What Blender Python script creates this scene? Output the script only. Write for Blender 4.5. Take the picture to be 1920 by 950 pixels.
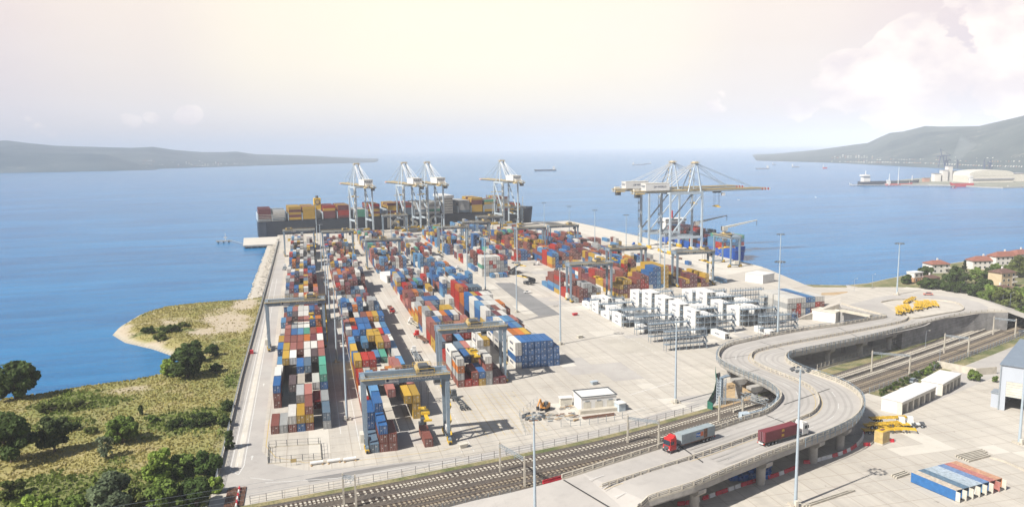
import bpy, math, random
import numpy as np
from mathutils import Vector, Matrix, noise
from mathutils.geometry import tessellate_polygon
PI = math.pi
R = math.radians
random.seed(7)
RNG = np.random.default_rng(7)
SC = bpy.context.scene
COL = SC.collection
for _o in list(bpy.data.objects): bpy.data.objects.remove(_o)

# ---------------------------------------------------------------- camera (yard axes: X across the blocks, Y along them)
F, PITCH, ROLL, CAMH, YAW, CY = 1516.8, 8.679, -0.984, 84.36, -14.19, 508.87
_th, _r, _ya = R(PITCH), R(ROLL), R(YAW)
def _rot(v):
    s, c = math.sin(_ya), math.cos(_ya)
    return Vector((v[0]*c - v[1]*s, v[0]*s + v[1]*c, v[2]))
_fw = Vector((0, math.cos(_th), -math.sin(_th))); _ri = Vector((1, 0, 0)); _up = _ri.cross(_fw)
FWD = _rot(_fw)
RGT = _rot(_ri*math.cos(_r) + _up*math.sin(_r))
UPV = _rot(-_ri*math.sin(_r) + _up*math.cos(_r))
CAMP = Vector((0, 0, CAMH))
cam = bpy.data.cameras.new('camera'); co = bpy.data.objects.new('camera', cam); COL.objects.link(co)
co.matrix_world = Matrix(((RGT.x, UPV.x, -FWD.x, 0), (RGT.y, UPV.y, -FWD.y, 0), (RGT.z, UPV.z, -FWD.z, CAMH), (0, 0, 0, 1)))
cam.sensor_width = 36; cam.sensor_fit = 'HORIZONTAL'; cam.lens = 36*F/1920
cam.shift_y = (CY-475)/1920
cam.clip_start = 1; cam.clip_end = 120000
SC.camera = co
SC.render.resolution_x = 1024; SC.render.resolution_y = 506
SC.view_settings.view_transform = 'Standard'; SC.view_settings.look = 'None'
SC.view_settings.exposure = EXPO = 0.75
SC.view_settings.gamma = 1; SC.view_settings.use_curve_mapping = False
SC.cycles.max_bounces = 5; SC.cycles.diffuse_bounces = 2; SC.cycles.glossy_bounces = 2
SC.cycles.volume_bounces = 1; SC.cycles.caustics_reflective = False; SC.cycles.caustics_refractive = False

def at(px, py, h=0.0):
    """the place at height h that stands at this pixel of the photograph"""
    d = FWD + RGT*((px-960)/F) - UPV*((py-CY)/F)
    t = (CAMH-h)/-d.z
    return Vector((d.x*t, d.y*t, h))
def proj(v):
    d = Vector(v)-CAMP; z = d.dot(FWD)
    return 960+F*d.dot(RGT)/z, CY-F*d.dot(UPV)/z, z

# ---------------------------------------------------------------- sun and sky
SUN_EL, SHADOW_AZ = R(44.5), R(70.3)      # shadows fall towards +X and a little +Y
sd = Vector((math.sin(SHADOW_AZ)*math.cos(SUN_EL), math.cos(SHADOW_AZ)*math.cos(SUN_EL), -math.sin(SUN_EL)))
sl = bpy.data.lights.new('sun', 'SUN'); sl.energy = 5.0; sl.angle = R(0.55); sl.color = (1, 0.955, 0.88)
so = bpy.data.objects.new('sun', sl); COL.objects.link(so); so.rotation_euler = sd.to_track_quat('-Z', 'Y').to_euler()
W = bpy.data.worlds.new('World'); SC.world = W; W.use_nodes = True
nt = W.node_tree; nt.nodes.clear()
def N(t, k, **kw):
    n = t.nodes.new(k)
    for a, b in kw.items(): setattr(n, a, b)
    return n
def link(t, a, b): t.links.new(a, b)
def mathn(t, op, a, b=None, c=None, clamp=False):
    n = N(t, 'ShaderNodeMath', operation=op, use_clamp=clamp)
    for i, v in enumerate((a, b, c)):
        if v is None: continue
        if isinstance(v, (int, float)): n.inputs[i].default_value = v
        else: link(t, v, n.inputs[i])
    return n.outputs[0]
def mixc(t, f, a, b, mode='MIX'):
    n = N(t, 'ShaderNodeMix', data_type='RGBA', blend_type=mode)
    for i, v in ((0, f), (6, a), (7, b)):
        if isinstance(v, (int, float)): n.inputs[i].default_value = v
        elif isinstance(v, tuple): n.inputs[i].default_value = (*v[:3], 1)
        else: link(t, v, n.inputs[i])
    return n.outputs[2]
def rampn(t, f, stops, interp='LINEAR'):
    n = N(t, 'ShaderNodeValToRGB'); n.color_ramp.interpolation = interp
    e = n.color_ramp.elements
    while len(e) < len(stops): e.new(0.5)
    for i, (p, c) in enumerate(stops):
        e[i].position = p; e[i].color = (*c, 1) if isinstance(c, tuple) else (c, c, c, 1)
    link(t, f, n.inputs[0]); return n.outputs[0]
sky = N(nt, 'ShaderNodeTexSky', sky_type='NISHITA', sun_disc=False)
sky.sun_elevation = SUN_EL
sdir = -sd
sky.sun_rotation = math.atan2(sdir.x, sdir.y)
sky.air_density = 1.2; sky.dust_density = 2.0; sky.ozone_density = 1.5
bg1 = N(nt, 'ShaderNodeBackground'); bg1.inputs[1].default_value = 0.05
link(nt, sky.outputs[0], bg1.inputs[0])
tc = N(nt, 'ShaderNodeTexCoord')
sep = N(nt, 'ShaderNodeSeparateXYZ'); link(nt, tc.outputs['Generated'], sep.inputs[0])
def vdot(v, out):
    n = N(nt, 'ShaderNodeVectorMath', operation='DOT_PRODUCT'); n.inputs[1].default_value = tuple(v)
    link(nt, out, n.inputs[0]); return n.outputs['Value']
def pdir(px, py): return (FWD + RGT*((px-960)/F) - UPV*((py-CY)/F)).normalized()
G = tc.outputs['Generated']
# thin bright high haze: lavender grey low down, pinkish at the sides, warm white where the high veil is thickest
elev = sep.outputs[2]
base = rampn(nt, elev, [(0.0, (0.66, 0.65, 0.72)), (0.035, (0.71, 0.66, 0.70)), (0.10, (0.72, 0.64, 0.68)), (0.22, (0.88, 0.73, 0.70)), (0.5, (0.5, 0.58, 0.75))])
g1 = vdot(pdir(860, 70), G)
glow = rampn(nt, g1, [(0.84, 0.0), (0.94, 0.45), (0.98, 0.85), (1.0, 1.0)], 'EASE')
low = rampn(nt, elev, [(0.0, 0.10), (0.05, 0.75), (0.10, 1.0)])
glow = mathn(nt, 'MULTIPLY', glow, low)
veil = mixc(nt, glow, base, (1.03, 0.95, 0.77))
# cumulus heaps to the right and a few small ones at the left
mp = N(nt, 'ShaderNodeMapping'); mp.inputs['Scale'].default_value = (1, 1, 1.55); link(nt, G, mp.inputs[0])
nz = N(nt, 'ShaderNodeTexNoise'); nz.inputs['Scale'].default_value = 10; nz.inputs['Detail'].default_value = 9; nz.inputs['Roughness'].default_value = 0.56
link(nt, mp.outputs[0], nz.inputs[0])
cm = None
for (px, py, w, s) in ((1760, 120, .085, 1.0), (1880, 60, .08, 1.0), (1590, 165, .06, .95), (1500, 205, .035, .9), (1700, 190, .08, 0.9), (1340, 200, .03, .5), (1900, 170, .07, .9), (350, 212, .020, .55), (235, 222, .022, .26), (90, 232, .03, .24), (285, 218, .012, .35)):
    d = N(nt, 'ShaderNodeVectorMath', operation='SUBTRACT'); link(nt, G, d.inputs[0]); d.inputs[1].default_value = tuple(pdir(px, py))
    ml = N(nt, 'ShaderNodeVectorMath', operation='MULTIPLY'); link(nt, d.outputs[0], ml.inputs[0]); ml.inputs[1].default_value = (1, 1, 1.35)
    l = N(nt, 'ShaderNodeVectorMath', operation='LENGTH'); link(nt, ml.outputs[0], l.inputs[0])
    v = mathn(nt, 'MULTIPLY', mathn(nt, 'SUBTRACT', 1.0, mathn(nt, 'DIVIDE', l.outputs['Value'], w), clamp=True), s)
    cm = v if cm is None else mathn(nt, 'MAXIMUM', cm, v)
cl = mathn(nt, 'ADD', mathn(nt, 'MULTIPLY', cm, 0.85), mathn(nt, 'MULTIPLY', mathn(nt, 'MULTIPLY', mathn(nt, 'SUBTRACT', nz.outputs['Fac'], 0.5), 2.7), mathn(nt, 'MULTIPLY', cm, 8.0, clamp=True)))
cl = rampn(nt, cl, [(0.12, 0.0), (0.22, 0.8), (0.5, 1.0)], 'EASE')
nz2 = N(nt, 'ShaderNodeTexNoise'); nz2.inputs['Scale'].default_value = 16; nz2.inputs['Detail'].default_value = 6; link(nt, mp.outputs[0], nz2.inputs[0])
ccol = mixc(nt, rampn(nt, nz2.outputs['Fac'], [(0.38, 0.0), (0.62, 1.0)]), (0.80, 0.71, 0.72), (1.12, 1.0, 0.90))
veil = mixc(nt, mathn(nt, 'MULTIPLY', cl, 0.95), veil, ccol)
# faint wide wisps
nz3 = N(nt, 'ShaderNodeTexNoise'); nz3.inputs['Scale'].default_value = 3.2; nz3.inputs['Detail'].default_value = 5
mp3 = N(nt, 'ShaderNodeMapping'); mp3.inputs['Scale'].default_value = (1, 1, 5); mp3.inputs['Rotation'].default_value = (0.25, 0.1, 0); link(nt, G, mp3.inputs[0]); link(nt, mp3.outputs[0], nz3.inputs[0])
veil = mixc(nt, mathn(nt, 'MULTIPLY', rampn(nt, nz3.outputs['Fac'], [(0.45, 0.0), (0.75, 1.0)]), 0.25), veil, (0.93, 0.87, 0.84))
bg2 = N(nt, 'ShaderNodeBackground'); link(nt, veil, bg2.inputs[0]); bg2.inputs[1].default_value = 0.665
mx = N(nt, 'ShaderNodeMixShader')
vf = rampn(nt, elev, [(0.0, 1.0), (0.20, 1.0), (0.34, 0.06), (1.0, 0.0)])
link(nt, vf, mx.inputs[0]); link(nt, bg1.outputs[0], mx.inputs[1]); link(nt, bg2.outputs[0], mx.inputs[2])
wo = N(nt, 'ShaderNodeOutputWorld'); link(nt, mx.outputs[0], wo.inputs[0])

# ---------------------------------------------------------------- materials
MATS = {}
def mat(name, col, rough=0.7, metal=0.0, var=0.12, scale=0.6, bump=0.0, spec=0.4, stretch=(1, 1, 1)):
    """painted or mineral surface with uneven, dirty colour laid out in world space"""
    if name in MATS: return MATS[name]
    m = bpy.data.materials.new(name); m.use_nodes = True; t = m.node_tree
    b = t.nodes['Principled BSDF']; b.inputs['Roughness'].default_value = rough; b.inputs['Metallic'].default_value = metal
    b.inputs['Specular IOR Level'].default_value = spec
    g = N(t, 'ShaderNodeNewGeometry'); mp = N(t, 'ShaderNodeMapping'); mp.inputs['Scale'].default_value = tuple(scale*s for s in stretch)
    link(t, g.outputs['Position'], mp.inputs[0])
    n = N(t, 'ShaderNodeTexNoise'); n.inputs['Scale'].default_value = 1; n.inputs['Detail'].default_value = 6; n.inputs['Roughness'].default_value = 0.65
    link(t, mp.outputs[0], n.inputs[0])
    f = rampn(t, n.outputs['Fac'], [(0.3, 0.0), (0.7, 1.0)])
    dk = tuple(c*(1-var) for c in col); lt = tuple(min(1, c*(1+var*0.6)) for c in col)
    link(t, mixc(t, f, dk, lt), b.inputs['Base Color'])
    if bump:
        bp = N(t, 'ShaderNodeBump'); bp.inputs['Strength'].default_value = bump; bp.inputs['Distance'].default_value = 0.1
        link(t, n.outputs['Fac'], bp.inputs['Height']); link(t, bp.outputs[0], b.inputs['Normal'])
    MATS[name] = m; return m
def glass(name='window_glass', col=(0.03, 0.05, 0.07)):
    return mat(name, col, 0.12, 0.0, 0.1, 1, spec=0.8)

# container paint: the paint colour comes with the mesh, dirt and corrugation are procedural
def paint_mat(name, door):
    m = bpy.data.materials.new(name); m.use_nodes = True; t = m.node_tree
    b = t.nodes['Principled BSDF']; b.inputs['Roughness'].default_value = 0.55; b.inputs['Specular IOR Level'].default_value = 0.35
    a = N(t, 'ShaderNodeAttribute', attribute_name='col')
    g = N(t, 'ShaderNodeNewGeometry')
    n = N(t, 'ShaderNodeTexNoise'); n.inputs['Scale'].default_value = 0.9; n.inputs['Detail'].default_value = 7; n.inputs['Roughness'].default_value = 0.7
    link(t, g.outputs['Position'], n.inputs[0])
    f = rampn(t, n.outputs['Fac'], [(0.38, 0.0), (0.72, 1.0)])
    c = mixc(t, mathn(t, 'MULTIPLY', f, 0.22), a.outputs['Color'], (0.22, 0.15, 0.11))
    n2 = N(t, 'ShaderNodeTexNoise'); n2.inputs['Scale'].default_value = 0.13; n2.inputs['Detail'].default_value = 2
    link(t, g.outputs['Position'], n2.inputs[0])
    c = mixc(t, mathn(t, 'MULTIPLY', n2.outputs['Fac'], 0.12), c, (0.62, 0.58, 0.55))
    oi = N(t, 'ShaderNodeObjectInfo'); c = mixc(t, 1.0, c, rampn(t, oi.outputs['Random'], [(0.0, 0.72), (1.0, 1.15)]), 'MULTIPLY')
    n3 = N(t, 'ShaderNodeTexNoise'); n3.inputs['Scale'].default_value = 2.6; n3.inputs['Detail'].default_value = 5; n3.inputs['Roughness'].default_value = 0.8
    link(t, g.outputs['Position'], n3.inputs[0]); c = mixc(t, mathn(t, 'MULTIPLY', rampn(t, n3.outputs['Fac'], [(0.58, 0.0), (0.70, 1.0)]), 0.45), c, (0.16, 0.085, 0.05))
    uv = N(t, 'ShaderNodeUVMap', uv_map='UVMap'); s = N(t, 'ShaderNodeSeparateXYZ'); link(t, uv.outputs[0], s.inputs[0])
    if door:
        u, v = s.outputs[0], s.outputs[1]
        # four upright lock rods, the gap between the leaves and pale placards
        d = mathn(t, 'ABSOLUTE', mathn(t, 'SUBTRACT', mathn(t, 'FRACT', mathn(t, 'MULTIPLY', u, 4.0)), 0.5))
        rod = mathn(t, 'LESS_THAN', d, 0.10)
        c = mixc(t, mathn(t, 'MULTIPLY', rod, 0.45), c, (0.55, 0.55, 0.54))
        gap = mathn(t, 'LESS_THAN', mathn(t, 'ABSOLUTE', mathn(t, 'SUBTRACT', u, 0.5)), 0.02)
        c = mixc(t, gap, c, (0.03, 0.03, 0.03))
        edge = mathn(t, 'GREATER_THAN', mathn(t, 'MAXIMUM', mathn(t, 'ABSOLUTE', mathn(t, 'SUBTRACT', u, 0.5)), mathn(t, 'ABSOLUTE', mathn(t, 'SUBTRACT', v, 0.5))), 0.465)
        c = mixc(t, mathn(t, 'MULTIPLY', edge, 0.6), c, (0.07, 0.05, 0.05))
        pl = mathn(t, 'MULTIPLY', mathn(t, 'LESS_THAN', mathn(t, 'ABSOLUTE', mathn(t, 'SUBTRACT', u, 0.68)), 0.11), mathn(t, 'LESS_THAN', mathn(t, 'ABSOLUTE', mathn(t, 'SUBTRACT', v, 0.72)), 0.07))
        p2 = mathn(t, 'MULTIPLY', mathn(t, 'LESS_THAN', mathn(t, 'ABSOLUTE', mathn(t, 'SUBTRACT', u, 0.25)), 0.07), mathn(t, 'LESS_THAN', mathn(t, 'ABSOLUTE', mathn(t, 'SUBTRACT', v, 0.42)), 0.05))
        c = mixc(t, mathn(t, 'MULTIPLY', mathn(t, 'MAXIMUM', pl, p2), 0.8), c, (0.78, 0.76, 0.72))
        h = d
    else:
        h = mathn(t, 'SINE', mathn(t, 'MULTIPLY', s.outputs[0], 2*PI/0.28))
    link(t, c, b.inputs['Base Color'])
    bp = N(t, 'ShaderNodeBump'); bp.inputs['Strength'].default_value = 0.5; bp.inputs['Distance'].default_value = 0.03
    link(t, h, bp.inputs['Height']); link(t, bp.outputs[0], b.inputs['Normal'])
    return m
PAINT = paint_mat('container_paint', False); PDOOR = paint_mat('container_door_paint', True)

CONC = mat('concrete', (0.42, 0.40, 0.365), 0.9, var=0.25, scale=0.35, bump=0.2)
CONCL = mat('pale_concrete', (0.58, 0.53, 0.44), 0.9, var=0.22, scale=0.5)
CONCD = mat('weathered_concrete', (0.30, 0.29, 0.28), 0.9, var=0.35, scale=0.3)
STEELB = mat('blue_grey_crane_paint', (0.24, 0.31, 0.375), 0.5, var=0.18, scale=0.8)
STEELL = mat('pale_blue_crane_paint', (0.50, 0.58, 0.64), 0.5, var=0.2, scale=0.5)
WHITE = mat('white_paint', (0.80, 0.79, 0.76), 0.5, var=0.1, scale=0.6)
OFFW = mat('cream_paint', (0.72, 0.68, 0.58), 0.55, var=0.2, scale=0.5)
YEL = mat('safety_yellow', (0.78, 0.50, 0.04), 0.5, var=0.2, scale=0.9)
YELD = mat('faded_yellow', (0.62, 0.46, 0.20), 0.7, var=0.3, scale=0.8)
GALV = mat('galvanised_steel', (0.38, 0.43, 0.47), 0.45, 0.3, var=0.2, scale=1.5)
MAST = mat('mast_grey', (0.44, 0.52, 0.58), 0.5, var=0.1, scale=1)
DARK = mat('dark_rubber', (0.03, 0.03, 0.035), 0.8, var=0.2)
DGREY = mat('dark_grey_metal', (0.10, 0.11, 0.12), 0.6, var=0.3)
RED = mat('red_plastic', (0.62, 0.03, 0.05), 0.45, var=0.15)
REDP = mat('red_paint', (0.60, 0.03, 0.03), 0.35, var=0.1)
RUST = mat('rusty_steel', (0.26, 0.13, 0.08), 0.85, var=0.5, scale=1.5)
BLUEP = mat('blue_paint', (0.02, 0.14, 0.50), 0.45, var=0.15)
GLASS = glass()
ROOFR = mat('red_tile_roof', (0.30, 0.125, 0.09), 0.85, var=0.35, scale=1.0)
ROOFB = mat('brown_tile_roof', (0.16, 0.09, 0.07), 0.85, var=0.35, scale=1.0)
WOOD = mat('pale_timber', (0.55, 0.38, 0.20), 0.8, var=0.35, scale=1.2)
LETT = mat('lettering_dark', (0.03, 0.05, 0.12), 0.6, var=0.05)
LETW = mat('lettering_white', (0.8, 0.8, 0.8), 0.6, var=0.05)
GREENM = mat('green_netting', (0.02, 0.16, 0.11), 0.8, var=0.3)

# ---------------------------------------------------------------- mesh helpers
def tag(o, label=None, cat=None, group=None, kind=None):
    if label: o['label'] = label
    if cat: o['category'] = cat
    if group: o['group'] = group
    if kind: o['kind'] = kind
    return o
def empty(name, loc=(0, 0, 0), rz=0.0, label=None, cat=None, group=None):
    o = bpy.data.objects.new(name, None); COL.objects.link(o); o.location = loc; o.rotation_euler = (0, 0, rz)
    o.empty_display_size = 0.5
    return tag(o, label, cat, group)
class MB:
    def __init__(s): s.v = []; s.f = []; s.m = []; s.c = []; s.mats = []
    def mi(s, m):
        if m not in s.mats: s.mats.append(m)
        return s.mats.index(m)
    def poly(s, pts, m=None, c=None):
        k = len(s.v); s.v += [tuple(p) for p in pts]; s.f.append(tuple(range(k, k+len(pts)))); s.m.append(s.mi(m) if m else 0); s.c.append(c)
        return s
    def hexa(s, p, m=None, c=None):
        """p: four bottom points (counter-clockwise from above) then four top points"""
        k = len(s.v); s.v += [tuple(q) for q in p]
        for q in ((3, 2, 1, 0), (4, 5, 6, 7), (0, 1, 5, 4), (1, 2, 6, 5), (2, 3, 7, 6), (3, 0, 4, 7)):
            s.f.append(tuple(k+i for i in q)); s.m.append(s.mi(m) if m else 0); s.c.append(c)
        return s
    def box(s, x0, x1, y0, y1, z0, z1, m=None, c=None):
        return s.hexa([(x0, y0, z0), (x1, y0, z0), (x1, y1, z0), (x0, y1, z0), (x0, y0, z1), (x1, y0, z1), (x1, y1, z1), (x0, y1, z1)], m, c)
    def beam(s, a, b, w, h=None, m=None, w2=None, h2=None, c=None):
        a, b = Vector(a), Vector(b); h = h or w; w2 = w2 or w; h2 = h2 or h
        d = (b-a).normalized(); u = Vector((0, 0, 1)) if abs(d.z) < 0.98 else Vector((0, 1, 0))
        x = d.cross(u).normalized(); y = x.cross(d).normalized()
        p = []
        for q, ww, hh in ((a, w, h), (b, w2, h2)):
            p += [q - x*ww/2 - y*hh/2, q + x*ww/2 - y*hh/2, q + x*ww/2 + y*hh/2, q - x*ww/2 + y*hh/2]
        k = len(s.v); s.v += [tuple(q) for q in p]
        for q in ((0, 1, 2, 3), (7, 6, 5, 4), (4, 5, 1, 0), (5, 6, 2, 1), (6, 7, 3, 2), (7, 4, 0, 3)):
            s.f.append(tuple(k+i for i in q)); s.m.append(s.mi(m) if m else 0); s.c.append(c)
        return s
    def tube(s, a, b, r, r2=None, n=8, m=None, cap=True, c=None):
        a, b = Vector(a), Vector(b); r2 = r if r2 is None else r2
        d = (b-a).normalized(); u = Vector((0, 0, 1)) if abs(d.z) < 0.98 else Vector((1, 0, 0))
        x = d.cross(u).normalized(); y = d.cross(x)
        k = len(s.v)
        for q, rr in ((a, r), (b, r2)):
            for i in range(n):
                t = 2*PI*i/n; s.v.append(tuple(q + x*rr*math.cos(t) + y*rr*math.sin(t)))
        for i in range(n):
            j = (i+1) % n; s.f.append((k+i, k+j, k+n+j, k+n+i)); s.m.append(s.mi(m) if m else 0); s.c.append(c)
        if cap:
            s.f.append(tuple(k+i for i in range(n))[::-1]); s.f.append(tuple(k+n+i for i in range(n)))
            s.m += [s.mi(m) if m else 0]*2; s.c += [c]*2
        return s
    def prism(s, pts, z0, z1, m=None, side=None, bottom=True):
        """outline (x, y) or (x, y, ztop) extruded; z0 bottom height (or None: per-point drop z1)"""
        P = [Vector((p[0], p[1], p[2] if len(p) > 2 else z1)) for p in pts]
        B = [Vector((p.x, p.y, z0 if z0 is not None else p.z - z1)) for p in P]
        k = len(s.v); n = len(P); s.v += [tuple(p) for p in P] + [tuple(b) for b in B]
        flat = [Vector((p.x, p.y, 0)) for p in P]
        ar = sum(flat[i].x*flat[(i+1) % n].y - flat[(i+1) % n].x*flat[i].y for i in range(n))
        for t in tessellate_polygon([flat]):
            a = [flat[i] for i in t]; o = (a[1]-a[0]).cross(a[2]-a[0]).z
            t = t if o > 0 else t[::-1]
            s.f.append(tuple(k+i for i in t)); s.m.append(s.mi(m) if m else 0); s.c.append(None)
            if bottom:
                s.f.append(tuple(k+n+i for i in t[::-1])); s.m.append(s.mi(side or m) if m else 0); s.c.append(None)
        for i in range(n):
            j = (i+1) % n
            f = (k+i, k+n+i, k+n+j, k+j) if ar > 0 else (k+j, k+n+j, k+n+i, k+i)
            s.f.append(f); s.m.append(s.mi(side or m) if m else 0); s.c.append(None)
        return s
    def build(s, name, m=None, parent=None, smooth=False, uv=None):
        me = bpy.data.meshes.new(name); me.from_pydata(s.v, [], s.f)
        mats = s.mats or [m]
        if s.mats and m: pass
        for q in mats: me.materials.append(q)
        if len(mats) > 1: me.polygons.foreach_set('material_index', s.m)
        if any(c is not None for c in s.c):
            at_ = me.attributes.new('col', 'FLOAT_COLOR', 'FACE')
            at_.data.foreach_set('color', np.array([(*(c or (.5, .5, .5)), 1) for c in s.c], dtype=np.float32).ravel())
        if uv is not None:
            l = me.uv_layers.new(name='UVMap'); l.data.foreach_set('uv', np.asarray(uv, dtype=np.float32).ravel())
        if smooth: me.polygons.foreach_set('use_smooth', [True]*len(me.polygons))
        me.update()
        o = bpy.data.objects.new(name, me); COL.objects.link(o)
        if parent: o.parent = parent
        return o
def copy_tree(o, parent=None):
    c = o.copy(); COL.objects.link(c); c.parent = parent
    for ch in list(o.children): copy_tree(ch, c)
    return c
def text(name, s, size, loc, rot, m, parent=None, sx=1.0, align='CENTER'):
    cu = bpy.data.curves.new(name, 'FONT'); cu.body = s; cu.size = size; cu.align_x = align; cu.align_y = 'CENTER'; cu.extrude = 0.01; cu.offset = size*0.02
    tmp = bpy.data.objects.new('tmp', cu); COL.objects.link(tmp)
    me = bpy.data.meshes.new_from_object(tmp.evaluated_get(bpy.context.evaluated_depsgraph_get()))
    bpy.data.objects.remove(tmp)
    me.materials.clear(); me.materials.append(m)
    o = bpy.data.objects.new(name, me); COL.objects.link(o); o.location = loc; o.rotation_euler = rot; o.scale = (sx, 1, 1)
    if parent: o.parent = parent
    return o
ORD = ['first', 'second', 'third', 'fourth', 'fifth', 'sixth', 'seventh', 'eighth', 'ninth', 'tenth', 'eleventh', 'twelfth', 'thirteenth', 'fourteenth', 'fifteenth', 'sixteenth', 'seventeenth', 'eighteenth', 'nineteenth', 'twentieth']
def struct(o): o['kind'] = 'structure'; return o
def stuff(o, label, cat): return tag(o, label, cat, None, 'stuff')
# ================================================================ WATER, LAND, HILLS
def noisy_mat(name, build):
    m = bpy.data.materials.new(name); m.use_nodes = True; t = m.node_tree; b = t.nodes['Principled BSDF']
    g = N(t, 'ShaderNodeNewGeometry')
    def nz(scale, detail=5, rough=0.6, stretch=(1, 1, 1), rot=(0, 0, 0)):
        mp = N(t, 'ShaderNodeMapping'); mp.inputs['Scale'].default_value = tuple(scale*s for s in stretch); mp.inputs['Rotation'].default_value = rot
        link(t, g.outputs['Position'], mp.inputs[0])
        n = N(t, 'ShaderNodeTexNoise'); n.inputs['Scale'].default_value = 1; n.inputs['Detail'].default_value = detail; n.inputs['Roughness'].default_value = rough
        link(t, mp.outputs[0], n.inputs[0]); return n.outputs['Fac']
    build(m, t, b, g, nz); return m
def bump(t, b, h, strength, dist):
    bp = N(t, 'ShaderNodeBump'); bp.inputs['Strength'].default_value = strength; bp.inputs['Distance'].default_value = dist
    link(t, h, bp.inputs['Height']); link(t, bp.outputs[0], b.inputs['Normal'])
def _water(m, t, b, g, nz):
    big = rampn(t, nz(0.0030, 4, 0.55, (1, 3.2, 1), (0, 0, 0.12)), [(0.36, 0.0), (0.64, 1.0)])
    lane = rampn(t, nz(0.012, 5, 0.6, (1, 5, 1), (0, 0, 0.1)), [(0.42, 0.0), (0.72, 1.0)])
    c = mixc(t, big, (0.0, 0.115, 0.31), (0.002, 0.19, 0.45))
    c = mixc(t, mathn(t, 'MULTIPLY', lane, 0.55), c, (0.025, 0.26, 0.56))
    dk = rampn(t, nz(0.006, 5, 0.6, (1, 7, 1), (0, 0, 0.07)), [(0.5, 0.0), (0.72, 1.0)])
    c = mixc(t, mathn(t, 'MULTIPLY', dk, 0.6), c, (0.0, 0.075, 0.26))
    rip = rampn(t, nz(0.55, 4, 0.65, (1, 2.2, 1), (0, 0, 0.2)), [(0.35, 0.0), (0.65, 1.0)])
    c = mixc(t, mathn(t, 'MULTIPLY', rip, 0.30), c, (0.03, 0.31, 0.62))
    link(t, c, b.inputs['Base Color'])
    b.inputs['Roughness'].default_value = 0.22; b.inputs['IOR'].default_value = 1.333; b.inputs['Specular IOR Level'].default_value = 0.17
    w = mathn(t, 'ADD', nz(0.35, 6, 0.7, (1, 2.5, 1), (0, 0, 0.2)), mathn(t, 'MULTIPLY', nz(0.04, 3, 0.6, (1, 3, 1)), 2.0))
    bump(t, b, w, 0.30, 0.8)
WATER = noisy_mat('sea_water', _water)
m = MB(); S = 30000
m.poly([(-S, -3000, -3), (S, -3000, -3), (S, S, -3), (-S, S, -3)], WATER)
struct(m.build('water'))

def _yard(m, t, b, g, nz):
    c = mixc(t, rampn(t, nz(0.018, 6, 0.6), [(0.35, 0.0), (0.65, 1.0)]), (0.475, 0.435, 0.375), (0.585, 0.54, 0.47))
    st = rampn(t, nz(0.10, 7, 0.7, (3.0, 0.12, 1)), [(0.42, 0.0), (0.75, 1.0)])      # tyre tracks along the blocks
    c = mixc(t, mathn(t, 'MULTIPLY', st, 0.6), c, (0.32, 0.295, 0.265))
    st2 = rampn(t, nz(0.10, 7, 0.7, (0.12, 2.5, 1)), [(0.50, 0.0), (0.78, 1.0)])
    c = mixc(t, mathn(t, 'MULTIPLY', st2, 0.40), c, (0.38, 0.35, 0.31))
    bl = rampn(t, nz(0.07, 8, 0.75), [(0.55, 0.0), (0.72, 1.0)])
    c = mixc(t, mathn(t, 'MULTIPLY', bl, 0.50), c, (0.30, 0.265, 0.22))
    sp = rampn(t, nz(0.40, 4, 0.55), [(0.66, 0.0), (0.74, 1.0)])
    c = mixc(t, mathn(t, 'MULTIPLY', sp, 0.55), c, (0.15, 0.14, 0.13))
    s = N(t, 'ShaderNodeSeparateXYZ'); link(t, g.outputs['Position'], s.inputs[0])
    j = None
    for o, p in ((s.outputs[0], 6.0), (s.outputs[1], 6.0)):                          # slab joints
        f = mathn(t, 'LESS_THAN', mathn(t, 'ABSOLUTE', mathn(t, 'SUBTRACT', mathn(t, 'FRACT', mathn(t, 'DIVIDE', o, p)), 0.5)), 0.022)
        j = f if j is None else mathn(t, 'MAXIMUM', j, f)
    c = mixc(t, mathn(t, 'MULTIPLY', j, 0.42), c, (0.25, 0.20, 0.15))
    link(t, c, b.inputs['Base Color']); b.inputs['Roughness'].default_value = 0.92
    bump(t, b, nz(2.0, 4), 0.15, 0.05)
YARD = noisy_mat('yard_concrete', _yard)
def _asph(lo, hi):
    def f(m, t, b, g, nz):
        c = mixc(t, rampn(t, nz(0.05, 6, 0.6), [(0.3, 0.0), (0.7, 1.0)]), lo, hi)
        c = mixc(t, mathn(t, 'MULTIPLY', rampn(t, nz(0.25, 7, 0.7), [(0.5, 0.0), (0.75, 1.0)]), 0.35), c, tuple(x*0.65 for x in lo))
        link(t, c, b.inputs['Base Color']); b.inputs['Roughness'].default_value = 0.9
        bump(t, b, nz(3.0, 4), 0.15, 0.04)
    return f
ASPH = noisy_mat('worn_asphalt', _asph((0.385, 0.36, 0.335), (0.475, 0.445, 0.41)))
ASPHD = noisy_mat('dark_asphalt', _asph((0.20, 0.20, 0.20), (0.29, 0.285, 0.28)))
PATCH = noisy_mat('pale_slab', _asph((0.55, 0.51, 0.44), (0.64, 0.60, 0.53)))
STAIN = noisy_mat('stained_asphalt', _asph((0.22, 0.21, 0.20), (0.30, 0.285, 0.27)))
WORN = noisy_mat('worn_slab', _asph((0.42, 0.385, 0.33), (0.54, 0.50, 0.43)))
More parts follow.
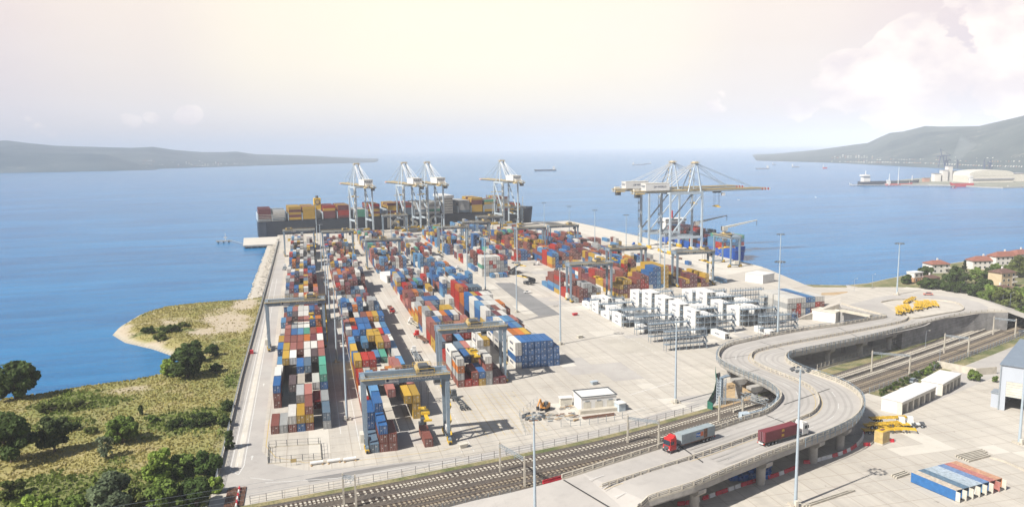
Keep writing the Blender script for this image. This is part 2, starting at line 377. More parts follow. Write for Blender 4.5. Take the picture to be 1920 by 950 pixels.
def _ballast(m, t, b, g, nz):
    c = mixc(t, rampn(t, nz(1.6, 5, 0.8), [(0.35, 0.0), (0.65, 1.0)]), (0.045, 0.038, 0.034), (0.15, 0.125, 0.105))
    c = mixc(t, mathn(t, 'MULTIPLY', rampn(t, nz(0.06, 5, 0.6, (1, 2, 1)), [(0.45, 0.0), (0.7, 1.0)]), 0.5), c, (0.17, 0.13, 0.085))
    link(t, c, b.inputs['Base Color']); b.inputs['Roughness'].default_value = 1.0; bump(t, b, nz(4, 3), 0.6, 0.1)
BALL = noisy_mat('ballast', _ballast)
def _verge(m, t, b, g, nz):
    c = mixc(t, rampn(t, nz(0.09, 6, 0.7), [(0.40, 0.0), (0.60, 1.0)]), (0.40, 0.33, 0.17), (0.12, 0.15, 0.045))
    c = mixc(t, rampn(t, nz(0.9, 5, 0.8), [(0.4, 0.0), (0.75, 0.6)]), c, (0.09, 0.10, 0.035))
    link(t, c, b.inputs['Base Color']); b.inputs['Roughness'].default_value = 1.0; bump(t, b, nz(1.5, 6), 1.0, 0.5)
VERGE = noisy_mat('dry_grass_verge', _verge)
def _soil(m, t, b, g, nz):
    c = mixc(t, rampn(t, nz(0.2, 6, 0.7), [(0.35, 0.0), (0.65, 1.0)]), (0.40, 0.27, 0.14), (0.55, 0.40, 0.23))
    link(t, c, b.inputs['Base Color']); b.inputs['Roughness'].default_value = 1.0; bump(t, b, nz(1.5, 6), 0.6, 0.3)
SOIL = noisy_mat('bare_soil', _soil)

# the yard and everything level behind it: one slab of ground with quay walls
gpts = [(-26.8, -200), (1500, -200), (1500, 620), (760, 560), (620, 520), (524, 492), (418, 460), (365, 431), (341, 421), (326, 414), (310, 412.6), (289, 423), (303, 488), (303, 600), (302, 700), (298, 800), (292, 890), (-30, 862), (-28.5, 800), (-27.5, 480), (-27.8, 312), (-26.8, 209)]
m = MB(); m.prism(gpts, -7, 0.0, YARD, CONCD); struct(m.build('ground'))

def sheet(name, pts, mt, z=0.004, px=False, h=0.0):
    P = [at(*p, h).xy for p in pts] if px else [Vector(p) for p in pts]
    m = MB(); n = len(P); k = 0; m.v = [(p.x, p.y, z) for p in P]
    for t in tessellate_polygon([[Vector((p.x, p.y, 0)) for p in P]]):
        a = [P[i] for i in t]; o = (a[1]-a[0]).cross(a[2]-a[0])
        m.f.append(tuple(t if o > 0 else t[::-1])); m.m.append(0); m.c.append(None)
    m.mats = [mt]; return struct(m.build(name))
# road along the fence and round the corner beside the railway
sheet('road', [(-24.6, 206), (-18, 200), (-6, 203.5), (20, 206), (38, 208), (38, 211.8), (10, 212), (-4, 214), (-12, 220), (-16, 232), (-16.3, 300), (-17.6, 480), (-18.5, 700), (-24.5, 700), (-25.2, 400), (-25.6, 300)], ASPH, 0.004)
sheet('road', [(-22.6, 222), (-20.9, 222), (-21.4, 420), (-23.0, 420)], PATCH, 0.008)
sheet('road', [(38, 206.4), (90, 218), (124, 233), (124, 237.5), (88, 222), (38, 210.6)], ASPH, 0.004)
sheet('stain', [(-3, 205.5), (6, 206.6), (20, 209.2), (30, 210.6), (24, 211.4), (8, 209.8), (-4, 208)], STAIN, 0.012)
sheet('pavement', [(28, 552), (42, 552), (42, 560), (28, 560)], PATCH, 0.006)
sheet('drain_strip', [(928, 530), (962, 530), (1052, 590), (1010, 592), (985, 575)], ASPHD, 0.006, px=True)
sheet('drain_strip', [(1016, 590), (1046, 590), (960, 605), (990, 598)], STAIN, 0.007, px=True)
sheet('quay_apron', [(262, 470), (302.6, 490), (302.4, 700), (291.5, 880), (262, 876)], PATCH, 0.004)
rp = random.Random(21); pm_ = MB()                  # repaired and worn slabs
for k in range(150):
    x = rp.choice([rp.uniform(-10, 236), rp.uniform(95, 236)]); y = rp.uniform(215, 480) if x < 130 else rp.uniform(240, 640); 
    if x > 128 and y < 300: x = rp.uniform(150, 250); y = rp.uniform(120, 200)
    x = round(x/6)*6+3; y = round(y/6)*6+3; w = 6*rp.choice([1, 1, 2]); h = 6*rp.choice([1, 1, 2, 4]); pm_.poly([(x, y, .002+k*2e-5), (x+w, y, .002+k*2e-5), (x+w, y+h, .002+k*2e-5), (x, y+h, .002+k*2e-5)], rp.choice([ASPH, PATCH, PATCH, WORN]))
struct(pm_.build('pavement'))
# painted lines
LINE = mat('road_paint', (0.74, 0.73, 0.70), 0.8, var=0.25, scale=1.2); LINEY = mat('yellow_road_paint', (0.62, 0.45, 0.16), 0.8, var=0.3, scale=1.2)
mk = MB(); my = MB()
def stripe(mb, pts, w=0.22, z=0.016, dash=None, mt=LINE):
    pts = [Vector((p[0], p[1], 0)) for p in pts]
    for a, b in zip(pts, pts[1:]):
        d = b-a; L = d.length; d.normalize(); n = Vector((-d.y, d.x, 0))*w/2
        segs = [(0, L)] if not dash else [(s, min(L, s+dash[0])) for s in np.arange(0, L, dash[0]+dash[1])]
        for s0, s1 in segs:
            p, q = a+d*s0, a+d*s1
            mb.poly([(p-n)+Vector((0, 0, z)), (q-n)+Vector((0, 0, z)), (q+n)+Vector((0, 0, z)), (p+n)+Vector((0, 0, z))], mt)
stripe(mk, [(-21.2, 216), (-23.6, 220), (-23.6, 330), (-24.3, 560)]); stripe(mk, [(-21.2, 216), (-20.2, 222), (-20.6, 330), (-21.6, 560)])
stripe(mk, [(-22.0, 222), (-22.6, 420)], dash=(3, 5))
stripe(mk, [(-14, 208.4), (4, 206.2), (20, 207.6), (44, 210)], 0.25); stripe(mk, [(-18, 213), (-12, 209.5)], .25)
stripe(mk, [(6, 203.2), (8.5, 201.2), (40, 204.4), (72, 211.5)], 0.2); stripe(mk, [(6, 203.2), (40, 208.6), (72, 215)], 0.2)
stripe(my, [(-15, 260), (-15, 236), (-12, 226), (-4, 219.5), (10, 217), (34, 217.5), (37, 219)], 0.2, mt=LINEY)
for x, y0, y1 in ((38.8, 214, 500), (42.2, 214, 500), (70.6, 280, 520), (6.5, 240, 700), (11.4, 225, 700), (100, 300, 520), (131, 320, 560), (136.6, 300, 560)):
    stripe(mk, [(x, y0), (x, y1)], 0.2, dash=(2.0, 1.2) if x > 30 else None)
for k in range(14): stripe(mk, [(44+k*0.0, 226+k*3.0), (68, 226+k*3.0)], 0.10, mt=LINEY)
for k in range(9): stripe(my, [(46+k*2.6, 224), (46+k*2.6, 266)], 0.10, mt=LINEY)
stripe(mk, [(96, 233), (104, 236)], .25); stripe(mk, [(104, 250), (130, 262)], .3); stripe(mk, [(108, 246), (118, 238)], .25)
for k in range(7): stripe(mk, [(112+k*4, 262+k*5), (116+k*4, 260+k*5)], .2)
for x in (274, 300): stripe(mk, [(x, 495), (x, 860)], 0.35, mt=ASPHD)
for (x, y) in ((-18.4, 226), (-18.6, 300)): 
    stripe(mk, [(x, y), (x, y+2.2)], .25); mk.poly([(x-.45, y+2.2, .016), (x+.45, y+2.2, .016), (x, y+3.4, .016)], LINE)
struct(mk.build('road_markings')); struct(my.build('road_markings'))

# ---------------------------------------------------------------- natural shore at the left
SH = [(-31.8, 494.8), (-43.8, 495.6), (-64.4, 494.1), (-83.6, 487.5), (-92, 471.7), (-96, 440.9), (-95.1, 424.3), (-85.8, 405.1), (-69.8, 385.9), (-56.9, 365.9), (-52.3, 349.3), (-59.9, 337.4), (-70.5, 331.4), (-86.4, 327.6), (-98.6, 322.4), (-111.5, 319), (-150, 308), (-220, 300), (-400, 290), (-400, 40), (-26, 40), (-26, 494.8)]
def sdf(X, Y, P):
    P = np.array(P); n = len(P); d = np.full(X.shape, 1e9); ins = np.zeros(X.shape, bool)
    for i in range(n):
        a = P[i]; b_ = P[(i+1) % n]; e = b_-a; wx = X-a[0]; wy = Y-a[1]
        t = np.clip((wx*e[0]+wy*e[1])/(e@e), 0, 1)
        d = np.minimum(d, np.hypot(wx-e[0]*t, wy-e[1]*t))
        c = ((a[1] > Y) != (b_[1] > Y)) & (X < (b_[0]-a[0])*(Y-a[1])/(b_[1]-a[1]+1e-12)+a[0]); ins ^= c
    return np.where(ins, d, -d)
def fnoise(X, Y, s, seed=0, octv=4):
    """cheap value noise"""
    out = np.zeros(X.shape); amp = 1.0; tot = 0
    for o in range(octv):
        r = np.random.default_rng(seed+o*17); T = r.random((257, 257))
        x = X/s*(2**o)+1000; y = Y/s*(2**o)+1000; xi = np.floor(x).astype(int); yi = np.floor(y).astype(int); fx = x-xi; fy = y-yi
        fx = fx*fx*(3-2*fx); fy = fy*fy*(3-2*fy); g = lambda i, j: T[i % 257, j % 257]
        out += amp*((g(xi, yi)*(1-fx)+g(xi+1, yi)*fx)*(1-fy)+(g(xi, yi+1)*(1-fx)+g(xi+1, yi+1)*fx)*fy); tot += amp; amp *= .55
    return out/tot
STEP = 1.5
xs = np.arange(-330, -25.9, STEP); ys = np.arange(90, 505, STEP); X, Y = np.meshgrid(xs, ys)
SD = sdf(X, Y, SH[:-2]+[(-26, 40), (-20, 40), (-20, 494.8)])
def terr_z(X, Y, D):
    up = np.clip(D/9.0, -1, 1); z = -3.0 + np.where(up > 0, 2.6*up**0.6, 4*up)
    z = z + np.clip((D-6)/60, 0, 1)*(0.3+1.1*(fnoise(X, Y, 45, 3)-.5)*2) + np.clip(D/12, 0, 1)*0.35*(fnoise(X, Y, 6, 9)-.5)
    k = np.clip((X+40)/12, 0, 1); return z*(1-k)+k*np.where(D > 0, -0.25, z)
Z = terr_z(X, Y, SD)
# vegetation cover by place: thickets (green), dry grass, bare sandy ground
GREENB = [(140, 757, 95, 20, .8), (100, 800, 130, 16, .5), (350, 795, 95, 26, .95), (425, 800, 28, 60, .7), (440, 700, 20, 70, .55), (190, 918, 150, 42, .85), (60, 930, 90, 40, .9), (330, 915, 90, 50, .95), (300, 622, 60, 9, .6), (360, 650, 30, 12, .6), (420, 640, 20, 18, .3), (330, 690, 50, 22, .5), (215, 800, 30, 18, .6), (385, 700, 40, 16, .45), (180, 760, 40, 10, .5)]
SANDB = [(430, 600, 45, 26, .9), (300, 612, 60, 20, .35), (225, 625, 25, 18, .9), (265, 648, 25, 7, .9), (455, 575, 30, 12, 1), (235, 735, 50, 9, .7), (250, 650, 50, 8, .9), (400, 625, 50, 20, .5), (400, 930, 12, 60, .9)]
gcov = np.zeros(X.shape); scov = np.zeros(X.shape)
for lst, cov in ((GREENB, gcov), (SANDB, scov)):
    for (px, py, rx, ry, s) in lst:
        c = at(px, py, -1); ex = abs(at(px+rx, py, -1).x-c.x); ey = (at(px, py-ry, -1)-at(px, py+ry, -1)).length/2
        u = (at(px, py-ry, -1)-c).normalized(); dx = X-c.x; dy = Y-c.y
        al = dx*u.x+dy*u.y; ac = dx*u.y-dy*u.x
        np.maximum(cov, s*np.clip(1.45-np.hypot(ac/ex, al/ey), 0, 1), out=cov)
n1 = fnoise(X, Y, 14, 21, 5); n2 = fnoise(X, Y, 4, 31, 4); n3 = fnoise(X, Y, 30, 41)
gmask = np.clip((gcov*0.9 + (n1-.5)*1.5 + (n2-.5)*.7 - 0.36)*3.2, 0, 1)
smask = np.clip((scov*0.9 + (n1-.5)*1.2 - 0.25)*3, 0, 1)*(1-gmask*.6)
shore = np.clip(1-SD/3.0, 0, 1)
def lerp(a, b_, t): return a*(1-t[..., None]) + np.array(b_)*t[..., None]
col = np.ones(X.shape+(3,))*np.array((0.43, 0.375, 0.13))
col = lerp(col, (0.29, 0.30, 0.085), np.clip((n3-.42)*4, 0, 1)); col = lerp(col, (0.52, 0.42, 0.22), np.clip((n2-.5)*3, 0, .8))
col = lerp(col, (0.60, 0.50, 0.37), smask); col = lerp(col, (0.15, 0.19, 0.04), gmask*.85)
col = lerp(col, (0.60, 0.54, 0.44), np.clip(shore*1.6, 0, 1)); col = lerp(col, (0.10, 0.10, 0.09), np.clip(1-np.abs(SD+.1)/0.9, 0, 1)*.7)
kk = np.clip((X+31.5)/2.5, 0, 1)*(Y > 30); col = lerp(col, (0.30, 0.28, 0.14), kk*.5)
def grid_obj(name, X, Y, Z, col, m):
    h, w = X.shape; me = bpy.data.meshes.new(name)
    v = np.stack([X, Y, Z], -1).reshape(-1, 3)
    i = np.arange((h-1)*(w-1)); a = (i//(w-1))*w+i % (w-1)
    f = np.stack([a, a+1, a+w+1, a+w], -1)
    me.vertices.add(len(v)); me.vertices.foreach_set('co', v.astype(np.float32).ravel())
    me.loops.add(f.size); me.loops.foreach_set('vertex_index', f.astype(np.int32).ravel())
    me.polygons.add(len(f)); me.polygons.foreach_set('loop_start', np.arange(0, f.size, 4, dtype=np.int32)); me.polygons.foreach_set('loop_total', np.full(len(f), 4, dtype=np.int32))
    me.update(calc_edges=True); me.materials.append(m)
    if col is not None:
        a_ = me.attributes.new('col', 'FLOAT_COLOR', 'POINT'); a_.data.foreach_set('color', np.concatenate([col.reshape(-1, 3), np.ones((len(v), 1))], 1).astype(np.float32).ravel())
    me.polygons.foreach_set('use_smooth', [True]*len(f))
    o = bpy.data.objects.new(name, me); COL.objects.link(o); return o
def _terr(m, t, b, g, nz):
    a = N(t, 'ShaderNodeAttribute', attribute_name='col')
    c = mixc(t, mathn(t, 'MULTIPLY', rampn(t, nz(0.9, 6, 0.8), [(0.42, 0.0), (0.7, 1.0)]), 0.5), a.outputs['Color'], (0.13, 0.11, 0.05))
    c = mixc(t, mathn(t, 'MULTIPLY', rampn(t, nz(0.5, 6, 0.8, (1, 1.8, 1)), [(0.5, 0.0), (0.7, 1.0)]), 0.4), c, (0.50, 0.43, 0.22))
    link(t, c, b.inputs['Base Color']); b.inputs['Roughness'].default_value = 1; bump(t, b, nz(1.2, 6, .75), 0.9, 0.5)
TERR = noisy_mat('scrub_ground', _terr)
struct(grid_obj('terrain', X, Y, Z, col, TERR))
def ground_z(x, y):
    X_ = np.array([[float(x)]]); Y_ = np.array([[float(y)]]); D_ = sdf(X_, Y_, SH[:-2]+[(-26, 40), (-20, 40), (-20, 494.8)]); return float(terr_z(X_, Y_, D_)[0, 0])

# rock revetment outside the perimeter fence, up to the jetty
m = MB(); rr = random.Random(4)
y = 496.0
ROCK = mat('revetment_rock', (0.60, 0.55, 0.47), 0.95, var=0.3, scale=0.6)
m.prism([(-27.6, 494), (-27.6, 826), (-37, 826), (-35, 494)][::-1], -7, -1.2, ROCK); 
struct(m.build('revetment'))
m = MB()
for k in range(1500):
    y = rr.uniform(495, 826); q = rr.random(); x = -27.9-q*9; z = -0.1-q*2.9; s = rr.uniform(.5, 1.25)
    pts = []
    for dz in (-1, 1):
        for (dx, dy) in ((-1, -1), (1, -1), (1, 1), (-1, 1)):
            pts.append((x+dx*s*rr.uniform(.5, 1), y+dy*s*rr.uniform(.6, 1.3), z+dz*s*rr.uniform(.3, .7)))
    m.hexa(pts, ROCK)
stuff(m.build('rubble_rocks'), 'pale rock rubble lining the waterside edge outside the left fence', 'rocks')

# grass tufts
def tufts(name, pts, cols, h0, h1, label, cat, seed=3):
    r = np.random.default_rng(seed); n = len(pts); P = np.array(pts); ang = r.uniform(0, PI, n); hh = r.uniform(h0, h1, n); ww = hh*r.uniform(.5, 1.0, n)
    dx = np.cos(ang)*ww; dy = np.sin(ang)*ww; lean = r.normal(0, .25, (n, 2))*hh[:, None]
    a = P + np.stack([-dx, -dy, -0.1*np.ones(n)], -1); b_ = P + np.stack([dx, dy, -0.1*np.ones(n)], -1)
    c = P + np.stack([dx*.6+lean[:, 0], dy*.6+lean[:, 1], hh], -1); d = P + np.stack([-dx*.6+lean[:, 0], -dy*.6+lean[:, 1], hh*r.uniform(.7, 1, n)], -1)
    v = np.stack([a, b_, c, d], 1).reshape(-1, 3); return fast_quads(name, v, np.array(cols), label, cat)
def fast_quads(name, v, fc, label=None, cat=None, m=None, parent=None):
    n = len(v)//4; me = bpy.data.meshes.new(name); me.vertices.add(n*4); me.vertices.foreach_set('co', v.astype(np.float32).ravel())
    me.loops.add(n*4); me.loops.foreach_set('vertex_index', np.arange(n*4, dtype=np.int32)); me.polygons.add(n)
    me.polygons.foreach_set('loop_start', np.arange(0, n*4, 4, dtype=np.int32)); me.polygons.foreach_set('loop_total', np.full(n, 4, dtype=np.int32))
    me.update(calc_edges=True); me.materials.append(m or LEAF)
    a_ = me.attributes.new('col', 'FLOAT_COLOR', 'FACE'); a_.data.foreach_set('color', np.concatenate([fc, np.ones((n, 1))], 1).astype(np.float32).ravel())
    o = bpy.data.objects.new(name, me); COL.objects.link(o)
    if parent: o.parent = parent
    if label: stuff(o, label, cat)
    return o
LEAF = bpy.data.materials.new('leaves'); LEAF.use_nodes = True; _t = LEAF.node_tree; _b = _t.nodes['Principled BSDF']; _a = N(_t, 'ShaderNodeAttribute', attribute_name='col')
link(_t, _a.outputs['Color'], _b.inputs['Base Color']); _b.inputs['Roughness'].default_value = 0.75; _b.inputs['Specular IOR Level'].default_value = 0.2
_tr = N(_t, 'ShaderNodeBsdfTranslucent'); link(_t, _a.outputs['Color'], _tr.inputs[0]); _ms = N(_t, 'ShaderNodeMixShader'); _ms.inputs[0].default_value = 0.3
link(_t, _b.outputs[0], _ms.inputs[1]); link(_t, _tr.outputs[0], _ms.inputs[2]); link(_t, _ms.outputs[0], _t.nodes['Material Output'].inputs[0])
n = 90000; tx = RNG.uniform(-190, -28, n); ty = RNG.uniform(150, 494, n)
ix = ((tx-xs[0])/STEP).astype(int); iy = ((ty-ys[0])/STEP).astype(int)
d = SD[iy, ix]; gm = gmask[iy, ix]; sm = smask[iy, ix]
keep = (d > 2.5) & (RNG.random(n) > sm*.95) ; tx, ty, ix, iy, gm = tx[keep], ty[keep], ix[keep], iy[keep], gm[keep]
tz = Z[iy, ix]; base = col[iy, ix]*RNG.uniform(.7, 1.25, (len(tx), 1))
dry = np.array((0.43, 0.375, 0.13)); grn = np.array((0.16, 0.22, 0.045))
fc = np.where(RNG.random((len(tx), 1)) < gm[:, None], grn*RNG.uniform(.6, 1.5, (len(tx), 1)), dry*RNG.uniform(.6, 1.25, (len(tx), 1)))
fc = base*.4+fc*.6
big = gm > .6
tufts('dry_grass', np.stack([tx, ty, tz], -1)[~big], fc[~big], .25, .6, 'tall dry straw coloured grass covering the open ground by the bay', 'grass')
tufts('scrub', np.stack([tx, ty, tz], -1)[big], fc[big], .35, .85, 'low green bramble thickets spreading over the dry grass', 'scrub')

# ---------------------------------------------------------------- far shores
def _hill(m, t, b, g, nz):
    c = mixc(t, rampn(t, nz(0.0035, 8, 0.65), [(0.35, 0.0), (0.65, 1.0)]), (0.02, 0.045, 0.055), (0.085, 0.11, 0.11))
    c = mixc(t, rampn(t, nz(0.012, 8, 0.75), [(0.58, 0.0), (0.72, 0.55)]), c, (0.40, 0.36, 0.30))
    link(t, c, b.inputs['Base Color']); b.inputs['Roughness'].default_value = 1
HILL = noisy_mat('wooded_hill', _hill)
HILLS = []
def hills(sky, shore, depth, seed, rows=26, amp=18):
    pxs = np.arange(sky[0][0], sky[-1][0]+1, 5.0); st = np.interp(pxs, [p[0] for p in sky], [p[1] for p in sky]); sb = np.interp(pxs, [p[0] for p in shore], [p[1] for p in shore])
    X = np.zeros((rows, len(pxs))); Y = X.copy(); Z = X.copy()
    for i, (px, s, b_) in enumerate(zip(pxs, st, sb)):
        B = at(px, b_, -3.2); u = Vector((B.x, B.y, 0)).normalized(); D = Vector((B.x, B.y)).length
        Dr = D*depth
        # height that meets the skyline at the ridge
        lo, hi = -3, 900
        for _ in range(30):
            mid = (lo+hi)/2
            if proj((u.x*Dr, u.y*Dr, mid))[1] > s: lo = mid
            else: hi = mid
        for k in range(rows):
            t = k/(rows-1); q = t*1.3
            X[k, i] = u.x*(D+(Dr-D)*q); Y[k, i] = u.y*(D+(Dr-D)*q)
            prof = min(1, q)**0.85 if q <= 1 else 1-(q-1)*2.2
            Z[k, i] = -3.2+(lo+3.2)*prof
    nn = (fnoise(X, Y, 900, seed, 5)-.5); t = np.linspace(0, 1, rows)[:, None]*1.3
    nn = nn + (fnoise(X, Y, 260, seed+3, 5)-.5)*.45
    Z += nn*amp*6*np.clip(t*2.5, 0, 1)*np.clip((1.0-t)*3, 0.0, 1)*np.clip((Z+3)/120, 0, 1)
    Z[0] = -8; HILLS.append((pxs, X.copy(), Y.copy(), Z.copy()))
    return struct(grid_obj('hills', X, Y, Z, None, HILL))
hills([(-400, 255), (-150, 262), (0, 264), (20, 263), (60, 268), (110, 273), (180, 275), (250, 277), (290, 275), (330, 281), (380, 285), (420, 285), (445, 284), (480, 289), (560, 291), (640, 295), (720, 299), (800, 301.6), (880, 301.2)],
      [(-400, 330), (0, 324), (120, 321), (240, 319), (480, 311), (720, 304.5), (880, 301.2)], 1.38, 5)
hills([(-400, 275), (0, 284), (100, 286), (200, 289), (260, 306), (300, 317)], [(-400, 331), (0, 325), (200, 321), (300, 319)], 1.13, 8, rows=14, amp=8)
hills([(1270, 300.2), (1320, 298.5), (1380, 294), (1450, 288.5), (1530, 281), (1600, 271), (1625, 268), (1645, 258), (1665, 249), (1690, 246), (1730, 236), (1760, 237), (1830, 236), (1880, 224), (1920, 214), (2000, 198), (2150, 190), (2400, 200)],
      [(1270, 300), (1380, 301.5), (1450, 303), (1560, 306), (1660, 311), (1800, 318), (1920, 325), (2400, 360)], 1.5, 12, amp=10)
# haze: the air over the bay
hz = MB(); hz.box(-30600, 30600, -3300, 30600, -9, 330); ho = hz.build('haze'); ho['kind'] = 'stuff'; ho['label'] = 'pale summer haze over the bay'; ho['category'] = 'haze'
hm = bpy.data.materials.new('haze_air'); hm.use_nodes = True; t = hm.node_tree; t.nodes.clear()
pv = N(t, 'ShaderNodeVolumePrincipled'); pv.inputs['Color'].default_value = (0.74, 0.775, 0.83, 1); pv.inputs['Density'].default_value = HAZE = 1.2e-4
pv.inputs['Anisotropy'].default_value = -0.35
for a_ in ('Density Attribute', 'Color Attribute', 'Temperature Attribute'): pv.inputs[a_].default_value = ''
ou = N(t, 'ShaderNodeOutputMaterial'); link(t, pv.outputs[0], ou.inputs['Volume']); ho.data.materials.clear(); ho.data.materials.append(hm)
# ================================================================ RAILWAY
def catmull(pts, step=4.0):
    P = [Vector(p) for p in pts]; P = [P[0]*2-P[1]]+P+[P[-1]*2-P[-2]]; out = []
    for i in range(1, len(P)-2):
        a, b, c, d = P[i-1:i+3]; n = max(2, int((c-b).length/step))
        for k in range(n):
            t = k/n; out.append(0.5*((2*b)+(c-a)*t+(2*a-5*b+4*c-d)*t*t+(3*b-3*c+d-a)*t**3))
    out.append(P[-2]); return out
def offset(pts, d):
    o = []
    for i, p in enumerate(pts):
        a = pts[max(0, i-1)]; b = pts[min(len(pts)-1, i+1)]; t = (b-a); t.z = 0; t.normalize()
        q = p + Vector((-t.y, t.x, 0))*d; o.append(q)
    return o
RC = catmull([(-70, 177, 0), (5.6, 188, 0), (37, 194, 0), (83, 204, 0), (132, 221, 0), (180, 239.5, 0), (230, 260.5, 0), (280, 282.5, 0), (325, 303, 0), (430, 348, 0), (560, 400, 0)], 3.0)
def ribbon(mb, L, Rr, m, z=None):
    for i in range(len(L)-1):
        q = [Rr[i], Rr[i+1], L[i+1], L[i]]
        if z is not None: q = [(p.x, p.y, z) for p in q]
        mb.poly(q, m)
m = MB(); ribbon(m, offset(RC, 9.2), offset(RC, -11.0), BALL, 0.012); struct(m.build('rail_bed'))
m = MB()
ribbon(m, offset(RC, 11.2), offset(RC, 9.0), VERGE, 0.02); struct(m.build('verge'))
far = [p for p in RC if p.x > 176]
m = MB(); ribbon(m, offset(far, 15.0), offset(far, 9.4), VERGE, 0.024); ribbon(m, offset(far, -11.5), offset(far, -16.5), VERGE, 0.024)
struct(m.build('verge'))
m = MB()
for (o_) in (5.6, 0.0, -4.9, -8.9):
    ribbon(m, offset(RC, o_+1.7), offset(RC, o_-1.7), BALL, 0.16)
    for s in (1.7, -1.7):
        A = offset(RC, o_+s); B = offset(RC, o_+s*1.45)
        for i in range(len(A)-1):
            q = [(A[i].x, A[i].y, .16), (A[i+1].x, A[i+1].y, .16), (B[i+1].x, B[i+1].y, .014), (B[i].x, B[i].y, .014)]
            m.poly(q if s < 0 else q[::-1], BALL)
struct(m.build('rail_ballast'))
SLEEP = mat('concrete_sleeper', (0.62, 0.57, 0.48), 0.9, var=0.25, scale=1.0); SLEEPD = mat('old_sleeper', (0.36, 0.30, 0.22), 0.9, var=0.3, scale=1.0); RAILM = mat('rail_steel', (0.22, 0.16, 0.13), 0.5, 0.4, var=0.3)
fineRC = catmull([(-70, 177, 0), (5.6, 188, 0), (37, 194, 0), (83, 204, 0), (132, 221, 0), (180, 239.5, 0), (230, 260.5, 0), (280, 282.5, 0), (325, 303, 0), (430, 348, 0)], 1.25)
for nm, o_, sm in (('farthest of the four, nearest the container yard', 5.6, SLEEP), ('second from the container yard with pale sleepers', 0.0, SLEEP), ('third from the container yard with brownish sleepers', -4.9, SLEEPD), ('nearest the curving road viaduct', -8.9, SLEEPD)):
    r = empty('railway_track', offset(fineRC, o_)[60], 0, 'straight railway track, '+nm, 'railway track', 'railway tracks between the yard and the viaduct')
    base = Vector(r.location); m = MB(); C0 = offset(fineRC, o_)
    for i in range(len(C0)-1):
        p = C0[i]-base; q = C0[i+1]-base; t = (q-p).normalized(); n_ = Vector((-t.y, t.x, 0))
        m.beam(p-n_*1.3+Vector((0, 0, .24)), p+n_*1.3+Vector((0, 0, .24)), .52, .2, sm)
    m.build('sleepers', parent=r)
    for s in (.75, -.75):
        m = MB(); L = offset(C0, s)
        for i in range(0, len(L)-2, 2): m.beam(L[i]-base+Vector((0, 0, .42)), L[min(i+2, len(L)-1)]-base+Vector((0, 0, .42)), .12, .16, RAILM)
        m.build('rail', parent=r)
# pale cable trough beside the second track, seen beyond the viaduct
r = [p for p in RC if p.x > 128]
m = MB()
A = offset(r, 3.0)
for i in range(len(A)-1): m.beam(A[i]+Vector((0, 0, .45)), A[i+1]+Vector((0, 0, .45)), .5, .7, CONCL)
tag(m.build('cable_trough'), 'long pale concrete cable trough running between the far railway tracks', 'cable trough')

def fence_line(pts, h, label, cat='fence', post=GALV, step=4.0, wires=3, kerb=None, group=None, t=.07):
    pts = [Vector(p) for p in pts]; base = pts[0].copy(); f = empty('fence', base, 0, label, cat, group)
    pm = MB(); wm = MB(); km = MB(); carry = 0
    for a, b in zip(pts, pts[1:]):
        L = (b-a).length; d = (b-a).normalized(); s = carry
        while s < L:
            p = a+d*s-base; pm.beam(p, p+Vector((0, 0, h)), t*1.6, t*1.6, post); s += step
        carry = s-L
        for k in range(wires):
            z = h*(k+1)/wires-.05; wm.beam(a-base+Vector((0, 0, z)), b-base+Vector((0, 0, z)), t*.55, t*.55, post)
        if kerb: km.beam(a-base+Vector((0, 0, kerb/2)), b-base+Vector((0, 0, kerb/2)), .3, kerb, CONCL)
    wm.v, k0 = wm.v, len(wm.v)
    wm.f += [tuple(i+k0 for i in q) for q in pm.f]; wm.v += pm.v; wm.m += pm.m; wm.c += pm.c; wm.build('mesh_panel', parent=f)
    if kerb: km.build('kerb', parent=f)
    return f
fence_line([(-26.2, 205, 0), (-26.6, 260, 0), (-27.2, 312, 0), (-27.0, 480, 0), (-27.0, 640, 0), (-27.2, 800, 0)], 2.4, 'long grey perimeter fence on a concrete kerb between shore and yard road', post=GALV, kerb=.9, step=3.5, wires=6, t=.11)
fence_line([(p.x, p.y, 0) for p in offset(RC, 11.6) if -20 < p.x < 122], 2.1, 'thin post fence between the yard road and the railway', post=CONCD, step=3.8, wires=3, t=.09)
fence_line([(p.x, p.y, 0) for p in offset(far, 15.4) if p.x > 180], 2.4, 'pale post fence along the grass below the viaduct retaining wall', post=CONCL, step=2.6, wires=3, kerb=.8, t=.1)
fence_line([(p.x, p.y, 0) for p in offset(far, -12.2) if p.x > 170], 2.3, 'grey panel fence between the railway and the south service road', post=GALV, step=3.0, wires=6, t=.1)
fence_line([(p.x, p.y, 0) for p in offset(RC, -12.0) if -25 < p.x < 48], 1.6, 'grey fence along the railway side of the viaduct approach', post=GALV, step=3.0, wires=5, t=.08)

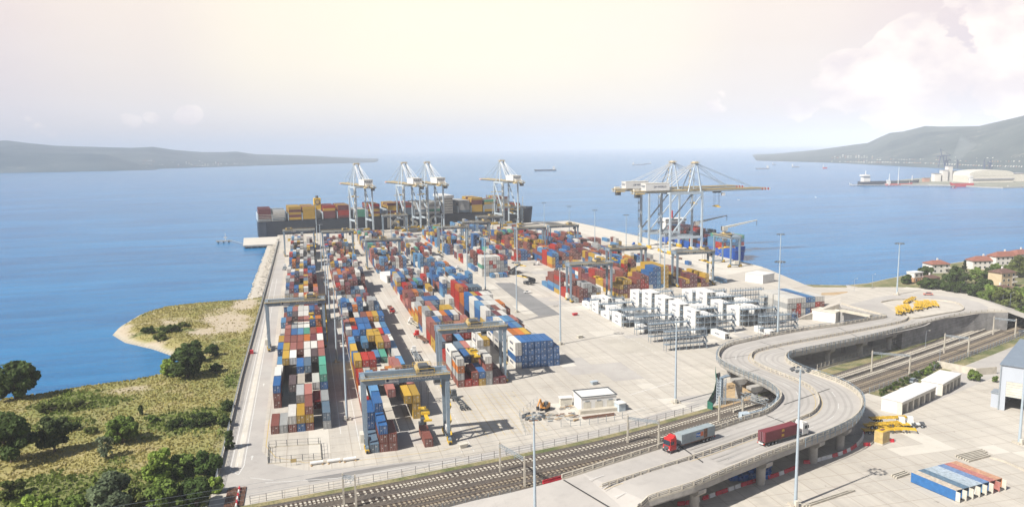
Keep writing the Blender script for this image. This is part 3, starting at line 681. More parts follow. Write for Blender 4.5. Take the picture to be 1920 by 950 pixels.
# catenary gantries
def portal(a, b, h, label):
    a, b = Vector((*a, 0)), Vector((*b, 0)); c = (a+b)/2; r = empty('catenary_gantry', c, 0, label, 'catenary gantry', 'catenary gantries over the railway'); a = a-c; b = b-c
    for p in (a, b):
        m = MB(); m.beam(p, p+Vector((0, 0, h+.6)), .5, .5, CONCL, .34, .34); m.build('mast', parent=r)
    d = (b-a).normalized(); n_ = Vector((-d.y, d.x, 0)); m = MB(); L = (b-a).length
    for s in (-.35, .35):
        for z in (h-.5, h): m.beam(a+n_*s+Vector((0, 0, z)), b+n_*s+Vector((0, 0, z)), .1, .1, GALV)
    k = 0
    while k*1.2 < L-1.0:
        p = a+d*(k*1.2); q = a+d*((k+1)*1.2)
        for s in (-.35, .35): m.beam(p+n_*s+Vector((0, 0, h-.5)), q+n_*s+Vector((0, 0, h)), .07, .07, GALV)
        m.beam(p-n_*.35+Vector((0, 0, h)), q+n_*.35+Vector((0, 0, h)), .06, .06, GALV); k += 1
    m.build('truss', parent=r)
    for f in (.25, .6):
        p = a+(b-a)*f; m = MB(); m.beam(p+Vector((0, 0, h-.5)), p+Vector((0, 0, h-1.8)), .1, .1, GALV); m.beam(p+Vector((0, 0, h-1.7)), p+n_*1.8+Vector((0, 0, h-1.3)), .07, .07, GALV); m.build('insulator_arm', parent=r)
gant = [((645, 947), (668, 950), 'lattice catenary gantry at the bottom left over the railway'), ((938, 884), (984, 913), 'catenary gantry behind the tall lamp mast near the viaduct joint'), ((1177, 829), (1235, 838), 'catenary gantry on two concrete masts left of the red lorry'), ((1348, 790), (1392, 793), 'catenary gantry half hidden under the S-bend of the viaduct'), ((1634, 697), (1705, 703), 'catenary gantry on two masts right of the viaduct bend'), ((1770, 662), (1815, 668), 'pair of catenary masts and beam behind the white garages'), ((1862, 627), (1903, 632), 'catenary gantry far right where the railway leaves the picture')]
for a, b, l in gant: portal(tuple(at(*a).xy), tuple(at(*b).xy), 7.6, l)
m = MB()
for o_ in (5.6, 0.0):
    L = offset(RC, o_)
    for z in (6.2, 7.4): 
        for i in range(0, len(L)-6, 6): m.beam(L[i]+Vector((0, 0, z)), L[i+6]+Vector((0, 0, z)), .035, .035, GALV)
tag(m.build('overhead_wires'), 'thin overhead contact wires strung between the railway gantries', 'overhead wires')

# ================================================================ VIADUCT
def lp(lst): return [at(x, y, z) for x, y, z in lst]
LE = lp([(700, 992, .3), (860, 945, 1.5), (960, 922, 3.2), (1054, 898, 4.8), (1150, 868, 6.6), (1248, 837, 7.8), (1337.5, 808, 8), (1394.6, 788.5, 8), (1434, 776.5, 8), (1456, 761, 8), (1465, 748, 8), (1460, 736, 8), (1443.6, 723, 8), (1424, 713, 8), (1398, 702, 8), (1371.8, 690.6, 8), (1353.8, 680.8, 8), (1347, 670, 8), (1353.8, 657, 8), (1370, 648, 8), (1398, 641, 8), (1447, 630.5, 8), (1509, 619.5, 8), (1577, 610.4, 8), (1626, 602, 8), (1662, 595.5, 8)])
jr = at(1140, 950, 4.8); dirv = (jr-LE[3])
RE = [Vector((LE[0].x+8.5, LE[0].y-24, .3)), Vector((LE[1].x+8.8, LE[1].y-24, 1.5)), Vector((LE[2].x+8.8, LE[2].y-23.5, 3.2)), Vector((LE[3].x+8.6, LE[3].y-23.2, 4.8))] + \
    lp([(1215, 940, 6.6), (1300, 912.4, 7.8), (1375, 881.5, 8), (1450, 852, 8), (1528, 822.7, 8), (1561, 809.7, 8), (1593.7, 793.4, 8), (1611.6, 777, 8), (1616.5, 761, 8), (1611.6, 744.4, 8), (1593.7, 729.7, 8), (1567.6, 716.7, 8), (1535, 705.3, 8), (1502, 693.8, 8), (1479.5, 682.4, 8), (1473, 673, 8), (1479.5, 664.5, 8), (1502, 659, 8), (1548, 650, 8), (1626, 634, 8), (1691, 618, 8)])
ME = lp([(1128, 914, 6.0), (1300, 858.6, 7.9), (1370, 835, 8), (1417.5, 818, 8), (1460, 803, 8), (1492, 790, 8), (1522, 777, 8), (1535, 761, 8), (1533, 745, 8), (1522, 730, 8), (1496, 715, 8), (1463, 702, 8), (1430.5, 689, 8), (1411, 677.5, 8), (1409, 668, 8), (1417.5, 660, 8), (1447, 652, 8), (1496, 642, 8), (1594, 624, 8), (1685, 606, 8), (1704, 597, 8)])
LEs = catmull(LE, 2.5); REs = catmull(RE, 2.5); MEs = catmull(ME, 2.0)
via = empty('viaduct', (0, 0, 0), 0, 'concrete road viaduct winding in an S over the railway', 'viaduct')
m = MB(); i = j = 0; dz = Vector((0, 0, 1.5))
while i < len(LEs)-1 or j < len(REs)-1:                 # zip the two edges together
    if j >= len(REs)-1 or (i < len(LEs)-1 and (LEs[i+1]-REs[j]).length < (LEs[i]-REs[j+1]).length):
        t = [LEs[i], REs[j], LEs[i+1]]; i += 1
    else: t = [LEs[i], REs[j], REs[j+1]]; j += 1
    if (t[1]-t[0]).cross(t[2]-t[0]).z < 0: t = t[::-1]
    m.poly(t, ASPH); m.poly([p-dz for p in t[::-1]], CONC)
for P, s_ in ((LEs, 1), (REs, -1)):
    for a, b in zip(P, P[1:]):
        q = [a, b, b-dz, a-dz]; m.poly(q if s_ < 0 else q[::-1], CONC)
m.build('deck', parent=via)
def parapet(pts, inward, name='parapet', h=0.95, w=.45, mt=CONCL, out=0.0, fascia=True):
    m = MB(); A = offset(pts, out); 
    for i in range(len(A)-1):
        a, b = A[i], A[i+1]
        m.beam(a+Vector((0, 0, h/2)), b+Vector((0, 0, h/2)), w, h, mt)
        if fascia: m.beam(a+Vector((0, 0, -.55)), b+Vector((0, 0, -.55)), w*1.15, 1.0, CONC)
    return m.build(name, parent=via)
def open_rail(pts, name, h=1.0, mt=CONCL, step=2.2, z0=.0, w=.28):
    m = MB(); acc = 0
    for i in range(len(pts)-1):
        a, b = pts[i], pts[i+1]
        for z in (z0+h*.42, z0+h): m.beam(a+Vector((0, 0, z)), b+Vector((0, 0, z)), w, h*.24, mt)
        acc += (b-a).length
        if acc > step: acc = 0; m.beam(a+Vector((0, 0, z0)), a+Vector((0, 0, z0+h)), w*1.3, w*1.6, mt)
    return m.build(name, parent=via)
iL = [i for i, p in enumerate(LEs) if p.z > 4.7][0]; iR = [i for i, p in enumerate(REs) if p.z > 4.7][0]
parapet(REs[iR:], 1, h=.5); open_rail(REs[iR:], 'guard_rail', .9, z0=.5)
parapet(LEs[iL:], 1, h=.45); open_rail(LEs[iL:], 'guard_rail', .85, z0=.45)
open_rail(MEs, 'median_barrier', .95, w=.34)
for pts, sgn in ((LEs, 1), (REs, -1)):          # slate metal railing outside the bends
    m = MB()
    seg = [p for p in pts if p.x > 118 and p.x < 250 and (sgn > 0 or p.x > 120)]
    A = offset(seg, .75*sgn)
    for i in range(len(A)-1):
        for z in (.5, 1.1, 1.7): m.beam(A[i]+Vector((0, 0, z)), A[i+1]+Vector((0, 0, z)), .12, .12, STEELB)
        if i % 1 == 0: m.beam(A[i]+Vector((0, 0, -.6)), A[i]+Vector((0, 0, 1.75)), .12, .12, STEELB)
    m.build('steel_railing', parent=via)
m = MB()                                       # expansion joints and lane lines on the deck
def deck_stripe(a, b, w, mt, z=.02):
    a, b = Vector(a), Vector(b); d = (b-a).normalized(); n_ = Vector((-d.y, d.x, 0))*w/2; u = Vector((0, 0, z))
    m.poly([a-n_+u, b-n_+u, b+n_+u, a+n_+u], mt)
JO = mat('joint_black', (0.05, 0.05, 0.05), .9)
for a, b in (((1057, 899, 4.85), (1146, 952, 4.85)), ((1437, 778, 8), (1530, 815, 8)), ((1470, 758, 8), (1556, 728, 8)), ((1358, 672, 8), (1412, 664, 8)), ((1392, 700, 8), (1424, 692, 8)), ((1425, 640, 8), (1470, 655, 8)), ((1270, 832, 7.9), (1345, 885, 7.9)), ((1570, 613, 8), (1610, 632, 8))): m = MB(); deck_stripe(at(*a), at(*b), .45 if a[1] > 700 else .3, JO); m.build('expansion_joint', parent=via)
m = MB()
for k in range(0, len(MEs)-1):
    for side, other in ((1, 0.0), (-1, 0.0)):
        P = offset(MEs, side*.9)
        deck_stripe(P[k], P[k+1], .14, LINEY, .025)
m.build('edge_line', parent=via)
TYRE = noisy_mat('tyre_darkened_asphalt', _asph((0.355, 0.335, 0.31), (0.44, 0.415, 0.385)))
for side in (1, -1):
    for o_ in (2.9, 4.7, 7.3, 9.0):
        P = offset(MEs, side*o_); m = MB()
        for k in range(0, len(P)-2):
            if min(P[k].z, P[k+1].z) > 7.99: deck_stripe(P[k], P[k+1], .75, TYRE, .012)
        m.build('wheel_track', parent=via)
lane = []
for side in (1, -1):
    P = offset(MEs, side*5.4)
    for k in range(0, len(P)-2, 5): m = MB(); deck_stripe(P[k], P[k+2], .16, LINE, .025); m.build('lane_marking', parent=via)
# piers: hammerheads under the near edge and columns under the yard edge
def pier(p, q, zt=6.5):
    """p under the near edge, q direction of the crosshead"""
    d = (q-p); d.z = 0; d.normalize(); n_ = Vector((-d.y, d.x, 0))
    m = MB(); p = Vector((p.x, p.y, 0)); m.tube(p+Vector((0, 0, -.2)), p+Vector((0, 0, zt-1.3)), 1.15, 1.15, 14, CONC)
    a, b = p-d*2.6, p+d*2.6
    pts = [a-n_*1.2+Vector((0, 0, zt-.9)), b-n_*1.2+Vector((0, 0, zt-.9)), b+n_*1.2+Vector((0, 0, zt-.9)), a+n_*1.2+Vector((0, 0, zt-.9))]
    low = [p-d*1.4-n_*1.2+Vector((0, 0, zt-1.9)), p+d*1.4-n_*1.2+Vector((0, 0, zt-1.9)), p+d*1.4+n_*1.2+Vector((0, 0, zt-1.9)), p-d*1.4+n_*1.2+Vector((0, 0, zt-1.9))]
    m.hexa(low+pts, CONC); m.hexa(pts+[v+Vector((0, 0, .92)) for v in pts], CONC)
    m.build('pier', parent=via)
cent = []
for (px, py) in ((1315, 905), (1441, 855), (1540, 817), (1592, 794), (1612, 765), (1478, 664), (1561, 646), (1621, 634), (1677, 620)):
    e = at(px, py, 8); j = min(range(len(LEs)), key=lambda i: (LEs[i].xy-e.xy).length if LEs[i].z > 7 else 1e9); o_ = LEs[j]
    if (o_-e).length > 45 or (o_-e).length < 8: o_ = e+Vector((-6, 20, 0))
    d = (o_-e).normalized(); pier(e+d*2.2, e+d*8)
    if (o_-e).length > 16: pier(e+d*10.5, e+d*16)
    if (o_-e).length > 21: pier(e+d*19.0, e+d*24)
for (px, py) in ((1374, 702), (1405, 716), (1357, 664), (1420, 641)):
    e = at(px, py, 8); j = min(range(len(REs)), key=lambda i: (REs[i].xy-e.xy).length); d = (REs[j]-e).normalized(); pier(e+d*2.4, e+d*8)
# retaining wall carrying the road beyond the last pier
plat = lp([(1662, 595.5, 8), (1691, 618, 8), (1730, 607.5, 8), (1770, 597.4, 8), (1809, 590, 8), (1851, 586, 8), (1890, 585.5, 8), (1880, 576, 8), (1855, 566, 8), (1835, 558, 8), (1800, 550, 8), (1760, 546, 8), (1721, 543, 8), (1690, 541, 8), (1641, 539, 8), (1606, 545, 8), (1578, 555, 8), (1574, 569, 8), (1577, 576, 8), (1600, 580.5, 8), (1640, 588, 8)])
m = MB(); m.prism([(p.x, p.y, p.z) for p in plat], -.2, 8, YARD, CONCD); struct(m.build('embankment'))
# slopes down from the embankment to the shore and the yard
m = MB(); edge = plat[6:18]; cen = sum((Vector((p.x, p.y, 0)) for p in plat), Vector())/len(plat)
for a, b in zip(edge, edge[1:]):
    def out(p):
        d = Vector((p.x, p.y, 0))-cen; d.normalize(); return Vector((p.x, p.y, 0))+d*(26 if p.x > 262 else 20)+Vector((0, 0, .03))
    m.poly([a, out(a), out(b), b][::-1] if False else [b, out(b), out(a), a][::-1], YARD)
a, b = edge[-1], out(edge[-1]); m.poly([a, Vector((a.x, a.y, 0)), b], YARD); m.poly([b, Vector((a.x, a.y, 0)), a], YARD)
struct(m.build('slope'))
wall_edge = catmull(plat[1:7], 3)
rw = empty('retaining_wall', (0, 0, 0), 0, 'long weathered concrete retaining wall beside the railway at the right', 'retaining wall')
m = MB()
for i in range(len(wall_edge)-1):
    a, b = wall_edge[i], wall_edge[i+1]; d = (b-a).normalized(); n_ = Vector((d.y, -d.x, 0))*.25
    m.hexa([Vector((a.x, a.y, -.2))+n_, Vector((b.x, b.y, -.2))+n_, Vector((b.x, b.y, -.2)), Vector((a.x, a.y, -.2)), a+n_, b+n_, b+Vector((0, 0, .003)), a+Vector((0, 0, .003))], CONCD)
m.build('panels', parent=rw)
m = MB(); acc = 0
for i in range(len(wall_edge)-1):
    a, b = wall_edge[i], wall_edge[i+1]; m.beam(a+Vector((0, 0, .25)), b+Vector((0, 0, .25)), .5, .5, CONCL)
    for z in (.8, 1.3): m.beam(a+Vector((0, 0, z)), b+Vector((0, 0, z)), .14, .14, CONCL)
    m.beam(a+Vector((0, 0, .5)), a+Vector((0, 0, 1.35)), .2, .2, CONCL)
m.build('railing', parent=rw)
# road surface, kerbs and island on the embankment
def esheet(name, pts, mt, z, h=8):
    P = [at(*p, h) for p in pts]; mm = MB(); mm.v = [(p.x, p.y, h+z) for p in P]
    for t in tessellate_polygon([[Vector((p.x, p.y, 0)) for p in P]]):
        a = [Vector((P[i].x, P[i].y, 0)) for i in t]; mm.f.append(tuple(t if (a[1]-a[0]).cross(a[2]-a[0]).z > 0 else t[::-1])); mm.m.append(0); mm.c.append(None)
    mm.mats = [mt]; return struct(mm.build(name))
esheet('road', [(1662, 595.6), (1691, 617.8), (1770, 597.3), (1850, 585.5), (1853, 575), (1835, 566), (1800, 558), (1760, 554), (1724, 552), (1680, 552), (1645, 557), (1610, 566), (1590, 572), (1578, 571), (1577, 575), (1640, 587.5)], ASPH, .006)
esheet('pavement', [(1652, 567), (1675, 563), (1715, 561), (1757, 563), (1790, 567.5), (1803, 573), (1807, 579.5), (1798, 584), (1773, 588), (1724, 596.5), (1704, 597), (1690, 590), (1672, 581)], YARD, .012)
m = MB(); ring = catmull([at(x, y, 8) for x, y in [(1652, 567), (1675, 563), (1715, 561), (1757, 563), (1790, 567.5), (1803, 573), (1807, 579.5), (1798, 584), (1773, 588), (1724, 596.5), (1704, 597.5)]], 3)
for a, b in zip(ring, ring[1:]): m.beam(a+Vector((0, 0, .3)), b+Vector((0, 0, .3)), .35, .6, CONCL)
tag(m.build('island_kerb'), 'low pale kerb wall curving round the traffic island', 'kerb wall')
m = MB(); m.mats = [CONCL]
for pts in ([(1578, 570), (1600, 577), (1640, 587), (1662, 594), (1655, 597)], ):
    P = catmull([at(x, y, 8) for x, y in pts], 3)
    for a, b in zip(P, P[1:]): m.beam(a+Vector((0, 0, .35)), b+Vector((0, 0, .35)), .4, .8, CONCL)
tag(m.build('bridge_parapet'), 'pale concrete parapet above the dark underpass mouth', 'parapet')
a, b = at(1577, 576, 8), at(1640, 588, 8); d = (b-a).normalized(); n_ = Vector((d.y, -d.x, 0))
up = empty('underpass', (a.x, a.y, 0), 0, 'dark underpass mouth below the road left of the traffic island', 'underpass')
BLK = mat('underpass_painted_shade', (0.06, 0.06, 0.065), 0.9, var=.3); m = MB(); o_ = Vector((a.x, a.y, 0)); L = (b-a).length
p, q = d*3, d*(L-3); m.hexa([p+n_*1.6+Vector((0, 0, .05)), q+n_*1.6+Vector((0, 0, .05)), q, p, p+n_*1.6+Vector((0, 0, 6.2)), q+n_*1.6+Vector((0, 0, 6.2)), q+Vector((0, 0, 6.2)), p+Vector((0, 0, 6.2))], BLK); m.build('opening_shade', parent=up)  # solid dark block, its colour stands in for the shade inside the underpass
m = MB(); m.beam(d*1+n_*1.0+Vector((0, 0, 6.85)), d*(L-1)+n_*1.0+Vector((0, 0, 6.85)), 1.8, 1.1, CONCL); m.build('lintel', parent=up)
# pipe and stair tower with the pipe bridge over the railway
tw = at(1352, 757); r = empty('stair_tower', tw, R(10), 'tall slim lattice tower with blue pipes beside the viaduct bend', 'tower')
m = MB()
for (x, y) in ((-1, -1), (1, -1), (1, 1), (-1, 1)): m.beam((x, y, 0), (x, y, 8.8), .22, .22, STEELL)
k = 0
while k < 9:
    z = k*.95
    for a_, b_ in (((-1, -1), (1, -1)), ((1, -1), (1, 1)), ((-1, 1), (1, 1)), ((-1, -1), (-1, 1))):
        m.beam((*a_, z), (*b_, z), .12, .12, STEELL); m.beam((*a_, z), (*b_, z+.95), .08, .08, STEELL)
    k += 1
m.build('lattice', parent=r); m = MB()
for x in (-.5, 0, .5): m.tube((x, 0, 0), (x, 0, 9.0), .22, m=STEELB)
m.build('pipe', parent=r); m = MB(); m.beam((0, 0, 9), (5, 2.5, 8.4), 1.5, .3, STEELB); m.beam((0, -.7, 9.9), (5, 1.8, 9.4), .1, .1, STEELL); m.build('walkway', parent=r)
a, b = at(1392, 742, 3.2), at(1438, 757, 3.2); r = empty('pipe_bridge', a, 0, 'grey lattice pipe bridge crossing the tracks under the viaduct', 'pipe bridge'); b = b-a; d = b.normalized(); m = MB(); n_ = Vector((-d.y, d.x, 0))*.8
for s in (-1, 1):
    for z in (0, 1.3): m.beam(n_*s+Vector((0, 0, z)), b+n_*s+Vector((0, 0, z)), .16, .16, GALV)
    for k in range(8): m.beam(d*(b.length*k/8)+n_*s, d*(b.length*(k+1)/8)+n_*s+Vector((0, 0, 1.3)), .1, .1, GALV)
m.build('truss', parent=r); m = MB()
for k in (0, 1): m.beam(b*k+Vector((0, 0, -3.2)), b*k, .4, .4, GALV)
m.build('leg', parent=r)
P = catmull([at(1396, 785, 6), at(1425, 779, 6), at(1448, 768, 6), at(1457, 755, 6), at(1457, 744, 6)], 1.5); r = empty('pipe_rack', P[0], 0, 'blue grey lattice pipe rack curving along the inside of the bend', 'pipe rack'); m = MB()
for a, b in zip(P, P[1:]):
    a, b = a-P[0], b-P[0]
    for z in (0, 1.6): m.beam(a+Vector((0, 0, z)), b+Vector((0, 0, z)), .5, .2, STEELL)
    m.beam(a, a+Vector((0, 0, 1.6)), .14, .14, STEELB); m.beam(a, b+Vector((0, 0, 1.6)), .1, .1, STEELB)
m.build('lattice', parent=r); m = MB(); m.box(-1.4, 1.4, -1.2, 1.2, -6, -4.2, STEELB); m.box(-1.4, 1.4, -1.2, 1.2, -1.5, 1.9, STEELL); 
for x in (-1.3, 1.3):
    for y in (-1.1, 1.1): m.beam((x, y, -6), (x, y, 1.9), .2, .2, STEELL)
m.build('end_frame', parent=r)
g = [at(1341, 700), at(1343, 722), at(1338, 745), at(1326, 765), at(1336, 768)]; m = MB()
for a, b in zip(g, g[1:]): m.hexa([a+Vector((0, 0, 0)), b+Vector((0, 0, 0)), b+Vector((.2, .2, 0)), a+Vector((.2, .2, 0)), a+Vector((0, 0, 2.6)), b+Vector((0, 0, 2.2)), b+Vector((.2, .2, 2.2)), a+Vector((.2, .2, 2.6))], GREENM)
tag(m.build('debris_netting'), 'dark green netting fence curling down beside the stair tower', 'netting')
sheet('bare_ground', [(1352, 764), (1392, 752), (1424, 745), (1400, 712), (1362, 718), (1350, 740)], SOIL, .03, px=True)
# land south of the railway
sheet('service_road', [(p.x, p.y) for p in offset(far, -17)] + [(p.x, p.y) for p in reversed(offset(far, -30))], ASPH, .01)
# ================================================================ CONTAINERS
CC = {'n': (.26, .075, .055), 'm': (.17, .028, .04), 'r': (.52, .045, .035), 'b': (.03, .16, .42), 'l': (.13, .33, .58), 'd': (.03, .06, .14),
      'w': (.92, .90, .84), 'g': (.48, .50, .50), 'y': (.68, .44, .09), 'o': (.66, .22, .06), 'e': (.10, .42, .30), 's': (.12, .20, .28), 'p': (.50, .20, .17), 'k': (.08, .05, .055)}
CN = {'n': 'rust brown', 'm': 'dark maroon', 'r': 'bright red', 'b': 'mid blue', 'l': 'light blue', 'd': 'navy', 'w': 'white', 'g': 'grey', 'y': 'yellow', 'o': 'orange', 'e': 'sea green', 's': 'slate blue', 'p': 'faded pink', 'k': 'black brown'}
PW, PL, CH = 2.56, 12.9, 2.6
CL, CWD = 12.19, 2.42
rc = random.Random(11)
MIX = {'near': 'nnnnnmmmrrppbbblldswwwggyyyonmbw', 'farw': 'wwwwggggwgnmrbylw', 'mid': 'nnmmrpbbblldwwgggyyosnmbbwe', 'blue': 'bbblllbwwwgndpoy', 'red': 'rrmmmnnnwwgypbbl', 'right': 'nnnrroowbblyynb', 'yel': 'yyyynnnmrbe'}
CONTS = []          # (x, y, z, len, colour, block, col, tier, row)
def block(name, x0, y0, rows, ncol, mix='near', hmax=5, hmin=1, table=None, pitch=PL, density=.95, gaps=()):
    for r in range(rows):
        if r in gaps: continue
        y = y0 + r*pitch
        tb = table[r] if table and r < len(table) else None
        rowh = rc.choice([2, 3, 3, 4, 4][:max(1, hmax)])
        for c in range(ncol):
            if tb is not None: st = tb[c] if c < len(tb) else ''
            else:
                if rc.random() > density: continue
                h = max(hmin, min(hmax, rowh + rc.choice([-2, -1, 0, 0, 0, 1])))
                k = rc.choice(MIX[mix]); st = ''
                for _ in range(h):
                    if rc.random() > .35: k = rc.choice(MIX[mix])
                    st += k
            twenty = tb is None and rc.random() < .10
            for t, k in enumerate(st):
                x = x0+PW*(c+.5)+rc.uniform(-.04, .04)
                if twenty:
                    CONTS.append((x, y, t*CH, 6.06, k, name, c, t, r)); CONTS.append((x, y+6.2, t*CH, 6.06, rc.choice(MIX[mix]), name, c, t, r))
                else: CONTS.append((x, y+rc.uniform(-.12, .12), t*CH, CL, k, name, c, t, r))
B1 = [['n', 'g', 'nw', 'by', 'nyn', '', 'gs'],
      ['', '', 'nn', 'bwg', 'nnp', 'mr', 'bg'],
      ['nnb', 'gny', 'nnk', 'ww', 'mms', 'grw', 'bgbe'],
      ['nw', 'np', 'nnb', 'nbb', 'nss', 'bb', 'nbse'],
      ['ww', 'wwy', 'npw', 'nwn', 'bggw', 'nmk', 'nmp'],
      ['wl', 'nmy', 'prp', 'pyn', 'nygw', 'nww', 'nnpp'],
      ['gb', 'nbkn', 'nnpn', 'nnnn', 'nnoo', 'mmkm', 'nnww'],
      ['ry', 'nbnn', 'nbsb', 'wwdl', 'wwge', 'rrn', 'mmmr'],
      ['kl', 'nnp', 'nng', 'nmw', 'rnw', 'wlw', 'nyy'],
      ['gw', 'nnn', 'nnn', 'kmn', 'nnp', 'nslb', 'nno'],
      ['wl', 'nbl', 'nnk', 'nmww', 'gngw', 'nbl', 'mp'],
      ['nr', 'nlbl', 'nmp', 'nggw', 'nnsw', 'nslb', 'nnm']]
for T_, r0 in ((B1, 3),):
    for q_ in T_[r0:]:
        for i_, s_ in enumerate(q_):
            if 0 < len(s_) < 4 and rc.random() < .75: q_[i_] = rc.choice('nmg')+s_
block('leftmost block', -14.0, 245.7, 15, 7, table=B1)
block('leftmost block', -14.0, 453, 10, 7, 'mid', hmax=5, hmin=2)
block('leftmost block', -14.0, 586, 15, 7, 'farw', hmax=4, hmin=1)
B2 = [['s', 'nnb', 'nn', '', '', '', 'n'],
      ['bbb', 'nnbb', 'nr', '', 'gy', 'yy', ''],
      ['nr', 'wlll', 'mmm', 'nnnp', 'yyy', 'gsy', 'yyy'],
      ['nw', 'wwwl', 'nns', 'nnpn', 'nnng', 'ggb', 'nnp'],
      ['nor', 'wwg', 'gww', 'gpw', 'nno', 'nnop', 'npn'],
      ['nnny', 'yrrr', 'nrrr', 'kw', 'e', 'nnp', 'lll'],
      ['ynb', 'rrp', 'nww', 'nbl', 'nge', 'nnr', 'gbw'],
      ['yyy', 'nn', 'nbw', 'nny', 'nyyy', 'nnnp', 'wwl'],
      ['bbl', 'nb', 'nnl', 'nnby', 'nyyy', 'nnp', 'nww'],
      ['kn', 'bbb', 'bbbb', 'nbbb', 'kk', 'nnr', 'bbb'],
      ['nnw', 'nrr', 'sbbb', 'nnbb', 'nnp', 'nlw', 'nwl'],
      ['nnp', 'nno', 'nsb', 'nnnn', 'nnno', 'gyyy', 'gwbb']]
block('second block from left', 13.9, 221.3, 19, 7, table=B2)
block('second block from left', 13.9, 470, 9, 7, 'near', hmax=5, hmin=2)
block('second block from left', 13.9, 588, 13, 7, 'near', hmax=4, hmin=1)
B3 = [['ngow', 'r', 'rn', 'yb', 'ggnw', 'm', 'm'],
      ['nggw', 'kb', 'nnb', 'nly', 'ngw', 'nm', 'm'],
      ['nr', 'wbb', 'nss', 'nsp', 'nww', 'nyww', 'wwwy'],
      ['bss', 'nnbn', 'nn', 'wwl', 'k', 'ww', 'nnww'],
      ['yynn', 'ypp', 'nnw', 'nnr', 'nnrp', 'nnr', 'nnrr'],
      ['rrnp', 'bbbb', 'kwg', 'mmmm', 'mmm', 'npp', 'nnpp'],
      ['wwwwg', 'lwww', 'ggbw', 'nnpo', 'nsbb', 'ggww', 'nbb'],
      ['bnno', 'nyyy', 'nnnp', 'ddb', 'rmny', 'nnwy', 'nno'],
      ['yyog', 'nnn', 'nnpp', 'bbss', 'nbl', 'nmy', 'gggww'],
      ['yow', 'wwgg', 'bbbb', 'bsbb', 'ddbb', 'ggww', 'nk']]
block('third block from left', 49.2, 276.4, 13, 7, table=B3, pitch=13.0)
block('third block from left', 49.2, 445, 5, 7, 'mid', hmax=4, hmin=1)
B4 = [['wbww', 'bbbb', 'bbbb', 'bbbb', 'bbbb', 'bbbb', 'bbb'],
      ['wwww', 'nnoo', 'nnno', 'nnny', 'nng', 'ngg', ''],
      ['wwgww', 'dddd', 'lbbb', 'lbbl', 'bl', 'l', ''],
      ['wwbb', 'bbbl', 'bbll', 'bbbl', 'bll', 'np', ''],
      ['wwyww', 'lwgw', 'mmmm', 'ngww', 'nyy', 'nnp', 'nn'],
      ['bbbbl', 'wwwyw', 'ggww', 'nnnn', 'nggw', 'nno', ''],
      ['bwwww', 'llbbb', 'wwgg', 'gwww', 'bbww', 'nnoo', 'nnn'],
      ['bbbbb', 'nnrr', 'bbb', 'ggww', 'wwww', 'nnp', ''],
      ['nnoo', 'yyyy', 'yyyy', 'pprr', 'wwww', 'wwww', 'gg'],
      ['rrrro', 'ooorr', 'nny', 'mnn', 'mgg', 'mnb', 'nnn'],
      ['nrrrr', 'nnpp', 'ssdd', 'ssss', 'ssss', 'sss', 'np']]
block('tall block right of centre', 75.0, 293.8, 12, 7, table=B4, pitch=13.0)
block('tall block right of centre', 73.6, 455, 7, 7, 'blue', hmax=5, hmin=2)
block('far middle', 45.4, 560, 2, 8, 'red', hmax=4, hmin=2); block('far middle', 45.4, 588, 15, 8, 'mid', hmax=4)
block('far middle', 73.5, 548, 4, 6, 'blue', hmax=5, hmin=2); block('far middle', 76, 610, 13, 7, 'mid', hmax=4)
block('far middle', 111, 521, 1, 8, table=[['wweww', 'gwwww', 'gwgrw', 'gwrww', 'ggwgw', 'wgggr', 'rgsbm', '']])
block('far middle', 111, 545, 2, 8, table=[['b', '', 'wwgg', 'gg', '', 'nng', 'nnb', 'bb'], ['l', 'b', 'ww', 'wgw', 'ggg', 'nn', 'bb', 'bb']])
block('far middle', 111, 574, 4, 7, 'farw', hmax=4); block('far middle', 108, 640, 11, 8, 'mid', hmax=4)
block('far middle', 133, 596, 2, 7, 'mid', hmax=4); block('far middle', 135, 690, 8, 7, 'farw', hmax=4); block('far middle', 135, 650, 2, 7, table=[['', '', 'llll', 'nwmw', '', '', ''], ['bbbbb', 'bbbbb', 'mmr', 'bbb', '', '', '']])
block('far middle', 150, 585, 1, 5, table=[['r', 'nrn', 'bbb', 'bbb', 'nbn']]); block('far middle', 143, 760, 5, 9, 'blue', hmax=5, hmin=3)
block('right of centre', 139.4, 413, 5, 7, table=[['g', 'nnn', 'bmmg', 'bkgg', 'rgk', 'nyg', ''], ['rr', 'nnnn', 'wnnn', 'nnn', 'nn', 'ww', ''], ['ylnrn', 'bbbn', 'bbnn', 'nnm', '', 'bb', 'gg'], ['blnn', 'lwnn', 'bwbn', 'nnn', 'nm', 'bb', 'gg'], ['l', 'wn', 'll', '', '', '', '']])
block('right of centre', 167.0, 417, 7, 7, table=[['yny', 'ymky', 'nnny', 'ynm', 'mmnn', 'nrrrn', 'nrrn'], ['ynp', 'yyyn', 'yyn', 'nny', 'nnmn', 'rrnn', 'ynby'], ['wyyn', 'nyyn', 'mnn', 'nmn', 'nnn', 'nmnn', 'nnm']], mix='red', hmax=4, hmin=2)
block('right of centre', 190.0, 440, 6, 7, table=[['nnn', 'ngn', 'wbbb', 'bbbbb', 'llllb', 'lyyyy', 'yyyyy'], ['', 'nnn', 'nnn', 'yyyy', 'yyyyy', 'yyyyy', 'yyyyy']], mix='yel', hmax=5, hmin=2)
block('right of centre', 214.5, 436, 4, 8, table=[['mm', 'my', 'nmm', 'mmm', 'y', 'nm', 'nyy', ''], ['yyyn', 'nnnn', 'myw', 'eee', 'my', 'nee', 'yyy', ''], ['nnn', 'yyn', 'nyw', 'yeg', 'nmm', 'ny', 'yy', '']], mix='yel', hmax=3)
block('far right', 166, 541, 4, 7, 'right', hmax=5); block('far right', 164, 610, 13, 8, 'yel', hmax=4, hmin=2)
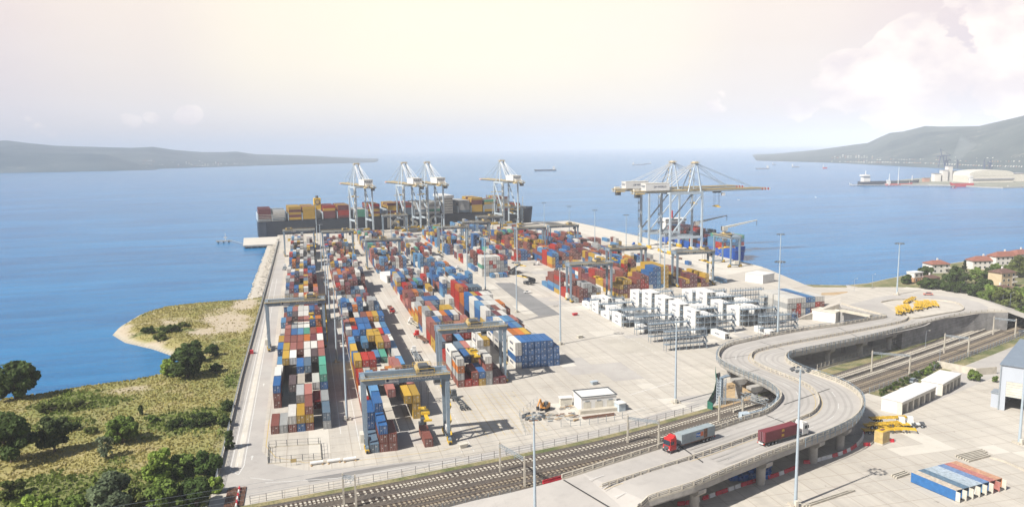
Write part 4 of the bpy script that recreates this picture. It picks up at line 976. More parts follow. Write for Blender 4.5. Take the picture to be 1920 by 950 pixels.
block('far right', 192, 500, 4, 8, 'right', hmax=4, hmin=2); block('far right', 192, 575, 15, 8, 'red', hmax=4); block('far right', 222, 545, 2, 9, table=[['', '', 'oyw', '', 'lb', '', 'nm', 'n', 'wg']], mix='right', hmax=3)
block('far right', 222, 600, 2, 10, 'blue', hmax=4, hmin=2); block('far right', 222, 640, 6, 7, 'red', hmax=3)
block('right of the racks', 222.5, 339, 2, 9, table=[['gwgw', 'bngw', 'nrrw', 'gwgw', 'bbgb', 'bngl', 'bsrw', 'bsnw', 'bb'], ['gwww', 'gngw', 'nngw', 'ggww', 'bbgb', 'bbgl', 'bbrw', '', '']])
for (x, y, z, k, L) in ((247, 443, 0, 'l', CL), (258, 560, 0, 'w', CL), (262, 520, 0, 'b', 6.06), (131, 540, 0, 'm', 6.06), (134.5, 541, 0, 'n', 6.06), (117, 513, 0, 'l', 6.06), (119.8, 513, 0, 'w', 6.06), (122.6, 513, 0, 'l', 6.06), (125.4, 513, 0, 'b', 6.06), (252, 470, 0, 'w', CL), (240, 500, 0, 'n', CL)):
    CONTS.append((x, y, z, L, k, 'loose', 0, 0, 0))

grid = {}
for c in CONTS: grid.setdefault((c[5], round(c[0]/PW*2), round(c[1]/6), c[7]), 1)
occ = {(c[5], c[6], c[8], c[7]) for c in CONTS if c[5] != 'loose'}
def hidden(c):
    if c[5] == 'loose' or c[3] < 10: return False
    b, k, r, t = c[5], c[6], c[8], c[7]
    return all(q in occ for q in ((b, k, r, t+1), (b, k-1, r, t), (b, k+1, r, t), (b, k, r-1, t)))
VIS = [c for c in CONTS if not hidden(c)]
def infr(c):
    x, y, z = proj((c[0], c[1], c[2]+1.3)); return -10 < x < 1930 and y < 960
near = sorted([c for c in VIS if infr(c) and c[5] in ('leftmost block', 'second block from left', 'third block from left', 'tall block right of centre')], key=lambda c: proj((c[0], c[1], c[2]))[2])
NIND = 285
IND = near[:NIND]; REST = [c for c in VIS if c not in set(IND)]

# the single container: corner posts and rails around slightly sunk panels, two leaves of doors
def cont_meshes(L, colr):
    w, h = CWD/2, CH-.04; m = MB(); fr = tuple(c*.85 for c in colr); uv = []
    def q(pts, c, u):
        m.poly(pts, PAINT, c); uv.extend(u)
    s = .035
    for sx in (-1, 1):                     # long sides (sunk panel between rails)
        x = sx*(w-s); P = [(x, .12, .14), (x, L-.12, .14), (x, L-.12, h-.1), (x, .12, h-.1)]
        P = P if sx > 0 else P[::-1]; U = [(0, 0), (L, 0), (L, h), (0, h)]; q(P, colr, U if sx > 0 else U[::-1])
        for (z0, z1) in ((0, .16), (h-.11, h)):
            k = len(m.f); m.box(min(sx*w, sx*(w-.09)), max(sx*w, sx*(w-.09)), 0, L, z0, z1, PAINT, fr); uv.extend([(0, 0)]*4*(len(m.f)-k))
        for y in (0, L-.12):
            k = len(m.f); m.box(min(sx*w, sx*(w-.14)), max(sx*w, sx*(w-.14)), y, y+.12, .16, h-.11, PAINT, fr); uv.extend([(0, 0)]*4*(len(m.f)-k))
    q([(-w+.05, 0, h-.03), (w-.05, 0, h-.03), (w-.05, L, h-.03), (-w+.05, L, h-.03)], colr, [(0, 0), (0, 2.4), (L, 2.4), (L, 0)])
    q([(w-.1, L-.03, .1), (-w+.1, L-.03, .1), (-w+.1, L-.03, h-.1), (w-.1, L-.03, h-.1)], colr, [(0, 0), (2.4, 0), (2.4, h), (0, h)])
    for (y0, y1) in ((0, .07), (L-.07, L)):
        for (z0, z1) in ((0, .14), (h-.1, h)):
            k = len(m.f); m.box(-w+.14, w-.14, y0, y1, z0, z1, PAINT, fr); uv.extend([(0, 0)]*4*(len(m.f)-k))
    body = (m, uv); ds = []
    for sx in (-1, 1):
        m = MB(); uv = []; x0, x1 = (-w+.14, -.01) if sx < 0 else (.01, w-.14)
        u0, u1 = (0, .5) if sx < 0 else (.5, 1)
        m.poly([(x0, .05, .13), (x1, .05, .13), (x1, .05, h-.1), (x0, .05, h-.1)], PDOOR, colr); uv += [(u0, 0), (u1, 0), (u1, 1), (u0, 1)]
        for rx in (x0+.28, x1-.28):
            k = len(m.f); m.beam((rx, .02, .16), (rx, .02, h-.13), .045, .045, PAINT, c=(.5, .5, .5)); uv.extend([(0, 0)]*4*(len(m.f)-k))
        ds.append((m, uv))
    return body, ds
CM = {}
def cont_proto(L, k):
    if (L, k) not in CM:
        b, ds = cont_meshes(L, CC[k]); o = [b[0].build('body', uv=b[1])] + [d[0].build('door', uv=d[1]) for d in ds]
        CM[(L, k)] = [x.data for x in o]
        for x in o: bpy.data.objects.remove(x)
    return CM[(L, k)]
def add_cont(c, label, group, rz=0.0):
    r = empty('shipping_container', (c[0], c[1], c[2]), rz, label, 'container', group)
    for nm, me in zip(('body', 'door', 'door'), cont_proto(c[3], c[4])):
        o = bpy.data.objects.new(nm, me); COL.objects.link(o); o.parent = r
    return r
LT = {}
def side_mark(r, k, L):
    w = {'w': ('MAERSK', LETT, 1.15), 'y': ('msc', RUST, 1.4), 'm': ('msc', YELD, 1.3)}.get(k)
    if not w or L < 10: return
    if k not in LT: o = text('lettering', w[0], w[2], (0, 0, 0), (0, 0, 0), w[1], sx=1.25); LT[k] = o.data; bpy.data.objects.remove(o)
    o = bpy.data.objects.new('lettering', LT[k]); COL.objects.link(o); o.parent = r; o.location = (-CWD/2-.012, L*.5, 1.35); o.rotation_euler = (PI/2, 0, -PI/2); o.scale = (1.25, 1, 1)
seen = {}
for c in IND:
    size = ' short' if c[3] < 10 else ''
    back = ''
    if c[3] < 10 and (c[5], c[6], c[7], c[8]) in seen: back = ' rear'
    seen[(c[5], c[6], c[7], c[8])] = 1
    lab = f"{CN[c[4]]}{size}{back} container, {ORD[c[6]]} from left, {ORD[c[7]]} tier, {ORD[c[8]]} row, {c[5]}"
    r_ = add_cont(c, lab, 'containers stacked in the near yard blocks')
    if (c[5], c[6]-1, c[8], c[7]) not in occ: side_mark(r_, c[4], c[3])
# everything beyond the nearest 300: one mesh
QB = []; QC = []; QU = []; QM = []
def stack_box(x, y, z, L, k, along='y', ux=None):
    colr = np.array(CC[k])*rc.uniform(.85, 1.12) if isinstance(k, str) else np.array(k)
    w, h = CWD/2, CH-.05
    ex, ey = (Vector((1, 0, 0)), Vector((0, 1, 0))) if ux is None else (ux, Vector((-ux.y, ux.x, 0)))
    o = Vector((x, y, z))
    def P(a, b, c): return o+ex*a+ey*b+Vector((0, 0, c))
    F_ = [([P(-w, 0, 0), P(w, 0, 0), P(w, 0, h), P(-w, 0, h)], [(0, 0), (1, 0), (1, 1), (0, 1)], 1),
          ([P(w, 0, 0), P(w, L, 0), P(w, L, h), P(w, 0, h)], [(0, 0), (L, 0), (L, h), (0, h)], 0),
          ([P(-w, L, 0), P(-w, 0, 0), P(-w, 0, h), P(-w, L, h)], [(0, 0), (L, 0), (L, h), (0, h)], 0),
          ([P(w, L, 0), P(-w, L, 0), P(-w, L, h), P(w, L, h)], [(0, 0), (2.4, 0), (2.4, h), (0, h)], 0),
          ([P(-w, 0, h), P(w, 0, h), P(w, L, h), P(-w, L, h)], [(0, 0), (0, 2.4), (L, 2.4), (L, 0)], 0)]
    for p, u, mi in F_: QB.extend([tuple(v) for v in p]); QU.extend(u); QM.append(mi); QC.append(tuple(np.clip(colr, 0, 1)))
for c in REST: stack_box(c[0], c[1], c[2], c[3], c[4])
def flush_stacks(name, label):
    global QB, QC, QU, QM
    o = fast_quads(name, np.array(QB), np.array(QC), label, 'containers', PAINT); me = o.data
    me.materials.append(PDOOR); me.polygons.foreach_set('material_index', np.array(QM, dtype=np.int32))
    l = me.uv_layers.new(name='UVMap'); l.data.foreach_set('uv', np.array(QU, dtype=np.float32).ravel()); me.update(); QB = []; QC = []; QU = []; QM = []
    return o
print('containers', len(CONTS), len(VIS), len(IND), len(REST))

# ================================================================ RUBBER TYRED GANTRIES
def make_rtg():
    """origin at ground centre; spans X by 23.6, wheelbase 6.8 along Y, height 21.4"""
    S, B_, H = 11.8, 3.3, 19.4
    r = empty('gantry_crane', (0, 0, 0))
    for y in (-B_, B_):
        m = MB(); m.box(-S-.9, S+.9, y-.55, y+.55, H, H+1.9, STEELB); m.build('girder', parent=r)
        m = MB()
        yy = y+(.9 if y > 0 else -.9)
        m.box(-S-.9, S+.9, min(yy-.45, yy+.45), max(yy-.45, yy+.45), H+1.6, H+1.68, YELD)
        for z in (2.2, 2.75): m.beam((-S-.9, yy*1.08, H+z), (S+.9, yy*1.08, H+z), .07, .07, YELD)
        for k in range(25): m.beam((-S-.9+k*1.06, yy*1.08, H+1.7), (-S-.9+k*1.06, yy*1.08, H+2.75), .07, .07, YELD)
        m.build('walkway', parent=r)
    for x in (-S, S):
        m = MB(); m.box(x-.6, x+.6, -B_+.55, B_-.55, H+.1, H+1.7, STEELB); m.build('end_beam', parent=r)
        for y in (-B_, B_):
            m = MB(); m.beam((x, y*1.05, 1.9), (x, y, H), .75, .95, STEELB, 1.25, 1.1); m.build('leg', parent=r)
        m = MB(); m.box(x-.45, x+.45, -5.2, 5.2, 1.2, 2.0, STEELB); m.build('sill_beam', parent=r)
        for y in (-4.2, 4.2):
            b = MB(); b.box(x-.55, x+.55, y-1.2, y+1.2, .55, 1.3, YEL); b.beam((x-.62, y, 1.2), (x-.62, y, 2.3), .3, .7, YEL); bo = b.build('wheel_bogie', parent=r)
            for dy in (-.75, .75):
                w = MB(); w.tube((x-.3, y+dy, .62), (x+.3, y+dy, .62), .62, n=14, m=DARK); w.build('wheel', parent=bo)
    m = MB(); m.box(-S-1.6, -S-.5, -2.2, 1.2, 2.2, 4.7, OFFW); m.build('power_house', parent=r)
    m = MB(); m.box(S-.4, S+.7, -1.4, 1.8, 2.2, 4.3, WHITE); m.build('electrical_house', parent=r)
    m = MB()
    for k in range(8): m.beam((S+.9, -2.6+(k % 2)*3.4, 2+k*2.15), (S+.9, .8-(k % 2)*3.4, 4.15+k*2.15), .5, .1, YEL)
    m.build('stairs', parent=r)
    # trolley with hoist, cab and spreader
    tx = 1.5; t = MB(); t.box(tx-2.6, tx+2.6, -3.9, 3.9, H+1.95, H+2.3, DGREY); t.box(tx-1.4, tx+1.2, -2.2, 1.6, H+2.3, H+3.9, DGREY); t.tube((tx-1.8, 2.6, H+3), (tx+1.8, 2.6, H+3), .7, n=12, m=YELD); t.box(tx-2.3, tx-1.5, -2.6, 2.6, H+2.3, H+3.1, YELD)
    for q in ((tx-2.6, -3.9), (tx+2.6, -3.9), (tx+2.6, 3.9), (tx-2.6, 3.9)): t.beam((*q, H+2.3), (*q, H+3.5), .1, .1, YEL)
    for y in (-3.9, 3.9): t.beam((tx-2.6, y, H+3.5), (tx+2.6, y, H+3.5), .1, .1, YEL)
    tr = t.build('trolley', parent=r)
    c = MB(); c.box(tx+2.9, tx+4.6, -1.5, .9, H-2.2, H+.1, WHITE); c.box(tx+2.88, tx+4.62, -1.56, -1.5, H-1.6, H-.3, GLASS); c.build('cab', parent=tr)
    zs = 13.5; s = MB(); s.box(tx-.5, tx+.5, -6.0, 6.0, zs, zs+.45, YEL); s.box(tx-1.15, tx+1.15, -6.1, -5.7, zs-.15, zs+.4, YEL); s.box(tx-1.15, tx+1.15, 5.7, 6.1, zs-.15, zs+.4, YEL); s.box(tx-1.2, tx+1.2, -1.6, 1.6, zs+.4, zs+1.1, YEL); s.build('spreader', parent=r)
    m = MB()
    for x in (tx-1, tx+1):
        for y in (-1.4, 1.4): m.beam((x, y, zs+1), (x, y, H+2), .09, .09, DARK)
    m.build('hoist_rope', parent=r)
    text('lettering', 'KONECRANES', 1.25, (S*.42, -B_-.58, H+1.0), (PI/2, 0, 0), LETW, r, sx=1.15)
    m = MB(); m.box(-S*.34-1.9, -S*.34+1.9, -B_-.62, -B_-.56, H+.35, H+1.6, WHITE); pl = m.build('name_plate', parent=r)
    m = MB(); m.tube((-S*.34-1.2, -B_-.66, H+.97), (-S*.34-1.2, -B_-.62, H+.97), .42, n=16, m=LETT); m.build('emblem', parent=pl)
    text('lettering', 'DP WORLD', .58, (-S*.34+.45, -B_-.65, H+.97), (PI/2, 0, 0), LETT, pl)
    return r
rtgs = [(24.8, 226.2, 0, 'large slate gantry crane astride the second block, nearest the camera', 5.5, 8.2),
        (-6.8, 357.5, 0, 'slate gantry crane astride the middle of the leftmost block', 6.5, 13.5),
        (55.5, 282.2, 0, 'slate gantry crane beside the tall blue container block', 1.0, 10.8),
        (-6.8, 683, 0, 'distant gantry crane at the far end of the leftmost block', -8, 13),
        (23.2, 660, 0, 'distant gantry crane at the far end of the second block', 6, 13),
        (52.2, 585, 0, 'gantry crane astride red stacks beyond the white yard warehouse', 0, 14),
        (84, 800, 0, 'farthest gantry crane in front of the black ship letters', 3, 14),
        (116, 656, 0, 'gantry crane left of the big white container stack, far yard', 8, 12),
        (143, 694, 0, 'gantry crane lifting a white box in the far yard', 9, 12),
        (167, 745, 0, 'gantry crane at the foot of the lone ship to shore crane', 2, 14),
        (174, 627, 0, 'gantry crane with yellow containers beneath in the far yard', -8, 14),
        (203.5, 632, 0, 'gantry crane between yellow and red far stacks', 6, 14),
        (218, 860, 0, 'gantry crane right of the lone ship to shore crane', 0, 14),
        (150, 419, 0, 'gantry crane beside the empty white refrigerated racks', 5, 12),
        (194.5, 474, 0, 'gantry crane astride blue and yellow stacks right of centre', -9, 14),
        (225.5, 444, 0, 'gantry crane over low red and yellow containers near the quay', 8, 14),
        (286, 512, R(90), 'gantry crane turned across the quay beside the small blue ship', 0, 12)]
proto = make_rtg()
for i, (x, y, a, l, tx, zs) in enumerate(rtgs):
    o = proto if i == 0 else copy_tree(proto)
    o.location = (x, y, 0); o.rotation_euler.z = a; tag(o, l, 'gantry crane', 'rubber tyred gantry cranes over the stacks')
for i, (x, y, a, l, tx, zs) in enumerate(rtgs):
    o = [q for q in bpy.data.objects if q.get('label') == l][0]
    for ch in o.children:
        n = ch.name.split('.')[0]
        if n in ('trolley', 'spreader', 'hoist_rope'): ch.location.x += tx-1.5
        if n == 'spreader': ch.location.z += zs-13.5
        if n == 'hoist_rope':
            k = (21.4-zs-1)/(21.4-14.5); ch.scale.z = k; ch.location.z = 21.4*(1-k)

# ================================================================ SHIP TO SHORE CRANES
def make_sts():
    """origin at ground under the crane centre; sea side at +Y, gauge 27, legs 17 apart along X, boom to +Y"""
    G_, S, ZB, ZA = 13.5, 8.5, 47, 70.5
    r = empty('quay_crane', (0, 0, 0))
    for x in (-S, S):
        for y in (-G_, G_):
            m = MB(); m.beam((x, y, 2.2), (x, y, ZB+1), 1.5, 1.5, STEELL, 1.3, 1.3); m.build('leg', parent=r)
        m = MB(); m.box(x-.7, x+.7, -G_-.6, G_+.6, 12.0, 13.8, STEELL); m.build('portal_beam', parent=r)
        m = MB(); m.beam((x, G_, ZB-1), (x, -G_, 14.5), 1.0, 1.0, STEELL); m.build('brace', parent=r)
        m = MB(); m.box(x-.6, x+.6, -G_, G_, ZB-.6, ZB+1.2, STEELL); m.build('top_beam', parent=r)
    for y in (-G_, G_):
        m = MB(); m.box(-S-1, S+1, y-.8, y+.8, 1.6, 3.2, STEELL); m.build('sill_beam', parent=r)
        m = MB(); m.box(-S, S, y-.6, y+.6, ZB-.3, ZB+1.2, STEELL); m.build('cross_beam', parent=r)
        for x in (-S, S):
            m = MB()
            for dx in (-3.2, -1.1, 1.1, 3.2): m.box(x+dx-.95, x+dx+.95, y-.8, y+.8, .9, 1.9, YEL); m.tube((x+dx-.5, y-.4, .55), (x+dx-.5, y+.4, .55), .55, n=10, m=YELD); m.tube((x+dx+.5, y-.4, .55), (x+dx+.5, y+.4, .55), .55, n=10, m=YELD)
            m.box(x-3, x+3, y-1.0, y+1.0, 1.7, 3.0, YEL); m.build('bogie', parent=r)
    # boom and bridge girders
    for x in (-2.6, 2.6):
        m = MB(); m.box(x-.6, x+.6, -G_-28, G_+2, ZB+.6, ZB+2.4, STEELL); m.box(x-.8, x+.8, -G_-28, G_+2, ZB+2.41, ZB+2.68, YELD); m.build('bridge_girder', parent=r)
        m = MB(); m.box(x-.55, x+.55, G_+2, G_+55, ZB+.7, ZB+2.3, STEELL); m.box(x-.75, x+.75, G_+2.2, G_+54, ZB+2.31, ZB+2.75, YELD); m.build('boom_girder', parent=r)
        m = MB()
        for k in range(3): m.box(x-.56, x+.56, G_+55+k*2.6, G_+56.3+k*2.6, ZB+.71, ZB+2.31, REDP); m.box(x-.55, x+.55, G_+56.3+k*2.6, G_+57.6+k*2.6, ZB+.7, ZB+2.3, WHITE)
        m.build('boom_tip', parent=r)
    m = MB()
    for k in range(26): m.box(-3.2, 3.2, -G_-26+k*4.3, -G_-25.6+k*4.3, ZB+2.4, ZB+2.7, OFFW)
    for x in (-3.9, 3.9):
        m.box(x-.5, x+.5, -G_-28, G_+58, ZB+1.7, ZB+1.8, YELD)
        for z in (2.4, 2.95): m.beam((x*1.1, -G_-28, ZB+z), (x*1.1, G_+58, ZB+z), .09, .09, YELD)
        for k in range(47): m.beam((x*1.1, -G_-28+k*2.4, ZB+1.8), (x*1.1, -G_-28+k*2.4, ZB+2.95), .09, .09, YELD)
    m.build('walkway', parent=r)
    # A frame and stays
    ya = G_-2
    for x in (-2.8, 2.8):
        m = MB(); m.beam((x*2.3, ya+2, ZB+1), (x*.8, ya, ZA), 1.0, 1.0, STEELL, .7, .7); m.beam((x*2.3, ya-9, ZB+1), (x*.8, ya-1.5, ZA-1), .8, .8, STEELL, .6, .6); m.build('apex_frame', parent=r)
        for (y1, w) in ((G_+50, .32), (G_+26, .32)):
            m = MB(); m.beam((x*.8, ya, ZA-.6), (x, y1, ZB+2.4), w, w, STEELL); m.build('forestay', parent=r)
        for (y1, w) in ((-G_-26, .3), (-G_-10, .34), (-G_, .45)):
            m = MB(); m.beam((x*.8, ya-1, ZA-.6), (x*1.2, y1, ZB+2.4), w, w, WHITE); m.build('backstay', parent=r)
    m = MB(); m.box(-3.6, 3.6, ya-2.6, ya+1.6, ZA-.4, ZA, YELD); m.box(-2.8, 2.8, ya-1.6, ya+.8, ZA, ZA+1.0, OFFW)
    for k in range(6): m.beam((-3.6+k*1.44, ya-2.6, ZA), (-3.6+k*1.44, ya-2.6, ZA+1.3), .1, .1, YELD); m.beam((-3.6+k*1.44, ya+1.6, ZA), (-3.6+k*1.44, ya+1.6, ZA+1.3), .1, .1, YELD)
    m.build('apex_platform', parent=r)
    m = MB(); 
    for k in range(11): m.beam((-3.2+(k % 2)*1.2, ya-5+k*.3, ZB+2+k*2), (-2+(k % 2)*-1.2, ya-4.6+k*.3, ZB+4+k*2), .5, .14, YELD)
    m.build('apex_stairs', parent=r)
    m = MB(); m.box(-4.6, 4.6, -G_-19, -G_+1, ZB+2.7, ZB+8.2, WHITE); m.box(-4.7, 4.7, -G_-19.1, -G_+1.1, ZB+8.2, ZB+8.5, OFFW); mh = m.build('machinery_house', parent=r)
    text('lettering', 'DP WORLD', 2.0, (4.65, -G_-7, ZB+5.6), (PI/2, 0, PI/2), LETT, mh); text('lettering', 'DP WORLD', 1.3, (0, -G_-19.05, ZB+5.6), (PI/2, 0, 0), LETT, mh)
    m = MB()
    for k in range(4): m.box(-3.9+k*2.1, -2.7+k*2.1, -G_-19.08, -G_-19.0, ZB+6.3, ZB+7.2, GLASS)
    m.build('window', parent=mh)
    m = MB(); m.box(-5.6, 5.6, -G_-27, -G_-20, ZB+.2, ZB+1.2, YELD); m.box(-4, -1, -G_-26, -G_-22, ZB+1.2, ZB+4.2, OFFW); m.box(1, 4, -G_-27, -G_-23, ZB-2.4, ZB+.2, DGREY)
    for k in range(8): m.beam((-5.6+k*1.6, -G_-27, ZB+.2), (-5.6+k*1.6, -G_-27, ZB+3.0), .14, .14, YELD)
    m.build('tail_platform', parent=r)
    m = MB()
    for k in range(13): m.beam((-S-1.3, -G_-1.6+(k % 2)*3, 3+k*3.4), (-S-1.3, -G_+1.4-(k % 2)*3, 6.4+k*3.4), .9, .25, OFFW); m.box(-S-2.0, -S-.7, -G_-1.8, -G_+1.8, 3+k*3.4, 3.15+k*3.4, GALV)
    for y in (-G_-1.8, -G_+1.8): m.beam((-S-1.3, y, 3), (-S-1.3, y, ZB), .3, .3, GALV)
    m.build('stair_tower', parent=r)
    m = MB(); m.box(-1.8, 1.8, G_+14, G_+20, ZB-.6, ZB+.6, DGREY); m.box(1.6, 3.6, G_+20, G_+22.4, ZB-2.8, ZB-.4, WHITE); tr = m.build('trolley', parent=r)
    m = MB(); 
    for q in ((-1, G_+15), (1, G_+15), (-1, G_+19), (1, G_+19)): m.beam((*q, 36), (*q, ZB-.6), .12, .12, DARK)
    m.build('hoist_rope', parent=r)
    m = MB(); m.box(-6, 6, G_+16.5, G_+17.5, 35.2, 35.8, YEL); m.box(-1.5, 1.5, G_+15.6, G_+18.4, 35.8, 36.6, YEL); m.build('spreader', parent=r)
    return r
QA = R(5.0); qo = Vector((-30, 862)); qu = Vector((math.cos(QA), math.sin(QA))); qn = Vector((-qu.y, qu.x))
def quay(s, d): p = qo+qu*s+qn*d; return p.x, p.y
sp = make_sts()
stss = [(quay(84, -17.5), R(11), 'leftmost quay crane working the black container ship'), (quay(134, -17.5), R(10.5), 'second quay crane from left, left one of the close pair'),
        (quay(159, -17.5), R(10), 'third quay crane from left, right one of the close pair'), (quay(243, -17.5), R(8), 'quay crane standing alone at the bow of the black ship'),
        ((286.5, 585), -PI/2, 'nearest quay crane, right quay, boom reaching over the small ship'), ((286.5, 625), -PI/2, 'quay crane on the right quay just behind the nearest one')]
for i, (p, a, l) in enumerate(stss):
    o = sp if i == 0 else copy_tree(sp); o.location = (p[0], p[1], 0); o.rotation_euler.z = a; tag(o, l, 'quay crane', 'ship to shore cranes on the quays')
# ================================================================ THE BIG CONTAINER SHIP (deck cargo goes into the far stacks)
HULL = mat('black_blue_hull', (0.018, 0.03, 0.05), 0.55, var=0.3, scale=0.3); HULLB = mat('blue_hull', (0.01, 0.09, 0.42), 0.5, var=0.15, scale=.3); DECKM = mat('ship_deck', (0.22, 0.24, 0.24), .8, var=.3)
def hull(mb, L, Bm, z0, zd, m, nose=26, n=14, sheer=2.5):
    """outline starts at the stern (x=0), bow at x=L, y centred"""
    def half(t, low):
        x = t*L; w = Bm/2
        if x < 8: w *= .86+.14*x/8
        k = L-nose*(1.15 if low else 1.0)
        if x > k: w *= math.sqrt(max(0.0, 1-((x-k)/(L-k))**2))**(1.0 if not low else 1.5)
        return w
    T = [i/40 for i in range(36)]+[.9, .92, .94, .955, .97, .98, .99, 1.0]
    A = [(t*L, half(t, False)) for t in T]; Bq = [(min(t*L, L-4) if t > .9 else t*L, half(t, True)) for t in T]
    for s in (1, -1):
        for (a, b), (c, d) in zip(zip(A, A[1:]), zip(Bq, Bq[1:])):
            za = zd+(sheer*((a[0]/L-.85)/.15)**1 if a[0]/L > .85 else 0); zb = zd+(sheer*((b[0]/L-.85)/.15) if b[0]/L > .85 else 0)
            q = [(c[0], s*c[1], z0), (d[0], s*d[1], z0), (b[0], s*b[1], zb), (a[0], s*a[1], za)]
            mb.poly(q if s < 0 else q[::-1], m)
    mb.poly([(0, A[0][1], zd), (0, -A[0][1], zd), (0, -A[0][1]*.8, z0), (0, A[0][1]*.8, z0)], m)
    for a, b in zip(A, A[1:]): mb.poly([(a[0], -a[1], zd-.8), (b[0], -b[1], zd-.8), (b[0], b[1], zd-.8), (a[0], a[1], zd-.8)], DECKM)
SL, SB = 308, 45
sx, sy = quay(-18, 3+SB/2)
ship = empty('container_ship', (sx, sy, 0), QA, 'huge black hulled container ship berthed along the far quay', 'ship')
m = MB(); hull(m, SL, SB, -4, 14.0, HULL, 40); m.build('hull', parent=ship)
ux = Vector((math.cos(QA), math.sin(QA), 0)); uy = Vector((-ux.y, ux.x, 0))
def shipP(x, y, z): return Vector((sx, sy, 0))+ux*x+uy*y+Vector((0, 0, z))
for k, ch in enumerate('MSC'): text('lettering', ch, 15.5, (139+k*23, -SB/2-.1, 6.4), (PI/2, 0, 0), OFFW, ship, sx=1.25)
rs = random.Random(5)
ylw = lambda: rs.choice('yyyymm')
bays = [(1, 'k', 2, 4), (15, 'g', 0, 4), (31, 'Y', 0, 5), (45, 'Y', 0, 5), (66, 'R', 0, 5), (81, 'R', 0, 5), (98, 'w', 0, 3), (113, 'm', 0, 5), (134, 'Y', 0, 5), (148, 'm', 0, 5), (164, 'g', 0, 5), (179, 'w', 0, 5), (213, 'g', 0, 5), (228, 'Y', 0, 6), (243, 'n', 0, 5), (258, 'n', 0, 6), (273, 'm', 0, 3)]
for (bx, kind, zo, tiers) in bays:
    nrow = 17 if bx > 20 else 15
    for rw_ in range(nrow):
        yy = -SB/2+2.2+rw_*2.5
        hh = tiers if rw_ == 0 else max(1, tiers-rs.choice([0, 0, 0, 1]))
        for t in range(hh):
            vis = rw_ in (0, nrow-1) or t == hh-1 or True
            k = {'Y': rs.choice('yyym'), 'R': rs.choice('mmmry'), 'g': rs.choice('gggsw'), 'w': rs.choice('wgwme'), 'm': rs.choice('mmnyrs'), 'k': 'm', 'n': rs.choice('nmyeg')}[kind]
            if rw_ not in (0, nrow-1) and t < hh-2: continue
            p = shipP(bx+(12.2 if True else 0), yy, 14.6+zo+t*2.62); stack_box(p.x, p.y, p.z, 12.19, k, ux=uy*-1 if False else Vector((-ux.y, ux.x, 0))*1)
# stack_box runs along its own length axis; lashing bridges between the bays
m = MB()
for (bx, *_r) in bays: m.box(bx-1.3, bx-.5, -SB/2+1, SB/2-1, 14, 21.5, STEELL)
m.build('lashing_bridges', parent=ship)
m = MB(); m.box(59.5, 65.0, -8, 8, 14, 23, OFFW); m.box(58.5, 65.5, -4.5, 4.5, 23, 35, YEL); m.tube((62, 0, 35), (62, 0, 37.5), 1.6, n=12, m=DGREY); fu = m.build('funnel', parent=ship)
m = MB(); m.tube((62, -4.55, 31), (62, -4.75, 31), 2.7, n=24, m=DGREY); m.tube((62, -4.7, 31), (62, -4.85, 31), 2.0, n=24, m=YELD); m.build('emblem', parent=fu)
m = MB(); m.box(196, 206, -SB/2+1, SB/2-1, 14, 31, OFFW); m.box(195, 207, -SB/2-1, SB/2+1, 31, 34, WHITE); m.tube((201, 0, 34), (201, 0, 44), .5, m=OFFW)
for k in range(6):
    for j in range(8): m.box(197+j*1.1, 197.6+j*1.1, -SB/2+.93, -SB/2+1, 16+k*2.7, 17+k*2.7, GLASS)
m.build('bridge_house', parent=ship)
m = MB(); m.box(0.4, 13, -SB/2+3, SB/2-3, 14, 19.5, STEELL)
for k in range(5): m.beam((0, -SB/2+1, 14.4+k*1.6), (26, -SB/2+1, 14.4+k*1.6), .3, .3, OFFW)
m.build('stern_frame', parent=ship)
m = MB(); m.beam((296, 0, 14), (296, 0, 28), .5, .5, OFFW); m.beam((SL-12, -8, 15.5), (SL-12, 8, 15.5), 1, 2, OFFW); m.build('foremast', parent=ship)

# small blue feeder with two deck cranes on the right quay
fd = empty('cargo_ship', (314.8, 668, 0), R(-90), 'small blue hulled cargo ship with cream deck cranes at the right quay', 'ship')
m = MB(); hull(m, 126, 20, -4, 5.5, HULLB, 20, sheer=3); m.box(3, 100, -10.03, 10.03, -3.2, -2.3, RUST); m.build('hull', parent=fd)
m = MB(); m.box(3, 14, -9.5, 9.5, 5.5, 20, WHITE); m.box(2.5, 15, -10, 10, 18, 20.6, WHITE); m.box(14.9, 15.05, -10, 10, 18.8, 19.9, GLASS); m.tube((6, 0, 20), (6, 0, 27), 1.2, m=REDP); m.build('bridge_house', parent=fd)
for x0, a in ((36, R(55)), (84, R(50))):
    r_ = MB(); r_.tube((x0, 9, 4), (x0, 9, 16), 1.6, m=OFFW); r_.box(x0-2, x0+2, 7, 11, 16, 19.5, OFFW); cr = r_.build('deck_crane', parent=fd)
    b_ = MB(); d = Vector((math.cos(a), math.sin(a), 0)); d2 = Vector((.05, 1, 0)).normalized(); b_.beam((x0, 9, 18.5), Vector((x0, 9, 18.5))+d2*28+Vector((0, 0, 5)), 2.2, 1.8, OFFW, .8, .7); b_.beam(Vector((x0, 9, 18.5))+d2*28+Vector((0, 0, 5)), Vector((x0, 9, 18.5))+d2*28+Vector((0, 0, 0.5)), .3, .3, DARK); b_.build('jib', parent=cr)
fx = Vector((0, -1, 0)); fy = Vector((1, 0, 0))
for bx in (18, 31, 46, 59, 72, 90, 103):
    for rw_ in range(7):
        for t in range(rs.choice([2, 3, 4]) if bx > 40 else 4):
            p = Vector((314.8-7.7+rw_*2.55, 668-bx, 5.2+t*2.6)); stack_box(p.x, p.y-12.2, p.z, 12.19, rs.choice('mmrrbssdl' if bx < 80 else 'bllrwe'))
stack_note = 'multicoloured containers filling the farther yard blocks and the decks of the two berthed ships'
flush_stacks('container_stacks', stack_note)

